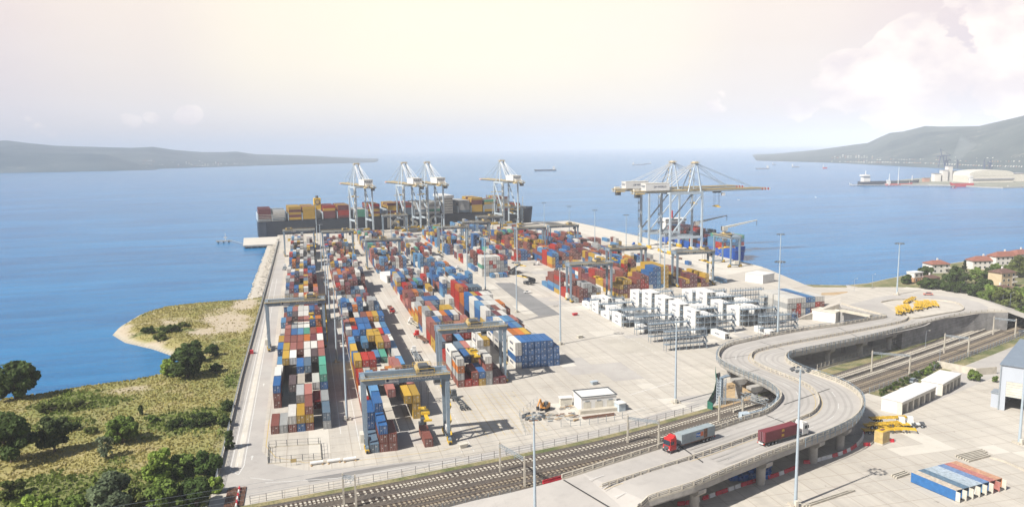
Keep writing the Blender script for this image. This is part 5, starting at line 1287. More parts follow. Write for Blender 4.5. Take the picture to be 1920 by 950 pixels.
# ================================================================ REFRIGERATED RACKS
def make_rack(W_, tiers, depth=2.4):
    r = empty('reefer_rack'); m = MB(); n = int(W_/2.6)
    for k in range(n+1):
        x = k*W_/n
        for y in (0, depth): m.beam((x, y, 0), (x, y, tiers*2.75+1.1), .2, .2, GALV)
        if k % 3 == 0:
            for t in range(tiers): m.beam((x, 0, t*2.75+2.7), (x, depth, t*2.75+2.7), .15, .2, GALV)
    m.build('posts', parent=r)
    for t in range(tiers):
        m = MB(); z = t*2.75+2.7; m.box(-.3, W_+.3, -.1, depth+.1, z-.12, z+.04, STEELB)
        for y in (0, depth): m.beam((0, y, z+1.05), (W_, y, z+1.05), .1, .1, GALV); m.beam((0, y, z+.55), (W_, y, z+.55), .08, .08, GALV)
        m.build('walkway', parent=r)
    m = MB()
    for t in range(tiers): m.beam((W_+.6, .2, t*2.75), (W_+.6, depth+2, (t+1)*2.75), .8, .15, GALV)
    m.build('stairs', parent=r)
    return r
REEF = {}
def reefer_parts(mk_):
    w, h, L = 1.21, 2.56, CL; m = MB(); m.box(-w, w, .25, L, 0, h, WHITE); o1 = m.build('body')
    m = MB(); m.box(-w, w, 0, .25, 0, .12, WHITE); m.box(-w, -w+.12, 0, .25, 0, h, WHITE); m.box(w-.12, w, 0, .25, 0, h, WHITE); m.box(-w, w, 0, .25, h-.15, h, WHITE)
    m.box(-w+.12, w-.12, .12, .25, h*.52, h-.15, OFFW); m.box(-w+.12, w-.12, .14, .25, .12, h*.52, DGREY); m.box(-.9, -.25, .06, .2, .3, 1.1, GALV); m.box(.2, .85, .05, .2, .35, 1.0, DARK)
    m.tube((0, .12, h*.75), (0, .04, h*.75), .42, n=10, m=DARK); o2 = m.build('cooling_unit')
    t_ = text('lettering', mk_, 1.05, (-w-.012, L*.5, h*.5), (PI/2, 0, -PI/2), LETT)
    ds = [(o1.name.split('.')[0], o1.data, None), (o2.name.split('.')[0], o2.data, None), ('lettering', t_.data, (t_.location.copy(), t_.rotation_euler.copy()))]
    for o in (o1, o2, t_): bpy.data.objects.remove(o)
    return ds
RP = reefer_parts('MAERSK')
def reefer(x, y, z, label, rz=0.0):
    r = empty('reefer_container', (x, y, z), rz, label, 'container', 'white refrigerated containers in the racks')
    for nm, me, tr in RP:
        o = bpy.data.objects.new(nm, me); COL.objects.link(o); o.parent = r
        if tr: o.location, o.rotation_euler = tr
GX = [(141.3, 'left bank'), (167.3, 'middle bank'), (194.0, 'right bank')]
rowsY = {0: [303.5, 319, 334.5, 350, 365.5, 381, 394], 1: [326, 342, 358, 374, 390], 2: [318, 334, 350, 366, 382]}
fillp = {0: ['.......', '.......', '.......', '.......', '11.....', '2.31.2.', '1.22.1.'], 1: ['4322...', '442.333', '44..11.', '4431...', '3...2..'], 2: ['1......', '..33...', '3.321..', '44.32..', '333.22.']}
fillp[0][3] = '211.1..'; fillp[0][4] = '1221.1.'; fillp[0][2] = '..1....'
fillp[1] = ['4333...', '442.333', '44.3321', '4431.22', '3322.2.']; fillp[2] = ['.......', '33.3321', '3322.33', '443333.', '3333322']
rwords = ORD
rk = {}
for gi, (gx, gname) in enumerate(GX):
    for ri, y in enumerate(rowsY[gi]):
        tiers = 3 if not (gi == 0 and ri > 3) else 2
        key = (tiers,)
        if key not in rk: rk[key] = make_rack(18.2, tiers); o = rk[key]
        else: o = copy_tree(rk[key])
        o.location = (gx, y-2.9, 0); tag(o, f'grey steel plug rack with walkways, {rwords[ri]} row from the front, {gname}', 'rack', 'steel racks for refrigerated containers')
        for c, ch in enumerate(fillp[gi][ri]):
            if ch == '.': continue
            for t in range(int(ch)): reefer(gx+1.3+c*2.6, y+.1, t*2.62, f'white refrigerated container, {ORD[t]} tier, {ORD[c]} slot, {ORD[ri]} rack row, {gname}')
for ri, y in enumerate((352, 372)):
    o = copy_tree(rk[(3,)]); o.location = (214 if ri else 219, y+4, 0); tag(o, ['grey plug rack behind the mixed coloured stack at the right', 'farthest grey plug rack toward the right shore'][ri], 'rack', 'steel racks for refrigerated containers')
reefer(175.6, 312, 0, 'lone white refrigerated container on the ground in front of the middle bank', R(4)); reefer(197, 310.5, 0, 'lone white refrigerated container in front of the right bank', R(4))

# ================================================================ HIGH MASTS
def make_mast(h):
    r = empty('light_mast'); m = MB(); m.tube((0, 0, 0), (0, 0, h), .42, .17, 12, MAST); m.build('pole', parent=r)
    m = MB(); m.box(-1.3, 1.3, -1.3, 1.3, 0, .5, CONCL); m.box(-.9, -.2, -1.6, -.9, 0, 1.7, OFFW); m.build('base', parent=r)
    m = MB(); n = 14
    for k in range(n):
        a, b = 2*PI*k/n, 2*PI*(k+1)/n; m.beam((1.7*math.cos(a), 1.7*math.sin(a), h-.1), (1.7*math.cos(b), 1.7*math.sin(b), h-.1), .14, .14, GALV)
    for k in range(4): a = PI/2*k; m.beam((0, 0, h-.1), (1.7*math.cos(a), 1.7*math.sin(a), h-.1), .12, .12, GALV)
    rg = m.build('lamp_ring', parent=r)
    for k in range(10):
        a = 2*PI*k/10; x, y = 1.95*math.cos(a), 1.95*math.sin(a); m = MB(); m.beam((x*.85, y*.85, h+.15), (x*1.2, y*1.2, h-.15), .55, .3, DGREY); m.build('floodlight', parent=rg)
    return r
masts = [((46.2, 145.3*1.0), 33, None), ]
M_ = [((40.6, 145.3), 33, 0, 'tall lamp mast rising from the bottom edge in front of the railway'), ((108.1, 158.6), 33, 0, 'tallest looking lamp mast before the viaduct and lorries'), ((115.3, 237.8), 28.5, 0, 'lamp mast between the white substation and the viaduct bend'),
      ((200.4, 312), 33, 0, 'lamp mast behind the railing at the right rack bank'), ((262.2, 408.4), 33, 0, 'lamp mast near the quay behind the coloured stack at right'), ((286, 341), 26, 8, 'lamp mast on the traffic island at the right'),
      ((103.6, 326.3), 33, 0, 'lamp mast right of the tall blue container block'), ((9.0, 252.8), 33, 0, 'nearest lamp mast in the aisle beside the leftmost block'), ((8.8, 326.4), 30, 0, 'second lamp mast in the aisle beside the leftmost block'),
      ((8.7, 410.8), 30, 0, 'third lamp mast in the aisle beside the leftmost block'), ((8.6, 470), 30, 0, 'fourth lamp mast in the aisle beside the leftmost block'), ((8.6, 588), 33, 0, 'fifth lamp mast up the aisle beside the leftmost block'), ((8.6, 790), 34, 0, 'farthest lamp mast of the left aisle'),
      ((103.2, 399.4), 26, 0, 'lamp mast beside the dark drain strip'), ((101.5, 467), 33, 0, 'lamp mast in front of the big white container stack'), ((104, 535), 33, 0, 'lamp mast left of the big white container stack'), ((148, 569), 33, 0, 'lamp mast behind the big white container stack'),
      ((203.7, 437), 33, 0, 'lamp mast between the yellow stacks right of centre'), ((172.4, 754), 33, 0, 'lamp mast left of the lone quay crane'), ((216.7, 730), 33, 0, 'lamp mast right of the lone quay crane'), ((222.6, 673), 33, 0, 'lamp mast beside the far end of the right quay'),
      ((228.1, 623), 33, 0, 'lamp mast halfway along the right quay apron'), ((233.2, 568.6), 33, 0, 'lamp mast left of the two near quay cranes'), ((232, 505), 33, 0, 'lamp mast in front of the two near quay cranes'), ((217.5, 216), 32, 0, 'lamp mast at the right edge beside the grey hangar'), ((104.5, 640), 33, 0, 'lamp mast in the far middle aisle'), ((70, 700), 33, 0, 'lamp mast near the close pair of quay cranes')]
cache = {}
for (x, y), h, z, l in M_:
    if l.startswith('lamp mast at the right edge'):
        q = at(1911, 830); x, y = q.x, q.y
    if h not in cache: cache[h] = make_mast(h); o = cache[h]
    else: o = copy_tree(cache[h])
    o.location = (x, y, z); tag(o, l, 'lamp mast', 'high lamp masts over the terminal')

# ================================================================ BUILDINGS
def frame3(F_, L_, R__, h):
    """roof corners: front, left-hand and right-hand, as pixels at height h"""
    a, b, c = at(*F_, h), at(*L_, h), at(*R__, h); ex = (c-a); ey = (b-a); ex.z = ey.z = 0; w, d = ex.length, ey.length
    rz = math.atan2(ex.y, ex.x); return Vector((a.x, a.y, 0)), rz, w, d
def shed(name, F_, L_, R__, h, label, cat, wallm=WHITE, roofm=WHITE, over=.25, base=0, doors=0, win=0, parapet_=None):
    o, rz, w, d = frame3(F_, L_, R__, h+base); o.z = base; r = empty(name, o, rz, label, cat)
    m = MB(); m.box(0, w, 0, d, 0, h, wallm); m.build('wall', parent=r)
    m = MB(); m.box(-over, w+over, -over, d+over, h+.003, h+.22, roofm); rf = m.build('roof', parent=r)
    if parapet_:
        m = MB()
        for q in ((-over, w+over, -over, -over+.35), (-over, w+over, d+over-.35, d+over), (-over, -over+.35, -over+.35, d+over-.35), (w+over-.35, w+over, -over+.35, d+over-.35)): m.box(*q, h+.22, h+.5, parapet_)
        m.build('roof_edge', parent=rf)
    for k in range(doors):
        x = w*(k+.5)/doors; m = MB(); m.box(x-w/doors*.32, x+w/doors*.32, -.05, .04, .05, h*.72, OFFW if wallm is WHITE and name == 'substation' else DGREY); m.build('door', parent=r)
        if name == 'substation':
            m = MB(); m.box(x-.7, x+.7, -.12, -.04, h*.72, h*.8, GALV); m.build('vent', parent=r)
    for k in range(win):
        x = w*(k+.5)/win; m = MB(); m.box(x-.5, x+.5, -.05, .04, h*.45, h*.75, GLASS); m.build('window', parent=r)
    return r, w, d
r, w, d = shed('substation', (1090, 746.6), (1073.5, 733.5), (1155.7, 740.4), 4.6, 'white flat roofed substation with dark roof edge beside the railway', 'building', WHITE, WHITE, doors=3, parapet_=DGREY)
m = MB(); m.box(-1, w+1.5, -2.0, 0, 0, 1.1, CONCL); m.build('plinth', parent=r)
shed('outbuilding', (1051, 747), (1045, 743.8), (1073, 745.4), 2.6, 'low cream outbuilding on the left of the white substation', 'building', OFFW, WHITE)
shed('outbuilding', (1161, 757.5), (1158, 752), (1173, 755.5), 2.5, 'small pale blue cabin in the shadow right of the substation', 'building', STEELL, WHITE)
shed('warehouse', (725, 517.4), (718.5, 509.5), (767, 514.2), 4.6, 'long white yard warehouse among the left centre blocks', 'building', WHITE, WHITE, doors=3, win=0)
shed('warehouse', (1430.5, 516), (1409.5, 510.5), (1452, 512), 5.2, 'white box shaped store near the right quay edge', 'building', WHITE, WHITE)
shed('substation', (1567, 587), (1521.5, 581), (1579.5, 583.2), 4.8, 'white substation left of the dark underpass', 'building', WHITE, OFFW, parapet_=OFFW)
for k, (F_, L_, R__, n, l) in enumerate((((1692, 753), (1662, 742), (1755, 724), 6, 'nearer white garage block with six open bays'), ((1768, 719), (1738, 709), (1802, 700), 5, 'farther white garage block with five open bays'))):
    o, rz, w, d = frame3(F_, L_, R__, 4.2); r = empty('garage_block', o, rz, l, 'garage')
    m = MB(); m.box(0, w, 1.6, d, 0, 4.0, WHITE); m.box(0, w, 0, 1.6, 3.1, 4.0, OFFW)
    for j in range(n+1): x = w*j/n; m.box(max(0, x-.45), min(w, x+.45), 0, 1.6, 0, 3.1, OFFW)
    m.build('wall', parent=r); m = MB(); m.box(-.2, w+.2, -.2, d+.2, 4.003, 4.25, WHITE); m.build('roof', parent=r)
    for j in range(n): x = w*(j+.5)/n; m = MB(); m.box(x-w/n*.3, x+w/n*.3, 1.5, 1.62, 0, 3.0, DGREY); m.build('door', parent=r)
# grey hangar at the right edge
o = at(1872, 767); hy = at(1909, 647, 14.6)-at(1874, 676, 14.6); hr = empty('hangar', o, math.atan2(hy.y, hy.x)-PI/2, 'large pale grey metal hangar cut by the right picture edge', 'hangar')
CLAD = mat('grey_cladding', (0.50, 0.54, 0.60), .5, var=.08, scale=.4, stretch=(1, 1, .2)); ROOFG = mat('blue_grey_sheet_roof', (0.22, 0.27, 0.33), .5, var=.12, scale=.4)
m = MB(); W_, D_, H_ = 46, hy.length, 14.6
m.box(0, .4, 0, D_, 0, H_, CLAD); m.box(.4, 1.6, 0, .5, 0, H_, CLAD); m.box(1.6, W_, 0, .5, 9.5, H_, CLAD); m.box(.4, W_, D_-.4, D_, 0, H_, CLAD); m.box(W_-.4, W_, .5, D_, 0, H_, CLAD); m.box(13, 14.2, 0, .5, 0, 9.5, CLAD); m.box(14.2, W_, .1, .4, 0, 9.5, CLAD); m.build('wall', parent=hr)
m = MB(); m.hexa([(-.5, -.5, H_), (W_+.5, -.5, H_), (W_+.5, D_+.5, H_), (-.5, D_+.5, H_), (-.5, -.5, H_+.3), (W_+.5, -.5, H_+.3), (W_+.5, D_+.5, H_+3.2), (-.5, D_+.5, H_+3.2)], ROOFG); m.build('roof', parent=hr)
m = MB(); m.box(1.6, 13, .1, .3, 4.6, 9.5, OFFW)
for k in range(6): m.box(1.6, 13, .05, .12, 4.6+k*.8, 4.7+k*.8, GALV)
m.build('roller_door', parent=hr)
m = MB(); m.box(-.25, .1, -.3, 0, 0, H_, GALV); m.build('downpipe', parent=hr)
m = MB(); m.box(-2.6, -.3, 1.5, 6, 0, 4.6, CLAD); m.box(-2.8, -.3, 1.3, 6.2, 4.6, 4.9, GALV); m.build('annex', parent=hr)
m = MB(); m.tube((6, 16, H_+2), (6, 16, H_+3.2), .8, .9, 10, WHITE); m.build('roof_vent', parent=hr)
# yard wall behind the garages
w0, w1, w2 = at(1757, 688), at(1830, 703), at(1868, 700)
m = MB(); o = w0.copy()
for a, b in ((w0, w1), (w1, w2)): m.beam(a-o+Vector((0, 0, 1.3)), b-o+Vector((0, 0, 1.3)), .3, 2.6, CONCL)
q = m.build('boundary_wall'); q.location = o; tag(q, 'pale concrete boundary wall behind the two white garage blocks', 'wall')
# bays of open containers bottom right
cv = (at(1791, 939)-at(1704, 902)); ca = math.atan2(cv.x, -cv.y)
cexo = (at(1878, 915)-at(1791, 939)); rz = math.atan2(cexo.y, cexo.x); o = at(1791, 939)
cols = [('b', 'blue sided', (.60, .52, .42)), ('s', 'slate roofed', None), ('w', 'pale blue roofed', (.42, .50, .56)), ('l', 'light blue roofed', (.45, .53, .60)), ('b', 'patchy blue roofed', (.16, .26, .46)), ('p', 'pink roofed', None), ('o', 'orange tan roofed', (.58, .32, .20))]
stp = cexo.length/7
for k, (cc, nm, rf) in enumerate(cols):
    r = empty('open_container', o+cexo.normalized()*(k+.5)*stp, rz, f'{nm} open ended container, {ORD[k]} from left in the bottom right row', 'container', 'open ended containers set side by side')
    hw = stp/2-.06; c = tuple(CC[cc]); cmat = mat('paint_'+nm.replace(' ', '_'), c, .6, var=.25, scale=.8); rmat = mat('roof_'+nm.replace(' ', '_'), rf or c, .7, var=.4, scale=1.1)
    m = MB(); m.box(-hw, -hw+.07, 0, 12.4, .1, 2.6, cmat); m.box(hw-.07, hw, 0, 12.4, .1, 2.6, cmat); m.box(-hw+.07, hw-.07, 12.3, 12.4, .1, 2.6, cmat); m.build('wall', parent=r)
    m = MB(); m.box(-hw, hw, 0, 12.4, 2.603, 2.7, rmat); m.build('roof', parent=r)
    m = MB(); m.box(-hw, hw, 0, 12.4, 0, .1, DGREY); m.build('floor', parent=r)
    for s in (-1, 1):
        m = MB(); x = s*(hw-.04); m.box(min(x, x+s*.07), max(x, x+s*.07), -1.15, -.02, .12, 2.5, OFFW if k not in (5,) else mat('paint_pink_roofed', c)); m.build('door', parent=r)
m = MB(); q0 = at(1775, 934, 1.3)
text('lettering', 'C', 1, (0, 0, -50), (0, 0, 0), LETW) and None
bpy.data.objects.remove([q for q in bpy.data.objects if q.name.startswith('lettering') and q.location.z == -50][0])
for (px0, px1, l) in (((1680, 897), (1704, 889), 'pale timber sleepers stacked left of the open container row'), ((1800, 860), (1850, 848), 'pale concrete beams laid behind the open container row'), ((1815, 866), (1856, 855), 'shorter pale beams beside the others behind the open container row')):
    a, b = at(*px0), at(*px1); m = MB()
    for k in range(3): m.beam(Vector((0, k*.8, .3)), b-a+Vector((0, k*.8, .3)), .35, .5, CONCL)
    q = m.build('concrete_beams'); q.location = a; tag(q, l, 'beams')
# low round kerb at the far right of the south yard
m = MB(); P = catmull([at(1856, 858), at(1885, 866), at(1925, 884)], 2); 
for a, b in zip(P, P[1:]): m.beam(a-P[0]+Vector((0, 0, .2)), b-P[0]+Vector((0, 0, .2)), .5, .4, CONCL)
q = m.build('kerb'); q.location = P[0]; tag(q, 'curved pale kerb at the lower right edge', 'kerb')

# ================================================================ VEHICLES
def wheels(parent, xs_, y, r=.5, w=.35):
    for x in xs_:
        for s in (-1, 1):
            m = MB(); m.tube((x, s*y-w/2, r), (x, s*y+w/2, r), r, n=14, m=DARK); wh = m.build('wheel', parent=parent)
            m = MB(); m.tube((x, s*(y+w/2), r), (x, s*(y+w/2+.02), r), r*.5, n=10, m=GALV); m.build('rim', parent=wh)
def cab(parent, cm, x0, low=1.0, high=3.6, L=2.3, w=1.24):
    m = MB(); m.hexa([(x0, -w, low-.5), (x0+L, -w, low-.5), (x0+L, w, low-.5), (x0, w, low-.5), (x0, -w, high), (x0+L-.35, -w*.96, high), (x0+L-.35, w*.96, high), (x0, w, high)], cm)
    m.hexa([(x0, -w*.9, high), (x0+1.2, -w*.9, high), (x0+1.2, w*.9, high), (x0, w*.9, high), (x0, -w*.8, high+.55), (x0+.3, -w*.8, high+.55), (x0+.3, w*.8, high+.55), (x0, w*.8, high+.55)], cm); c = m.build('cab', parent=parent)
    m = MB(); m.hexa([(x0+L-.12, -w*.9, 2.0), (x0+L+.03, -w*.9, 2.0), (x0+L+.03, w*.9, 2.0), (x0+L-.12, w*.9, 2.0), (x0+L-.36, -w*.86, 3.1), (x0+L-.22, -w*.86, 3.1), (x0+L-.22, w*.86, 3.1), (x0+L-.36, w*.86, 3.1)], GLASS); m.build('windscreen', parent=c)
    for s in (-1, 1):
        m = MB(); m.box(x0+L-1.5, x0+L-.6, s*w-.02, s*w+.02, 2.05, 2.9, GLASS); m.build('side_window', parent=c)
        m = MB(); m.box(x0+L-.1, x0+L+.04, s*.95-.22, s*.95+.22, .75, .98, WHITE); m.build('headlight', parent=c)
        m = MB(); m.beam((x0+L-.3, s*(w+.15), 2.2), (x0+L-.3, s*(w+.15), 3.0), .12, .25, DARK); m.build('mirror', parent=c)
    m = MB(); m.box(x0+L-.05, x0+L+.06, -.75, .75, .9, 1.7, DGREY); m.build('grille', parent=c)
def lorry(a, b, cm, boxm, label, mark):
    a, b = Vector(a), Vector(b); d = b-a; rz = math.atan2(d.y, d.x); r = empty('lorry', a, rz, label, 'lorry')
    m = MB(); m.box(0, 12.3, -.5, .5, .95, 1.3, DGREY); m.box(0, 12.3, -1.2, -1.05, 1.1, 1.3, RUST); m.box(0, 12.3, 1.05, 1.2, 1.1, 1.3, RUST); m.build('trailer_chassis', parent=r)
    m = MB(); m.box(0.1, 12.3, -1.22, 1.22, 1.33, 3.93, boxm)
    for x in np.arange(.35, 12.1, .56):
        for s in (-1, 1): m.box(x, x+.28, s*1.22-.03, s*1.22+.03, 1.5, 3.8, boxm)
    bx = m.build('container_box', parent=r)
    m = MB()
    for y in (-.8, -.3, .3, .8): m.beam((.05, y, 1.4), (.05, y, 3.9), .06, .06, GALV)
    m.box(-.0, .1, -.05, .05, 1.4, 3.9, DARK); m.build('door_rods', parent=bx)
    m = MB(); m.box(11.5, 17.0, -.45, .45, .75, 1.15, DGREY); m.box(13.2, 14.6, -1.15, 1.15, .5, 1.1, GALV); m.build('tractor_chassis', parent=r)
    cab(r, cm, 14.2, 1.1, 3.65); wheels(r, (1.6, 2.9, 4.2, 13.2, 16.2), 1.0)
    m = MB(); m.box(-.15, 0, -1.2, -.8, .75, .95, REDP); m.box(-.15, 0, .8, 1.2, .75, .95, REDP); m.box(-.12, 0, -.8, .8, .7, .98, WHITE); m.build('tail_lights', parent=r)
    mark(bx); return r
GREYC = mat('grey_container', (.34, .40, .42), .6, var=.2, scale=.9); MAROON = mat('maroon_container', (.20, .03, .04), .55, var=.15, scale=.9); ORANGE = mat('orange_paint', (.75, .17, .05), .5)
def mark1(bx):
    m = MB(); m.box(5.6, 7.1, 1.26, 1.29, 2.2, 3.3, BLUEP); m.box(4.5, 5.6, 1.26, 1.29, 2.2, 3.3, ORANGE); m.box(3.0, 4.3, 1.262, 1.285, 1.5, 3.85, RUST); m.build('logo_panel', parent=bx)
    text('lettering', 'Hapag', .55, (6.35, 1.3, 2.75), (PI/2, 0, PI), LETW, bx)
def mark2(bx):
    text('lettering', 'm\nsc', 1.25, (6.6, -1.27, 2.75), (PI/2, 0, 0), YEL, bx)
lorry(at(1334, 821, 8), at(1256, 845, 8), REDP, GREYC, 'red cabbed lorry hauling a grey container left along the viaduct', mark1)
lorry(at(1427, 836, 8), at(1500, 815, 8), WHITE, MAROON, 'white cabbed lorry hauling a maroon container toward the bend', mark2)
def tractor(x, y, rz, cm, label, trailer=None, z=0):
    r = empty('terminal_tractor', (x, y, z), rz, label, 'terminal tractor')
    m = MB(); m.box(-2.6, 2.4, -.5, .5, .7, 1.1, cm); m.box(-2.4, -1.2, -.8, .8, 1.1, 1.4, DGREY); m.build('chassis', parent=r)
    m = MB(); m.box(.6, 2.5, -1.15, 1.15, .8, 1.7, cm); m.box(.7, 2.3, -1.0, .5, 1.7, 2.9, cm); m.box(2.28, 2.33, -.9, .4, 1.8, 2.75, GLASS); m.build('cab', parent=r); wheels(r, (-1.7, 1.6), .95, .52)
    if trailer:
        m = MB()
        for s in (-.9, .9): m.box(-13.6, -1.6, s-.12, s+.12, 1.05, 1.4, trailer)
        for k in range(7): m.box(-13.6+k*1.95, -13.35+k*1.95, -1.2, 1.2, 1.05, 1.35, trailer)
        tr = m.build('trailer', parent=r); wheels(tr, (-12.3, -11.0), .95, .5)
    return r
q = at(852, 748); tractor(q.x, q.y, R(95), DGREY, 'grey terminal tractor beside the right leg of the nearest gantry crane', DGREY)
q = at(812, 830); tractor(q.x-1.0, q.y+13, R(90), DGREY, 'terminal tractor with empty trailer under the nearest gantry crane', GALV)
q = at(783, 632); tractor(q.x, q.y, R(100), REDP, 'red terminal tractor with empty trailer beside the third block', RUST)
q = at(772, 606); tractor(q.x, q.y, R(100), WHITE, 'white terminal tractor with empty trailer beside the third block', OFFW)
for k, (x_, y_, a_, cm_, tr_, l_) in enumerate(((40.5, 330, 90, WHITE, GALV, 'white terminal tractor and trailer in the lane between second and third blocks, nearer'), (40.8, 420, -90, REDP, RUST, 'red terminal tractor and trailer in the lane between second and third blocks, farther'), (70.9, 355, 90, WHITE, RUST, 'white terminal tractor and trailer in the narrow lane by the tall block'), (102, 560, 90, WHITE, GALV, 'white tractor and trailer in the far middle aisle'), (160, 560, 0, WHITE, OFFW, 'white tractor and trailer crossing behind the big white stack'), (268, 560, 90, WHITE, RUST, 'white tractor and trailer on the right quay apron'), (270, 640, 90, BLUEP, GALV, 'blue tractor and trailer on the right quay apron'), (9.5, 540, 90, WHITE, GALV, 'white tractor and trailer in the left aisle'), (-17.6, 612, 90, WHITE, GALV, 'white tractor and trailer on the fence road'))): tractor(x_, y_, R(a_), cm_, l_, tr_)
def car(x, y, rz, cm, label, pick=False, z=0, cat='car', name='parked_car'):
    r = empty(name, (x, y, z), rz, label, cat); m = MB()
    m.hexa([(-2.2, -.9, .35), (2.2, -.9, .35), (2.2, .9, .35), (-2.2, .9, .35), (-2.15, -.85, .95), (2.1, -.85, .88), (2.1, .85, .88), (-2.15, .85, .95)], cm); m.build('body', parent=r)
    m = MB(); a, b = (-.5, 1.1) if pick else (-1.6, 1.2)
    m.hexa([(a, -.82, .93), (b, -.82, .93), (b, .82, .93), (a, .82, .93), (a+.3, -.68, 1.45), (b-.6, -.68, 1.45), (b-.6, .68, 1.45), (a+.3, .68, 1.45)], GLASS); m.box(a+.32, b-.62, -.66, .66, 1.452, 1.5, cm); m.build('cabin', parent=r); wheels(r, (-1.35, 1.35), .8, .33, .22); return r
q = at(989, 549); car(q.x, q.y, R(170), WHITE, 'white pickup van parked left of the dark drain strip', True)
q = at(1712, 716); car(q.x, q.y, R(25), GALV, 'silver car parked against the hedge by the garages')
q = at(1693, 735); car(q.x, q.y, R(20), WHITE, 'white car parked behind the nearer garage block')
q = at(1645, 576, 8) ; 
q = at(1704, 582, 8); car(q.x, q.y, R(60), WHITE, 'white van on the island beside the yellow trailers', z=8, cat='van', name='parked_van')
q = at(1740, 553, 8); car(q.x, q.y, R(150), mat('pale_red_paint', (.6, .25, .2)), 'pale red car on the road beyond the traffic island', z=8)
q = at(1428, 636, 0); car(q.x, q.y, R(20), WHITE, 'white car behind the viaduct railing by the rack banks')
q = at(1440, 634, 0); car(q.x, q.y, R(20), REDP, 'small red car behind the viaduct railing by the rack banks')
# reach stackers
def stacker(px, py, rz, label, cm=DGREY):
    q = at(px, py); r = empty('reach_stacker', q, rz, label, 'reach stacker'); m = MB(); m.box(-4, 3.5, -1.5, 1.5, .9, 2.0, cm); m.box(-4.2, -2.4, -1.4, 1.4, 2.0, 2.8, cm); m.build('body', parent=r)
    m = MB(); m.box(-1.6, .2, -.6, .6, 2.0, 3.8, cm); m.box(.15, .22, -.5, .5, 2.5, 3.6, GLASS); m.build('cab', parent=r)
    m = MB(); m.beam((-3.6, .9, 3.0), (6.0, .9, 6.2), .8, .8, cm); m.beam((-1, 0, 2), (2.5, .9, 4.6), .35, .35, GALV); b = m.build('boom', parent=r)
    m = MB(); m.box(5.4, 6.4, -4.5, 6.3, 5.2, 5.6, YEL); m.build('spreader', parent=b); wheels(r, (-2.6, 2.4), 1.5, .85, .6)
stacker(992, 532, R(200), 'dark reach stacker parked on open concrete near the centre')
stacker(966, 514, R(30), 'dark reach stacker right of the big white container stack')
stacker(911, 462, R(30), 'dark stacker beside the gantry lifting a white box')
# yellow trailers heaped
def chassis(px, py, rz, label, z=0, L=12.2, dz=0.0, grp='yellow trailer chassis'):
    q = at(px, py, z); r = empty('trailer_chassis', (q.x, q.y, z+dz), rz, label, 'trailer', grp); m = MB()
    for s in (-.55, .55): m.box(0, L, s-.14, s+.14, .95, 1.4, YEL)
    for k in range(6): m.box(k*L/5-.12, k*L/5+.12, -1.22, 1.22, 1.0, 1.3, YEL)
    m.build('frame', parent=r); wheels(r, (1.5, 2.8), .95, .48); 
    m = MB(); m.box(L-2.6, L-2.3, -.7, -.5, 0, 1, DGREY); m.box(L-2.6, L-2.3, .5, .7, 0, 1, DGREY); m.build('landing_legs', parent=r)
for k, (px, py, a, dz) in enumerate(((1685, 592, 12, 0), (1692, 590, 20, 0), (1700, 588, 8, 0), (1708, 586, 25, 0), (1716, 584, 5, 0), (1725, 583, 18, 0), (1733, 580, 2, 0), (1742, 578, 22, 0), (1690, 592, 14, 1.2), (1704, 588, 16, 1.2), (1722, 583, 10, 1.2))):
    chassis(px, py, R(a+40), f'yellow trailer chassis, {ORD[k]} of the heap counted from its left end', 8, dz=dz)
for k, (px, py, a) in enumerate(((1735, 577, 70), (1747, 576, 60), (1756, 577, 55))): chassis(px, py, R(a), ['yellow chassis at the back of the heap', 'yellow chassis right of the heap', 'rightmost yellow chassis on the island'][k], 8)
chassis(1697, 570, R(35), 'lone yellow chassis left of the heap beside the island lamp mast', 8, dz=0); chassis(1700, 568, R(35), 'second yellow chassis near the island lamp mast', 8, dz=0)
for k, (px, py, a, dz) in enumerate(((1618, 812, 5, 0), (1624, 806, 10, 0), (1632, 800, -2, 0), (1622, 811, 14, 1.3), (1640, 806, -12, 0), (1632, 798, 8, 1.3))):
    chassis(px, py, R(a-18), f'yellow trailer chassis stacked by the viaduct pier, {ORD[k]} of six', dz=dz, L=11, grp='yellow chassis beside the viaduct')
q = at(1700, 800); tractor(q.x, q.y, R(150), WHITE, 'white terminal tractor coupled to the yellow chassis, left of the pair'); q = at(1716, 799); tractor(q.x, q.y, R(150), WHITE, 'white terminal tractor, right of the pair')
q = at(1653, 829); r = empty('generator_box', q, R(20), 'tall faded yellow generator box on a pale base', 'generator'); m = MB(); m.box(-1.7, 1.7, -1.3, 1.3, .3, 3.6, YELD); m.build('housing', parent=r); m = MB(); m.box(-1.5, 1.5, -1.1, 1.1, 3.603, 3.75, YEL); m.box(-.8, .8, -.4, .4, 3.75, 3.95, RUST); m.build('lid', parent=r); m = MB(); m.box(-1.9, 1.9, -1.5, 1.5, 0, .3, CONCL); m.build('base', parent=r)
# excavator and rubble by the substation
q = at(1022, 768); r = empty('excavator', q, R(230), 'orange excavator left of the white substation', 'excavator'); m = MB(); m.box(-1.6, 1.6, -1.2, -.6, 0, .8, DARK); m.box(-1.6, 1.6, .6, 1.2, 0, .8, DARK); m.build('tracks', parent=r)
ORG = mat('orange_machine', (.62, .27, .05), .5, var=.2); m = MB(); m.box(-1.7, 1.4, -1.2, 1.2, .95, 2.2, ORG); m.build('body', parent=r); m = MB(); m.box(-.1, 1.5, .1, 1.15, 1.6, 3.0, DGREY); m.build('cab', parent=r); m = MB(); m.beam((1.3, -.4, 1.6), (3.0, -.4, 4.4), .45, .6, ORG); m.beam((3.0, -.4, 4.4), (5.0, -.4, 2.6), .35, .45, ORG); m.beam((5.0, -.4, 2.6), (4.7, -.4, 1.4), .9, .5, DARK); m.build('boom', parent=r)
m = MB(); rb = random.Random(3)
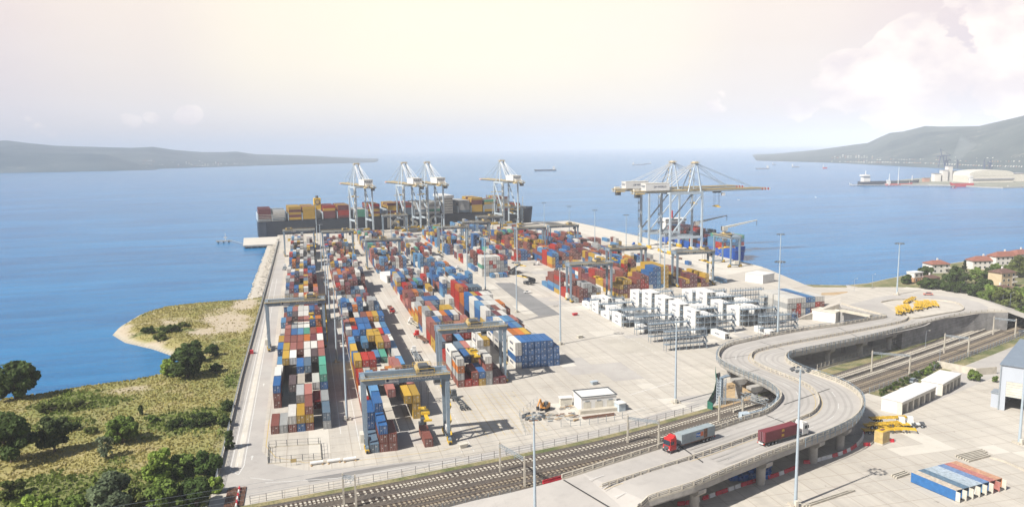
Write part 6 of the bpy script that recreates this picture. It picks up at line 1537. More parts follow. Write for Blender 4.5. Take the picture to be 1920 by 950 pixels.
for k in range(90):
    q = at(rb.uniform(985, 1085), rb.uniform(776, 790)) if k < 70 else at(rb.uniform(1050, 1075), rb.uniform(760, 770)); s = rb.uniform(.15, .6); z = rb.uniform(0, .4)
    m.beam(q+Vector((-s, rb.uniform(-s, s), z+.15)), q+Vector((s*2, rb.uniform(-s, s), z+.2)), s*.7, s*.5, rb.choice([CONCL, WOOD, RUST, GALV, CONC]))
stuff(m.build('building_rubble'), 'loose timber, pipes and rubble strewn left of the substation', 'rubble')
a, b = at(1094, 786), at(1154, 778); m = MB()
for k in range(5): m.beam(Vector((0, k*.35, .2+.25*(k % 2))), b-a+Vector((0, k*.35, .2+.25*(k % 2))), .25, .25, RUST)
q = m.build('steel_bars'); q.location = a; tag(q, 'bundle of rusty steel bars lying in front of the substation', 'steel bars')
# rusty rails bottom left, rolled pipes, trough, skips
a = at(420, 952); b = at(428, 916); m = MB()
for k in range(14): m.beam(Vector((k*.33, 0, .2)), b-a+Vector((k*.33, 0, .2)), .14, .22, RUST)
q = m.build('old_rails'); q.location = a; tag(q, 'stack of rusty rails laid in the bottom left corner', 'rails')
for k in range(6):
    q = at(449-k*1.2, 918+k*6.5); m = MB(); m.hexa([(-.35, -.8, 0), (.35, -.8, 0), (.35, .8, 0), (-.35, .8, 0), (-.12, -.8, .85), (.12, -.8, .85), (.12, .8, .85), (-.12, .8, .85)], RED if k % 2 == 0 else WHITE); o = m.build('road_barrier'); o.location = q; o.rotation_euler.z = R(4)
    tag(o, f'{"red" if k % 2 == 0 else "white"} road barrier beside the rusty rails, {ORD[k]} from the top', 'barrier', 'barriers beside the rusty rails')
for k, (px, py) in enumerate(((594, 870), (626, 866), (656, 863))):
    q = at(px, py); r = empty('pipe_roll', q, R(6), ['left', 'middle', 'right'][k]+'most long pale roll lying by the small fenced pen' if k != 1 else 'middle long pale roll lying by the small fenced pen', 'roll', 'pale rolls on the ground by the pen'); m = MB(); m.tube((-1.7, 0, .55), (1.7, 0, .55), .5, n=16, m=WHITE); m.build('roll', parent=r); m = MB()
    for x in (-1.5, 1.5): m.box(x-.2, x+.2, -1.0, 1.0, 0, .2, WOOD)
    m.build('timber', parent=r)
# fenced pen near the front left
pen = [at(503, 869), at(503+2, 838), at(601, 832), at(603, 861), at(503, 869)]
fence_line([(p.x, p.y, 0) for p in pen], 2.0, 'small fenced pen on the open concrete in front of the leftmost block', post=DGREY, step=3.0, wires=2, kerb=.25, t=.1)
r = empty('sign_board', at(551, 872), R(5), 'small two legged sign board in front of the fenced pen', 'sign'); m = MB(); m.beam((-.7, 0, 0), (-.7, 0, 1.9), .08, .08, GALV); m.beam((.7, 0, 0), (.7, 0, 1.9), .08, .08, GALV); m.build('leg', parent=r); m = MB(); m.box(-.8, .8, -.04, .04, .9, 1.9, YELD); m.build('board', parent=r)
# substation fence
fence_line([(p.x, p.y, 0) for p in [at(1052, 800), at(1100, 797), at(1150, 788), at(1178, 782)]], 2.2, 'thin mesh fence between the substation and the yard road', post=GALV, step=3, wires=2, t=.08)
fence_line([(p.x, p.y, 0) for p in [at(862, 744*1.0), ]*1+[at(985, 815), at(973, 780), at(1008, 752)]][1:], 1.8, 'low wire fence around the building site left of the substation', post=GALV, step=3, wires=2, t=.06)
for k, (px, py, l, mt) in enumerate(((1114, 720, 'pale blue drum skip alone on the open concrete', STEELL), (1078, 591, 'small red and grey skip beside the empty racks', RED), (1087, 633, 'small pale skip right of the tall blue block', OFFW), (868, 838, 'small white box on the painted lanes', OFFW))):
    q = at(px, py); m = MB(); m.hexa([(-.9, -.6, 0), (.9, -.6, 0), (.9, .6, 0), (-.9, .6, 0), (-1.4, -.9, 1.2), (1.4, -.9, 1.2), (1.4, .9, 1.2), (-1.4, .9, 1.2)], mt); o = m.build('skip'); o.location = q; o.rotation_euler.z = R(15); tag(o, l, 'skip')
q = at(472, 662); r = empty('fire_cabinet', q, R(5), 'red fire fighting cabinet against the left perimeter fence', 'cabinet'); m = MB(); m.box(-.7, .7, -1.2, .2, 0, 1.6, RED); m.build('box', parent=r); m = MB(); m.box(-.6, .6, .5, 1.6, 0, 1.1, OFFW); m.build('pump', parent=r)
# red and white plastic barriers along the foot of the viaduct
LINEB = catmull([at(1262, 948), at(1300, 942), at(1342, 928), at(1400, 908), at(1450, 894), at(1492, 878)], 1.0); LB2 = catmull([at(1520, 868), at(1540, 862), at(1575, 852), at(1600, 840), at(1615, 825), at(1619, 812)], 1.0)
BM = {}
def barrier(p, d, red, label):
    key = red
    if key not in BM:
        m = MB(); mt = RED if red else WHITE; m.hexa([(-.95, -.3, 0), (.95, -.3, 0), (.95, .3, 0), (-.95, .3, 0), (-.95, -.16, .45), (.95, -.16, .45), (.95, .16, .45), (-.95, .16, .45)], mt); m.box(-.95, .95, -.1, .1, .45, .95, mt); o = m.build('road_barrier'); BM[key] = o.data
    else: o = bpy.data.objects.new('road_barrier', BM[key]); COL.objects.link(o)
    o.location = p; o.rotation_euler.z = math.atan2(d.y, d.x); tag(o, label, 'barrier', 'plastic barriers along the foot of the viaduct')
def line_of(P, where, pat):
    acc = 0; k = 0; last = P[0]
    for a, b in zip(P, P[1:]):
        acc += (b-a).length
        if acc >= 2.0:
            acc = 0; red = pat[k % len(pat)]; barrier(b, b-a, red, f'{"red" if red else "white"} plastic barrier, {ORD[min(k, 19)]} from the lower left, {where}'); k += 1
line_of(LINEB, 'lower run below the viaduct', [1, 1, 0, 1, 0, 1, 1, 0, 0, 1, 1, 1, 0, 1, 1, 0, 1, 1]); line_of(LB2, 'upper run curving round the piers', [0, 0, 0, 1, 0, 1, 0, 1, 1, 0, 0])
for k, (px, py) in enumerate(((1024, 901), (1032, 899), (1041, 896.5), (1049, 894.5))): q = at(px, py+4, 4.0); barrier(q, Vector((1, .3, 0)), 1, f'red plastic barrier on the viaduct approach, {ORD[k]} from left')
for k, (px, py) in enumerate(((1625, 835), (1670, 828), (1513, 868))): barrier(at(px, py), Vector((1, -.2, 0)), 1, ['lone red barrier lying left of the yellow generator box', 'lone red barrier right of the yellow generator box', 'lone red barrier in the gap between the two barrier runs'][k])
# navy drums and clutter stored in the shade under the viaduct
m = MB(); rb = random.Random(8)
for k in range(60):
    q = at(rb.uniform(1370, 1440), rb.uniform(868, 900)); m.box(q.x-.7, q.x+.7, q.y-.7, q.y+.7, 0, rb.uniform(.8, 1.6), BLUEP)
stuff(m.build('stored_crates'), 'blue plastic crates stored in the shade beneath the viaduct', 'crates')
# kerb island bottom with tan container corner
q = at(1572, 962); add_cont((q.x, q.y-4, 0, CL, 'o'), 'orange brown container cut by the bottom edge, right of the tallest mast', 'loose containers', R(80))
a, b = at(1505, 950), at(1590, 922); m = MB()
for k in range(3): m.beam(Vector((k*.9, 0, .25)), b-a+Vector((k*.9, 0, .25)), .4, .5, CONCL)
q = m.build('concrete_beams'); q.location = a; tag(q, 'pale concrete beams laid beside the foot of the tallest lamp mast', 'beams')
# pier, dolphin and light
PT = empty('jetty', (0, 0, 0), 0, 'pale concrete jetty sticking out left of the far quay', 'jetty')
P = [Vector((-27.2, 777)), Vector((-27.2, 846)), Vector((-62, 846)), Vector((-58, 777))]
m = MB(); m.prism([(p.x, p.y) for p in P], -1.4, .02, PATCH, CONC); m.build('deck', parent=PT)
m = MB()
for k in range(6):
    for y in (779, 812, 843): m.tube((-30-k*5.2, y, -6), (-30-k*5.2, y, -1.4), .7, n=8, m=CONCD)
m.build('piles', parent=PT)
q = at(423, 451, -1); r = empty('mooring_dolphin', (q.x, q.y, 0), 0, 'small mooring dolphin with a light post standing in the water', 'dolphin')
m = MB(); m.box(-9, 6, -2, 2, -1.6, -.8, CONC)
for x in (-7, -2, 3): m.tube((x, 0, -6), (x, 0, -1.6), .7, n=8, m=CONCD)
m.build('platform', parent=r); m = MB(); m.tube((0, 0, -.8), (0, 0, 6.5), .25, m=WHITE); m.beam((-1.6, 0, 2), (1.6, 0, 2), .2, 1.2, WHITE); m.build('light_post', parent=r)
m = MB(); a = Vector((q.x+5, q.y, -.9)); b = Vector((-60, 800, -.4)); m.beam(a, b, .8, .3, GALV); tag(m.build('footbridge'), 'narrow footbridge linking the dolphin to the jetty', 'footbridge')
# barge and details on the right quay
q = at(1372, 522)
# quay edge kerb
m = MB(); Q = [Vector((302.6, 492, 0)), Vector((302.6, 600, 0)), Vector((301.6, 700, 0)), Vector((297.5, 800, 0)), Vector((291.6, 889, 0))]
for a, b in zip(Q, Q[1:]): m.beam(a+Vector((0, 0, .2)), b+Vector((0, 0, .2)), .5, .4, CONCL)
tag(m.build('quay_kerb'), 'low kerb along the edge of the right quay', 'kerb')
# ================================================================ TREES
BARK = mat('bark', (0.16, 0.12, 0.085), .95, var=.3, scale=3)
def crown_pts(r, rx, ry, h, z0, nblob, nleaf, leaf, hue, conical=False):
    """leaf-sized quads in uneven clumps spread through the crown volume"""
    vs = []; cs = []
    blobs = []
    for k in range(nblob):
        t = r.random(); a = r.uniform(0, 2*PI); u = r.random()**.5
        z = z0+h*(.12+.78*t); prof = (1-t)**.7 if conical else math.sin(PI*min(.97, .18+.72*t))**.7
        R_ = u*prof*.82; br = (.20+.20*r.random())*min(rx, h*.6)*(.6 if conical else 1)
        blobs.append((math.cos(a)*R_*rx, math.sin(a)*R_*ry, z, br, r.uniform(.72, 1.28)))
    for k in range(nleaf):
        bx, by, bz, br, bt = blobs[r.integers(nblob)]
        d = r.normal(size=3); d /= np.linalg.norm(d)+1e-9; rad = br*(.55+.5*r.random()**.5)
        p = np.array((bx, by, bz))+d*rad*np.array((1, 1, .8))
        n = d+r.normal(size=3)*.55+np.array((0, 0, .35)); n /= np.linalg.norm(n)
        u_ = np.cross(n, r.normal(size=3)); u_ /= np.linalg.norm(u_)+1e-9; v_ = np.cross(n, u_)
        s = leaf*r.uniform(.55, 1.25)
        vs += [p-u_*s-v_*s*.7, p+u_*s-v_*s*.6, p+u_*s*.8+v_*s*.7, p-u_*s*.9+v_*s*.7]
        cs.append(np.array(hue)*bt*r.uniform(.75, 1.3))
    return np.array(vs), np.clip(np.array(cs), 0, 1)
def tree(name, loc, w, h, label, cat='tree', hue=(.075, .115, .03), leaves=2600, leaf=.42, seed=1, group=None, conical=False, trunk=True, depth=1.0, z0=None, nblob=26):
    r = np.random.default_rng(seed); t = empty(name, loc, 0, label, cat, group)
    z0 = h*.08 if z0 is None else z0
    v, c = crown_pts(r, w/2, w/2*depth, h-z0, z0, nblob, leaves, leaf, hue, conical)
    fast_quads('crown' if name != 'bush' else 'foliage', v, c, None, None, LEAF, t)
    m = MB(); m.tube((0, 0, -.5), (0, 0, h*.45), w*.035+.06, w*.02+.03, 8, BARK)
    for k in range(6):
        a = 2*PI*k/6+r.random(); q = Vector((math.cos(a)*w*.28, math.sin(a)*w*.28, h*(.5+.3*r.random()))); m.tube((0, 0, h*(.12+.05*k)), q, w*.016+.03, .03, 6, BARK)
    m.build('trunk' if name != 'bush' else 'stems', parent=t); return t
def ptree(name, px, pyb, wpx, pyt, label, z=None, **kw):
    zz = -0.8 if z is None else z
    b = at(px, pyb, zz)
    if z is None: zz = ground_z(b.x, b.y); b = at(px, pyb, zz)
    s = F/proj((b.x, b.y, zz))[2]; w = wpx/s
    h = (pyb-pyt)/s*1.03
    dist = proj((b.x, b.y, zz))[2]; kw.setdefault('leaf', max(.24, .20+w*.022)); kw.setdefault('leaves', int(min(5200, 900+w*w*32)))
    kw.setdefault('seed', int(px*7+pyb)); return tree(name, b, w, h, label, **kw)
DG = (.065, .10, .024); MG = (.16, .23, .045); LG = (.26, .36, .06); SG = (.17, .21, .12); OG = (.15, .18, .045)
ptree('tree', 30, 748, 92, 682, 'big dense round tree at the left edge on the bay shore', hue=DG)
ptree('tree', 22, 866, 92, 780, 'broad olive green tree at the left edge below the shore tree', hue=DG)
ptree('tree', 103, 848, 64, 774, 'upright dull green tree right of the left edge trees', hue=(.08, .11, .035))
ptree('bush', 230, 830, 70, 782, 'round green bush with a pale top in the middle of the grassland', hue=MG, cat='bush')
ptree('tree', 199, 857, 42, 812, 'thin silvery sapling in front of the round green bush', hue=SG, leaves=700, leaf=.3)
ptree('tree', 352, 707, 74, 652, 'dark spreading tree on the inner corner of the small bay', hue=DG, leaves=3800)
ptree('tree', 362, 682, 44, 640, 'dark tree top rising behind the spreading bay tree', hue=DG)
ptree('bush', 318, 706, 34, 672, 'light green bush leaning over the water beside the spreading tree', hue=LG, cat='bush')
ptree('bush', 398, 667, 28, 645, 'round dark bush standing alone on the sandy grassland', hue=DG, cat='bush')
ptree('bush', 405, 698, 28, 681, 'dark low bush right of the spreading bay tree', hue=DG, cat='bush')
for k, (px, pb, w, pt, hue, l) in enumerate(((278, 624, 32, 612, DG, 'small low bush at the left of the peninsula thicket'), (322, 622, 50, 610, DG, 'long low dark bush on the peninsula'), (302, 636, 34, 624, OG, 'olive bush below the peninsula thicket'), (345, 612, 26, 604, OG, 'olive bush behind the peninsula thicket'),
        (265, 778, 9, 758, DG, 'tiny dark conifer sapling in the open dry grass'), (286, 790, 32, 778, MG, 'low bush left of the dark hedge patch'), (427, 770, 24, 748, DG, 'dark bush against the perimeter fence, upper one'), (422, 800, 26, 776, DG, 'dark bush against the perimeter fence, lower one'), (430, 842, 24, 805, DG, 'dark green scrub bush by the fence bend'),
        (300, 900, 62, 842, LG, 'bright green bush cluster at the bottom, left one'), (345, 892, 56, 852, MG, 'green bush behind the bright bottom cluster'), (388, 890, 56, 846, (.085, .14, .03), 'feathery green bush near the fence at the bottom'), (310, 958, 80, 900, MG, 'rounded green bush cut by the bottom edge'), (368, 952, 74, 898, (.06, .10, .022), 'dark rounded green bush at the bottom near the fence'),
        (212, 966, 92, 888, (.14, .18, .095), 'silvery green tree cut by the bottom edge'), (75, 966, 80, 925, LG, 'light green bush in the bottom left corner'), (20, 930, 60, 900, OG, 'olive bush above the bottom left corner'), (140, 962, 60, 932, MG, 'low green bush along the bottom left edge'), (262, 960, 56, 915, OG, 'olive bush between the bottom edge tree and the green bushes'), (404, 925, 30, 890, LG, 'reedy light green clump beside the sandy path'), (330, 800, 60, 788, DG, 'low dark hedge patch in the grassland, left end'), (378, 796, 66, 778, DG, 'low dark hedge patch in the grassland, right end'), (150, 764, 60, 752, OG, 'olive thicket near the shore, right end'), (95, 770, 56, 756, OG, 'olive thicket near the shore, left end'), (134, 806, 38, 790, DG, 'dark thicket right of the upright tree'), (170, 812, 30, 800, OG, 'olive thicket in the middle distance'))):
    ptree('bush', px, pb, w, pt, l, hue=hue, cat='bush', z0=.1)
# south yard plants
for k in range(12):
    px = 1652+k*9.3; py = 741-k*4.6; ptree('bush', px, py, 13, py-13, f'reedy shrub in the hedge along the railway fence, {ORD[k]} from left', z=0, hue=(.09, .13, .03), cat='shrub', group='shrubs along the railway fence', leaves=420, leaf=.28, z0=.05, nblob=9)
ptree('bush', 1738, 703, 20, 687, 'taller dark shrub at the right end of the railway hedge', z=0, hue=MG, cat='shrub'); ptree('bush', 1826, 713, 26, 694, 'round green shrub against the pale boundary wall', z=0, hue=MG, cat='shrub'); ptree('bush', 1866, 716, 10, 704, 'small conical shrub beside the grey hangar', z=0, hue=MG, cat='shrub')

# ================================================================ RIGHT SHORE: grass, houses, trees
sheet('grassland', [(310.5, 412), (326, 413.5), (341, 420.4), (365, 430.4), (418, 459), (524, 491), (620, 519), (760, 559), (1400, 600), (1400, 330), (700, 330), (470, 330), (400, 352), (372, 362), (350, 388), (330, 398), (312, 404)], VERGE, .02)
sheet('grassland', [(289, 422.4), (309.5, 412.2), (306, 406), (288, 413)], VERGE, .022)
sheet('dirt_lot', [(1700, 538), (1778, 546), (1764, 552), (1690, 541)], PATCH, .03, px=True)
sheet('dirt_lot', [(1540, 549), (1590, 546), (1585, 553), (1540, 553)], SOIL, .03, px=True)
m = MB(); P = catmull([at(1602, 553), at(1640, 543)], 2)
o = at(1602, 553); m.beam((0, 0, .6), at(1641, 541)-o+Vector((0, 0, .6)), .4, 1.2, CONCL); q = m.build('low_wall'); q.location = o; tag(q, 'low wall running up to the shore left of the island mast', 'wall')
fence_line([at(1700, 553), at(1760, 557), at(1830, 566), at(1880, 577)], 2.2, 'thin fence between the road and the grassland by the houses', post=GALV, step=4, wires=2, t=.1)
HC = mat('house_cream', (.62, .50, .33), .8, var=.12); HW = mat('house_white', (.78, .75, .70), .8, var=.08); HB = mat('house_brick', (.48, .28, .16), .85, var=.25, scale=1.5)
def house(px, py, wpx, storeys, wallm, roofm, label, rz=0.15, depth=.8, flat=False, z=0, low=None):
    b = at(px, py, z); s = F/proj(b)[2]; w = wpx/s; h = storeys*2.9; d = w*depth; r = empty('house', b, rz, label, 'house')
    m = MB(); m.box(-w/2, w/2, 0, d, 0, h, wallm)
    if low: m.box(-w/2-.02, w/2+.02, -.03, d+.02, 0, h*.5, low)
    m.build('wall', parent=r)
    m = MB()
    if flat: m.box(-w/2-.3, w/2+.3, -.3, d+.3, h, h+.35, roofm)
    else:
        e = .7; hr_ = w*.17
        A = [(-w/2-e, -e, h), (w/2+e, -e, h), (w/2+e, d+e, h), (-w/2-e, d+e, h)]; r1, r2 = (-w/2+w*.25, d/2, h+hr_), (w/2-w*.25, d/2, h+hr_)
        m.poly([A[0], A[1], r2, r1], roofm); m.poly([A[1], A[2], r2], roofm); m.poly([A[2], A[3], r1, r2], roofm); m.poly([A[3], A[0], r1], roofm); m.poly(A[::-1], roofm)
    rf = m.build('roof', parent=r)
    if not flat:
        m = MB(); m.box(w*.1, w*.1+.8, d*.6, d*.6+.8, h, h+hr_+1.0, HW); m.build('chimney', parent=rf)
    n = max(2, int(w/3.2))
    for st in range(storeys):
        for k in range(n):
            x = -w/2+w*(k+.5)/n; f = MB(); f.box(x-.75, x+.75, -.07, .02, st*2.9+.8, st*2.9+2.3, HW); fo = f.build('window', parent=r); g = MB(); g.box(x-.6, x+.6, -.1, -.072, st*2.9+.95, st*2.9+2.15, GLASS); g.build('pane', parent=fo)
    for st in range(1, storeys):
        m = MB(); m.box(w/2-w*.3, w/2+.1, -1.2, -.12, st*2.9-.1, st*2.9+.05, HW); m.box(w/2-w*.3, w/2+.1, -1.2, -1.1, st*2.9+.05, st*2.9+.9, HW); m.build('balcony', parent=r)
    return r
house(1722, 529, 22, 2, HW, WHITE, 'small white and brick house at the left end of the shore grove', flat=True, low=HB)
house(1752, 530, 28, 1, HB, ROOFB, 'low brown roofed house among the shore trees')
house(1764, 512, 36, 2, HW, ROOFR, 'white house with a red roof behind the left shore trees', rz=-.1)
house(1846, 505, 46, 2, HW, ROOFR, 'long low white house with a red roof behind the cypress', rz=-.2, depth=.5)
house(1888, 505, 48, 3, HW, ROOFR, 'large white three storey house with a red roof near the right edge', rz=-.1, depth=.5)
house(1890, 539, 36, 3, HC, ROOFB, 'beige three storey house with a brown roof near the right edge', rz=.1)
house(1893, 556, 52, 1, HC, ROOFB, 'low brown tiled house below the beige three storey house', rz=.1)
house(1925, 500, 40, 3, HW, ROOFR, 'white house with red roof cut by the right edge', rz=0)
tl = [(1700, 532, 18, 516, DG, 'small dark tree at the left tip of the shore grove'), (1738, 520, 30, 500, DG, 'dark tree behind the white and brick house'), (1738, 541, 34, 520, DG, 'dark tree in front of the brown roofed house'), (1760, 541, 30, 524, DG, 'dark bushy tree right of the brown roofed house, front row'),
      (1790, 532, 44, 500, DG, 'wide dark tree in the middle of the shore grove'), (1808, 512, 12, 487, (.03, .05, .02), 'slim dark cypress standing above the grove'), (1830, 534, 50, 500, MG, 'large green tree right of the cypress'), (1862, 530, 44, 502, DG, 'dark tree left of the beige house'), (1868, 508, 22, 494, MG, 'green tree in front of the large white house'), (1886, 512, 24, 498, MG, 'light green tree between the white and the beige house'),
      (1800, 548, 40, 528, DG, 'dark low tree in the front row below the wide tree'), (1830, 558, 40, 532, DG, 'dark front row tree below the large green tree'), (1858, 566, 46, 536, MG, 'round green tree in the front row'), (1888, 580, 58, 542, OG, 'big olive tree in front of the beige house, lower right'), (1920, 576, 50, 536, MG, 'big tree cut by the right edge'), (1912, 520, 34, 480, OG, 'tall olive tree at the right edge beside the white house'), (1775, 545, 24, 530, DG, 'small dark tree in the front row, left part'), (1846, 548, 30, 524, DG, 'dark tree in the second row of the grove'), (1930, 600, 40, 574, MG, 'green bush at the right edge below the road')]
for k, (px, pb, w, pt, hue, l) in enumerate(tl): ptree('tree', px, pb, w*(1.18 if w > 14 else 1), pt, l, z=0, hue=hue, group='trees of the right shore grove', conical='cypress' in l, leaves=2300, leaf=.6 if 'cypress' not in l else .4, nblob=34)
r = empty('street_lamp', at(1840, 566), 0, 'street lamp at the edge of the shore grove', 'street lamp')
for (px, py, l, h) in ((1601, 553, 'street lamp beside the low shore wall', 9), (1635, 544, 'street lamp on the shore lot', 9), (1879, 582, 'street lamp at the right end of the retaining wall', 9), (1735, 652, 'street lamp below the retaining wall', 7), (1761, 686, 'street lamp behind the farther garage block', 7), (1893, 583, 'second street lamp at the right end of the retaining wall', 9)):
    o = at(px, py); o_ = empty('street_lamp', o, 0, l, 'street lamp', 'street lamps'); m = MB(); m.tube((0, 0, 0), (0, 0, h), .1, .07, 8, GALV); m.beam((0, 0, h), (1.6, 0, h+.3), .08, .08, GALV); m.build('pole', parent=o_); m = MB(); m.box(1.3, 2.0, -.15, .15, h+.2, h+.35, OFFW); m.build('lamp_head', parent=o_)
bpy.data.objects.remove(r)

# ================================================================ FAR PORT, TOWNS AND SHIPPING
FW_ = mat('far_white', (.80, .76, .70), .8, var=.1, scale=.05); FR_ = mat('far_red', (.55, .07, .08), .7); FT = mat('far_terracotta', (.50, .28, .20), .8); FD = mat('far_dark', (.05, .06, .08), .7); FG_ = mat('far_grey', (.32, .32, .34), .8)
FARG = mat('far_ground', (.30, .30, .24), .9, var=.4, scale=.02)
pl = [at(x, y, -2.8) for x, y in [(1690, 347.5), (1740, 347), (1800, 349), (1840, 352), (1880, 353), (1925, 352), (2100, 354), (2100, 322), (1920, 326), (1800, 329), (1700, 338), (1640, 345)]]
m = MB(); m.prism([(p.x, p.y) for p in pl], -7, -.6, FARG, CONC); struct(m.build('far_quay'))
def fbox(name, px, pyb, wpx, hpx, label, cat, mt, depth=25, z=-.6, arch=False):
    b = at(px, pyb, z); s = F/proj(b)[2]; w, h = wpx/s, hpx/s; rz = math.atan2(RGT.y, RGT.x); r = empty(name, b, rz, label, cat)
    m = MB(); m.box(-w/2, w/2, 0, depth, 0, h*(.55 if arch else 1), mt); m.build('wall', parent=r)
    if arch:
        m = MB(); m.box(-w/2-1, w/2+1, -1.5, 0, h*.22, h*.32, FG_); m.build('shadow_band', parent=r)  # grey band put in as the shadow line across the hall wall
        m = MB(); n = 10; pts = [(-w/2*math.cos(PI*k/n), h*.55+h*.45*math.sin(PI*k/n)**.55) for k in range(n+1)]
        for k in range(n): m.poly([(pts[k][0], -.3, pts[k][1]), (pts[k+1][0], -.3, pts[k+1][1]), (pts[k+1][0], depth, pts[k+1][1]), (pts[k][0], depth, pts[k][1])][::-1], mt)
        m.poly([(p[0], -.3, p[1]) for p in pts][::-1], mt); m.build('roof', parent=r)
    else: m = MB(); m.box(-w/2-.5, w/2+.5, -.5, depth+.5, h, h+1, FG_); m.build('roof', parent=r)
    return r
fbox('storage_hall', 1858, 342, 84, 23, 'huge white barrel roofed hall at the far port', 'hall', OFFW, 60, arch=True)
fbox('storage_hall', 1908, 340, 40, 14, 'cream hall at the far right of the far port', 'hall', OFFW, 40)
for k, (px, w, h, l) in enumerate(((1758, 12, 14, 'white silo block at the left of the far port'), (1772, 10, 20, 'tall white silo in the far port, left of the smoking one'), (1781, 8, 27, 'tallest cream silo in the far port with the smoke plume'), (1792, 14, 18, 'wide white silo block right of the smoking one'), (1803, 9, 15, 'white silo beside the barrel roofed hall'))):
    fbox('silo', px, 340-k*.3, w, h, l, 'silo', FW_, 14)
fbox('pier_house', 1738, 341, 10, 7, 'small terracotta pier building at the far port', 'building', FT, 10)
def fship(px, py, L, hullm, hh, label, flip=False, superm=FW_, topm=None, rz_add=0.0, mast=True):
    b = at(px, py, -3); s = F/proj(b)[2]; Lm = L/s; hm_ = hh/s; rz = math.atan2(RGT.y, RGT.x)+rz_add; r = empty('ship', b, rz, label, 'ship', 'ships out in the bay')
    m = MB(); hull(m, Lm, Lm*.16, -.8, hm_, hullm, Lm*.12, sheer=hm_*.3); o = m.build('hull', parent=r); o.location.x = -Lm/2 if not flip else Lm/2
    if flip: o.rotation_euler.z = PI
    sgn = -1 if not flip else 1; m = MB(); x0 = sgn*Lm*.40; m.box(x0-Lm*.055, x0+Lm*.055, -Lm*.06, Lm*.06, hm_*.8, hm_*2.6, superm); m.box(x0-Lm*.07, x0+Lm*.04, -Lm*.075, Lm*.075, hm_*2.6, hm_*3.1, superm); m.build('bridge_house', parent=r)
    if mast: m = MB(); m.beam((x0, 0, hm_*3), (x0, 0, hm_*4.3), Lm*.008, Lm*.008, superm); m.build('mast', parent=r); m = MB(); m.beam((-sgn*Lm*.38, 0, hm_), (-sgn*Lm*.38, 0, hm_*2.6), Lm*.008, Lm*.008, superm); m.build('mast', parent=r)
    return r
fship(1667, 345.5, 112, FD, 6.0, 'black and red tanker moored at the far port pier'); fship(1686, 347.5, 50, FR_, 3.2, 'small red cargo ship in front of the black tanker'); fship(1802, 350, 44, FR_, 6.5, 'red ship moored before the white hall at the far port', flip=True)
fship(1022, 320.5, 42, FD, 2.6, 'dark freighter sailing beyond the lone quay crane', flip=True); fship(1198, 309.5, 26, FG_, 1.6, 'faint grey ship on the horizon, left of a close pair', flip=False); fship(1214, 308, 14, FG_, 1.5, 'faint small ship on the horizon, right of a close pair', flip=True)
fship(1429, 317, 26, FG_, 2.0, 'grey ship with white house in the right middle distance', flip=True); fship(1492, 314, 15, FG_, 2, 'small ship right of the grey ship with white house'); fship(1547, 316, 9, FR_, 2.2, 'little red and white boat right of the centre horizon'); fship(1452, 309, 8, FG_, 1.5, 'little white boat near the right horizon'); fship(1385, 375, 4, FW_, .9, 'tiny white boat behind the long crane boom'); fship(1530, 370.5, 4, FW_, .9, 'tiny white boat right of the crane boom tip'); fship(1595, 346, 5, FW_, 1.2, 'tiny white light tower left of the tanker'); fship(1790, 353, 8, FR_, 1.0, 'tiny red tug near the red ship'); fship(1893, 352, 9, FR_, 1.4, 'tiny red tug at the far right shore')
# pier and shore cranes of the far port
b0 = at(1595, 347, -1); b1 = at(1790, 348.5, -1); m = MB(); m.beam(Vector((0, 0, .3)), b1-b0+Vector((0, 0, .3)), 6, .8, CONC)
for k in range(30): p = (b1-b0)*(k/29); m.beam(p+Vector((0, 0, -5)), p, 1.2, 1.2, CONCD)
q = m.build('long_pier'); q.location = b0; tag(q, 'long low pier of the far port running left into the bay', 'pier')
for k, (px, py, h, l) in enumerate(((1765, 314, 34, 'dark blue shipyard crane behind the silos, tallest'), (1774, 315, 22, 'dark shipyard crane right of the tallest one'), (1795, 315, 16, 'short dark shipyard crane'), (1845, 317, 20, 'dark port crane above the barrel roofed hall, left'), (1856, 317, 18, 'dark port crane above the barrel roofed hall, right'))):
    b = at(px, py, 2); s = F/proj(b)[2]; H_ = h/s; r = empty('shipyard_crane', b, math.atan2(RGT.y, RGT.x)+.4*k, l, 'crane', 'cranes of the far shipyards'); m = MB(); w_ = H_*.18
    for x in (-1, 1): m.beam((x*w_, 0, 0), (x*w_*.4, 0, H_*.62), 2.2, 2.2, LETT)
    m.build('leg', parent=r); m = MB(); m.beam((-w_*1.6, 0, H_*.6), (w_*2.6, 0, H_*.66), 2.4, 2.4, LETT); m.beam((0, 0, H_*.6), (-w_*.6, 0, H_), 1.6, 1.6, LETT); m.beam((-w_*.6, 0, H_), (w_*2.4, 0, H_*.68), .8, .8, LETT); m.build('jib', parent=r)
m = MB(); h0 = at(1667, 347, 0); m.tube(h0, h0+Vector((0, 0, 22)), 1.0, .4, 8, FW_); m.tube(at(1684, 345, 0), at(1684, 345, 0)+Vector((0, 0, 34)), .9, .4, 8, FW_)
q = m.build('loading_tower'); tag(q, 'slim white loading towers rising above the moored tanker', 'tower')
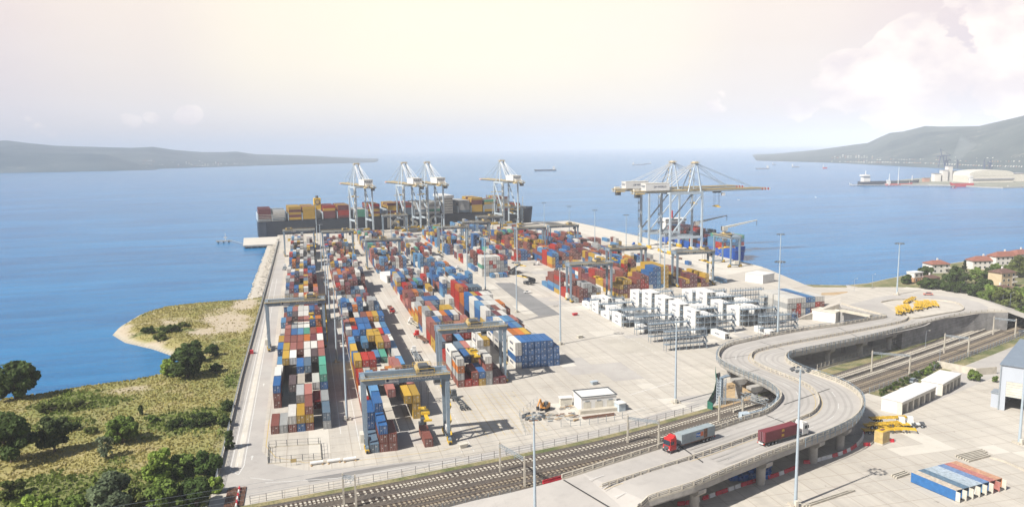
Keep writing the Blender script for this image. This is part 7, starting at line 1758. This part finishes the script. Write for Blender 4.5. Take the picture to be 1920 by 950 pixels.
def town(name, spots, n, label, seed):
    rr_ = random.Random(seed); m = MB()
    for k in range(n):
        x0, x1, y0, y1 = rr_.choice(spots); px = rr_.uniform(x0, x1); t = rr_.random()**1.6; py = y1+(y0-y1)*t
        hit = None
        for (pxs_, HX, HY, HZ) in HILLS:                # first hillside point seen at that height above the shore
            if not (pxs_[0] <= px <= pxs_[-1]): continue
            ci = int(round((px-pxs_[0])/5.0)); ci = min(ci, len(pxs_)-1)
            for r_ in range(1, HX.shape[0]):
                p_ = (HX[r_, ci], HY[r_, ci], HZ[r_, ci])
                if proj(p_)[1] <= py or r_ == 1 and py > y1-1: hit = p_; break
            if hit: break
        if hit is None: continue
        u = Vector((hit[0], hit[1], 0)); D = 1.0; lo = hit[2]
        s = F/proj((u.x*D, u.y*D, lo))[2]; w = rr_.uniform(.9, 2.6)/s; h = rr_.uniform(.7, 1.6)/s
        m.box(u.x*D-w/2, u.x*D+w/2, u.y*D-w/3, u.y*D+w/3, lo-14, lo+h, rr_.choice([FW_, FW_, OFFW, FT, FG_]))
    stuff(m.build(name), label, 'town')
town('far_town', [(0, 60, 316, 323), (60, 160, 316, 322), (210, 420, 304, 318), (262, 285, 301, 312), (350, 390, 303, 312), (400, 480, 306, 312), (120, 150, 317, 321)], 150, 'pale houses scattered along the hazy left shore', 3)
town('far_town', [(1600, 1700, 303, 309), (1620, 1720, 304, 311), (1560, 1640, 293, 300), (1700, 1920, 309, 320), (1780, 1920, 307, 325), (1720, 1920, 300, 318), (1740, 1920, 312, 328)], 420, 'dense pale town and yards behind the far right port', 4)
# smoke from the silo chimney
sm = MB(); q = at(1781, 314, 20); d_ = proj(q)[2]
for k in range(9):
    p = q+Vector((RGT.x, RGT.y, 0))*(k*4.5)+Vector((0, 0, k*7)); sm.tube(p, p+Vector((RGT.x*4.6, RGT.y*4.6, 7.3)), 4+k*2.0, 4+(k+1)*2.0, 12, None, cap=(k in (0, 8)))
so_ = sm.build('smoke'); so_.data.materials.clear(); sm_ = bpy.data.materials.new('smoke_air'); sm_.use_nodes = True; t = sm_.node_tree; t.nodes.clear(); pv = N(t, 'ShaderNodeVolumePrincipled'); pv.inputs['Density'].default_value = .0032
for a_ in ('Density Attribute', 'Color Attribute', 'Temperature Attribute'): pv.inputs[a_].default_value = ''
pv.inputs['Color'].default_value = (.95, .95, .95, 1); ou = N(t, 'ShaderNodeOutputMaterial'); link(t, pv.outputs[0], ou.inputs['Volume']); so_.data.materials.append(sm_); stuff(so_, 'pale smoke drifting up from a silo at the far port', 'smoke')

# bring every surface to its measured reflectance for this exposure
for m_ in bpy.data.materials:
    if not m_.use_nodes: continue
    t = m_.node_tree; b_ = t.nodes.get('Principled BSDF')
    if not b_: continue
    for s_ in [l.from_socket for l in t.links if l.to_socket == b_.inputs['Base Color']]:
        src = s_
        if m_ in (PAINT, PDOOR):
            hs = N(t, 'ShaderNodeHueSaturation'); hs.inputs['Saturation'].default_value = 1.14; link(t, src, hs.inputs['Color']); src = hs.outputs[0]
        k_ = .64 if m_ in (PAINT, PDOOR) else .70 if m_ is WATER else .80 if m_ in (YARD, PATCH, ASPH, WORN) else .74; link(t, mixc(t, 1.0, src, (k_, k_, k_), 'MULTIPLY'), b_.inputs['Base Color'])
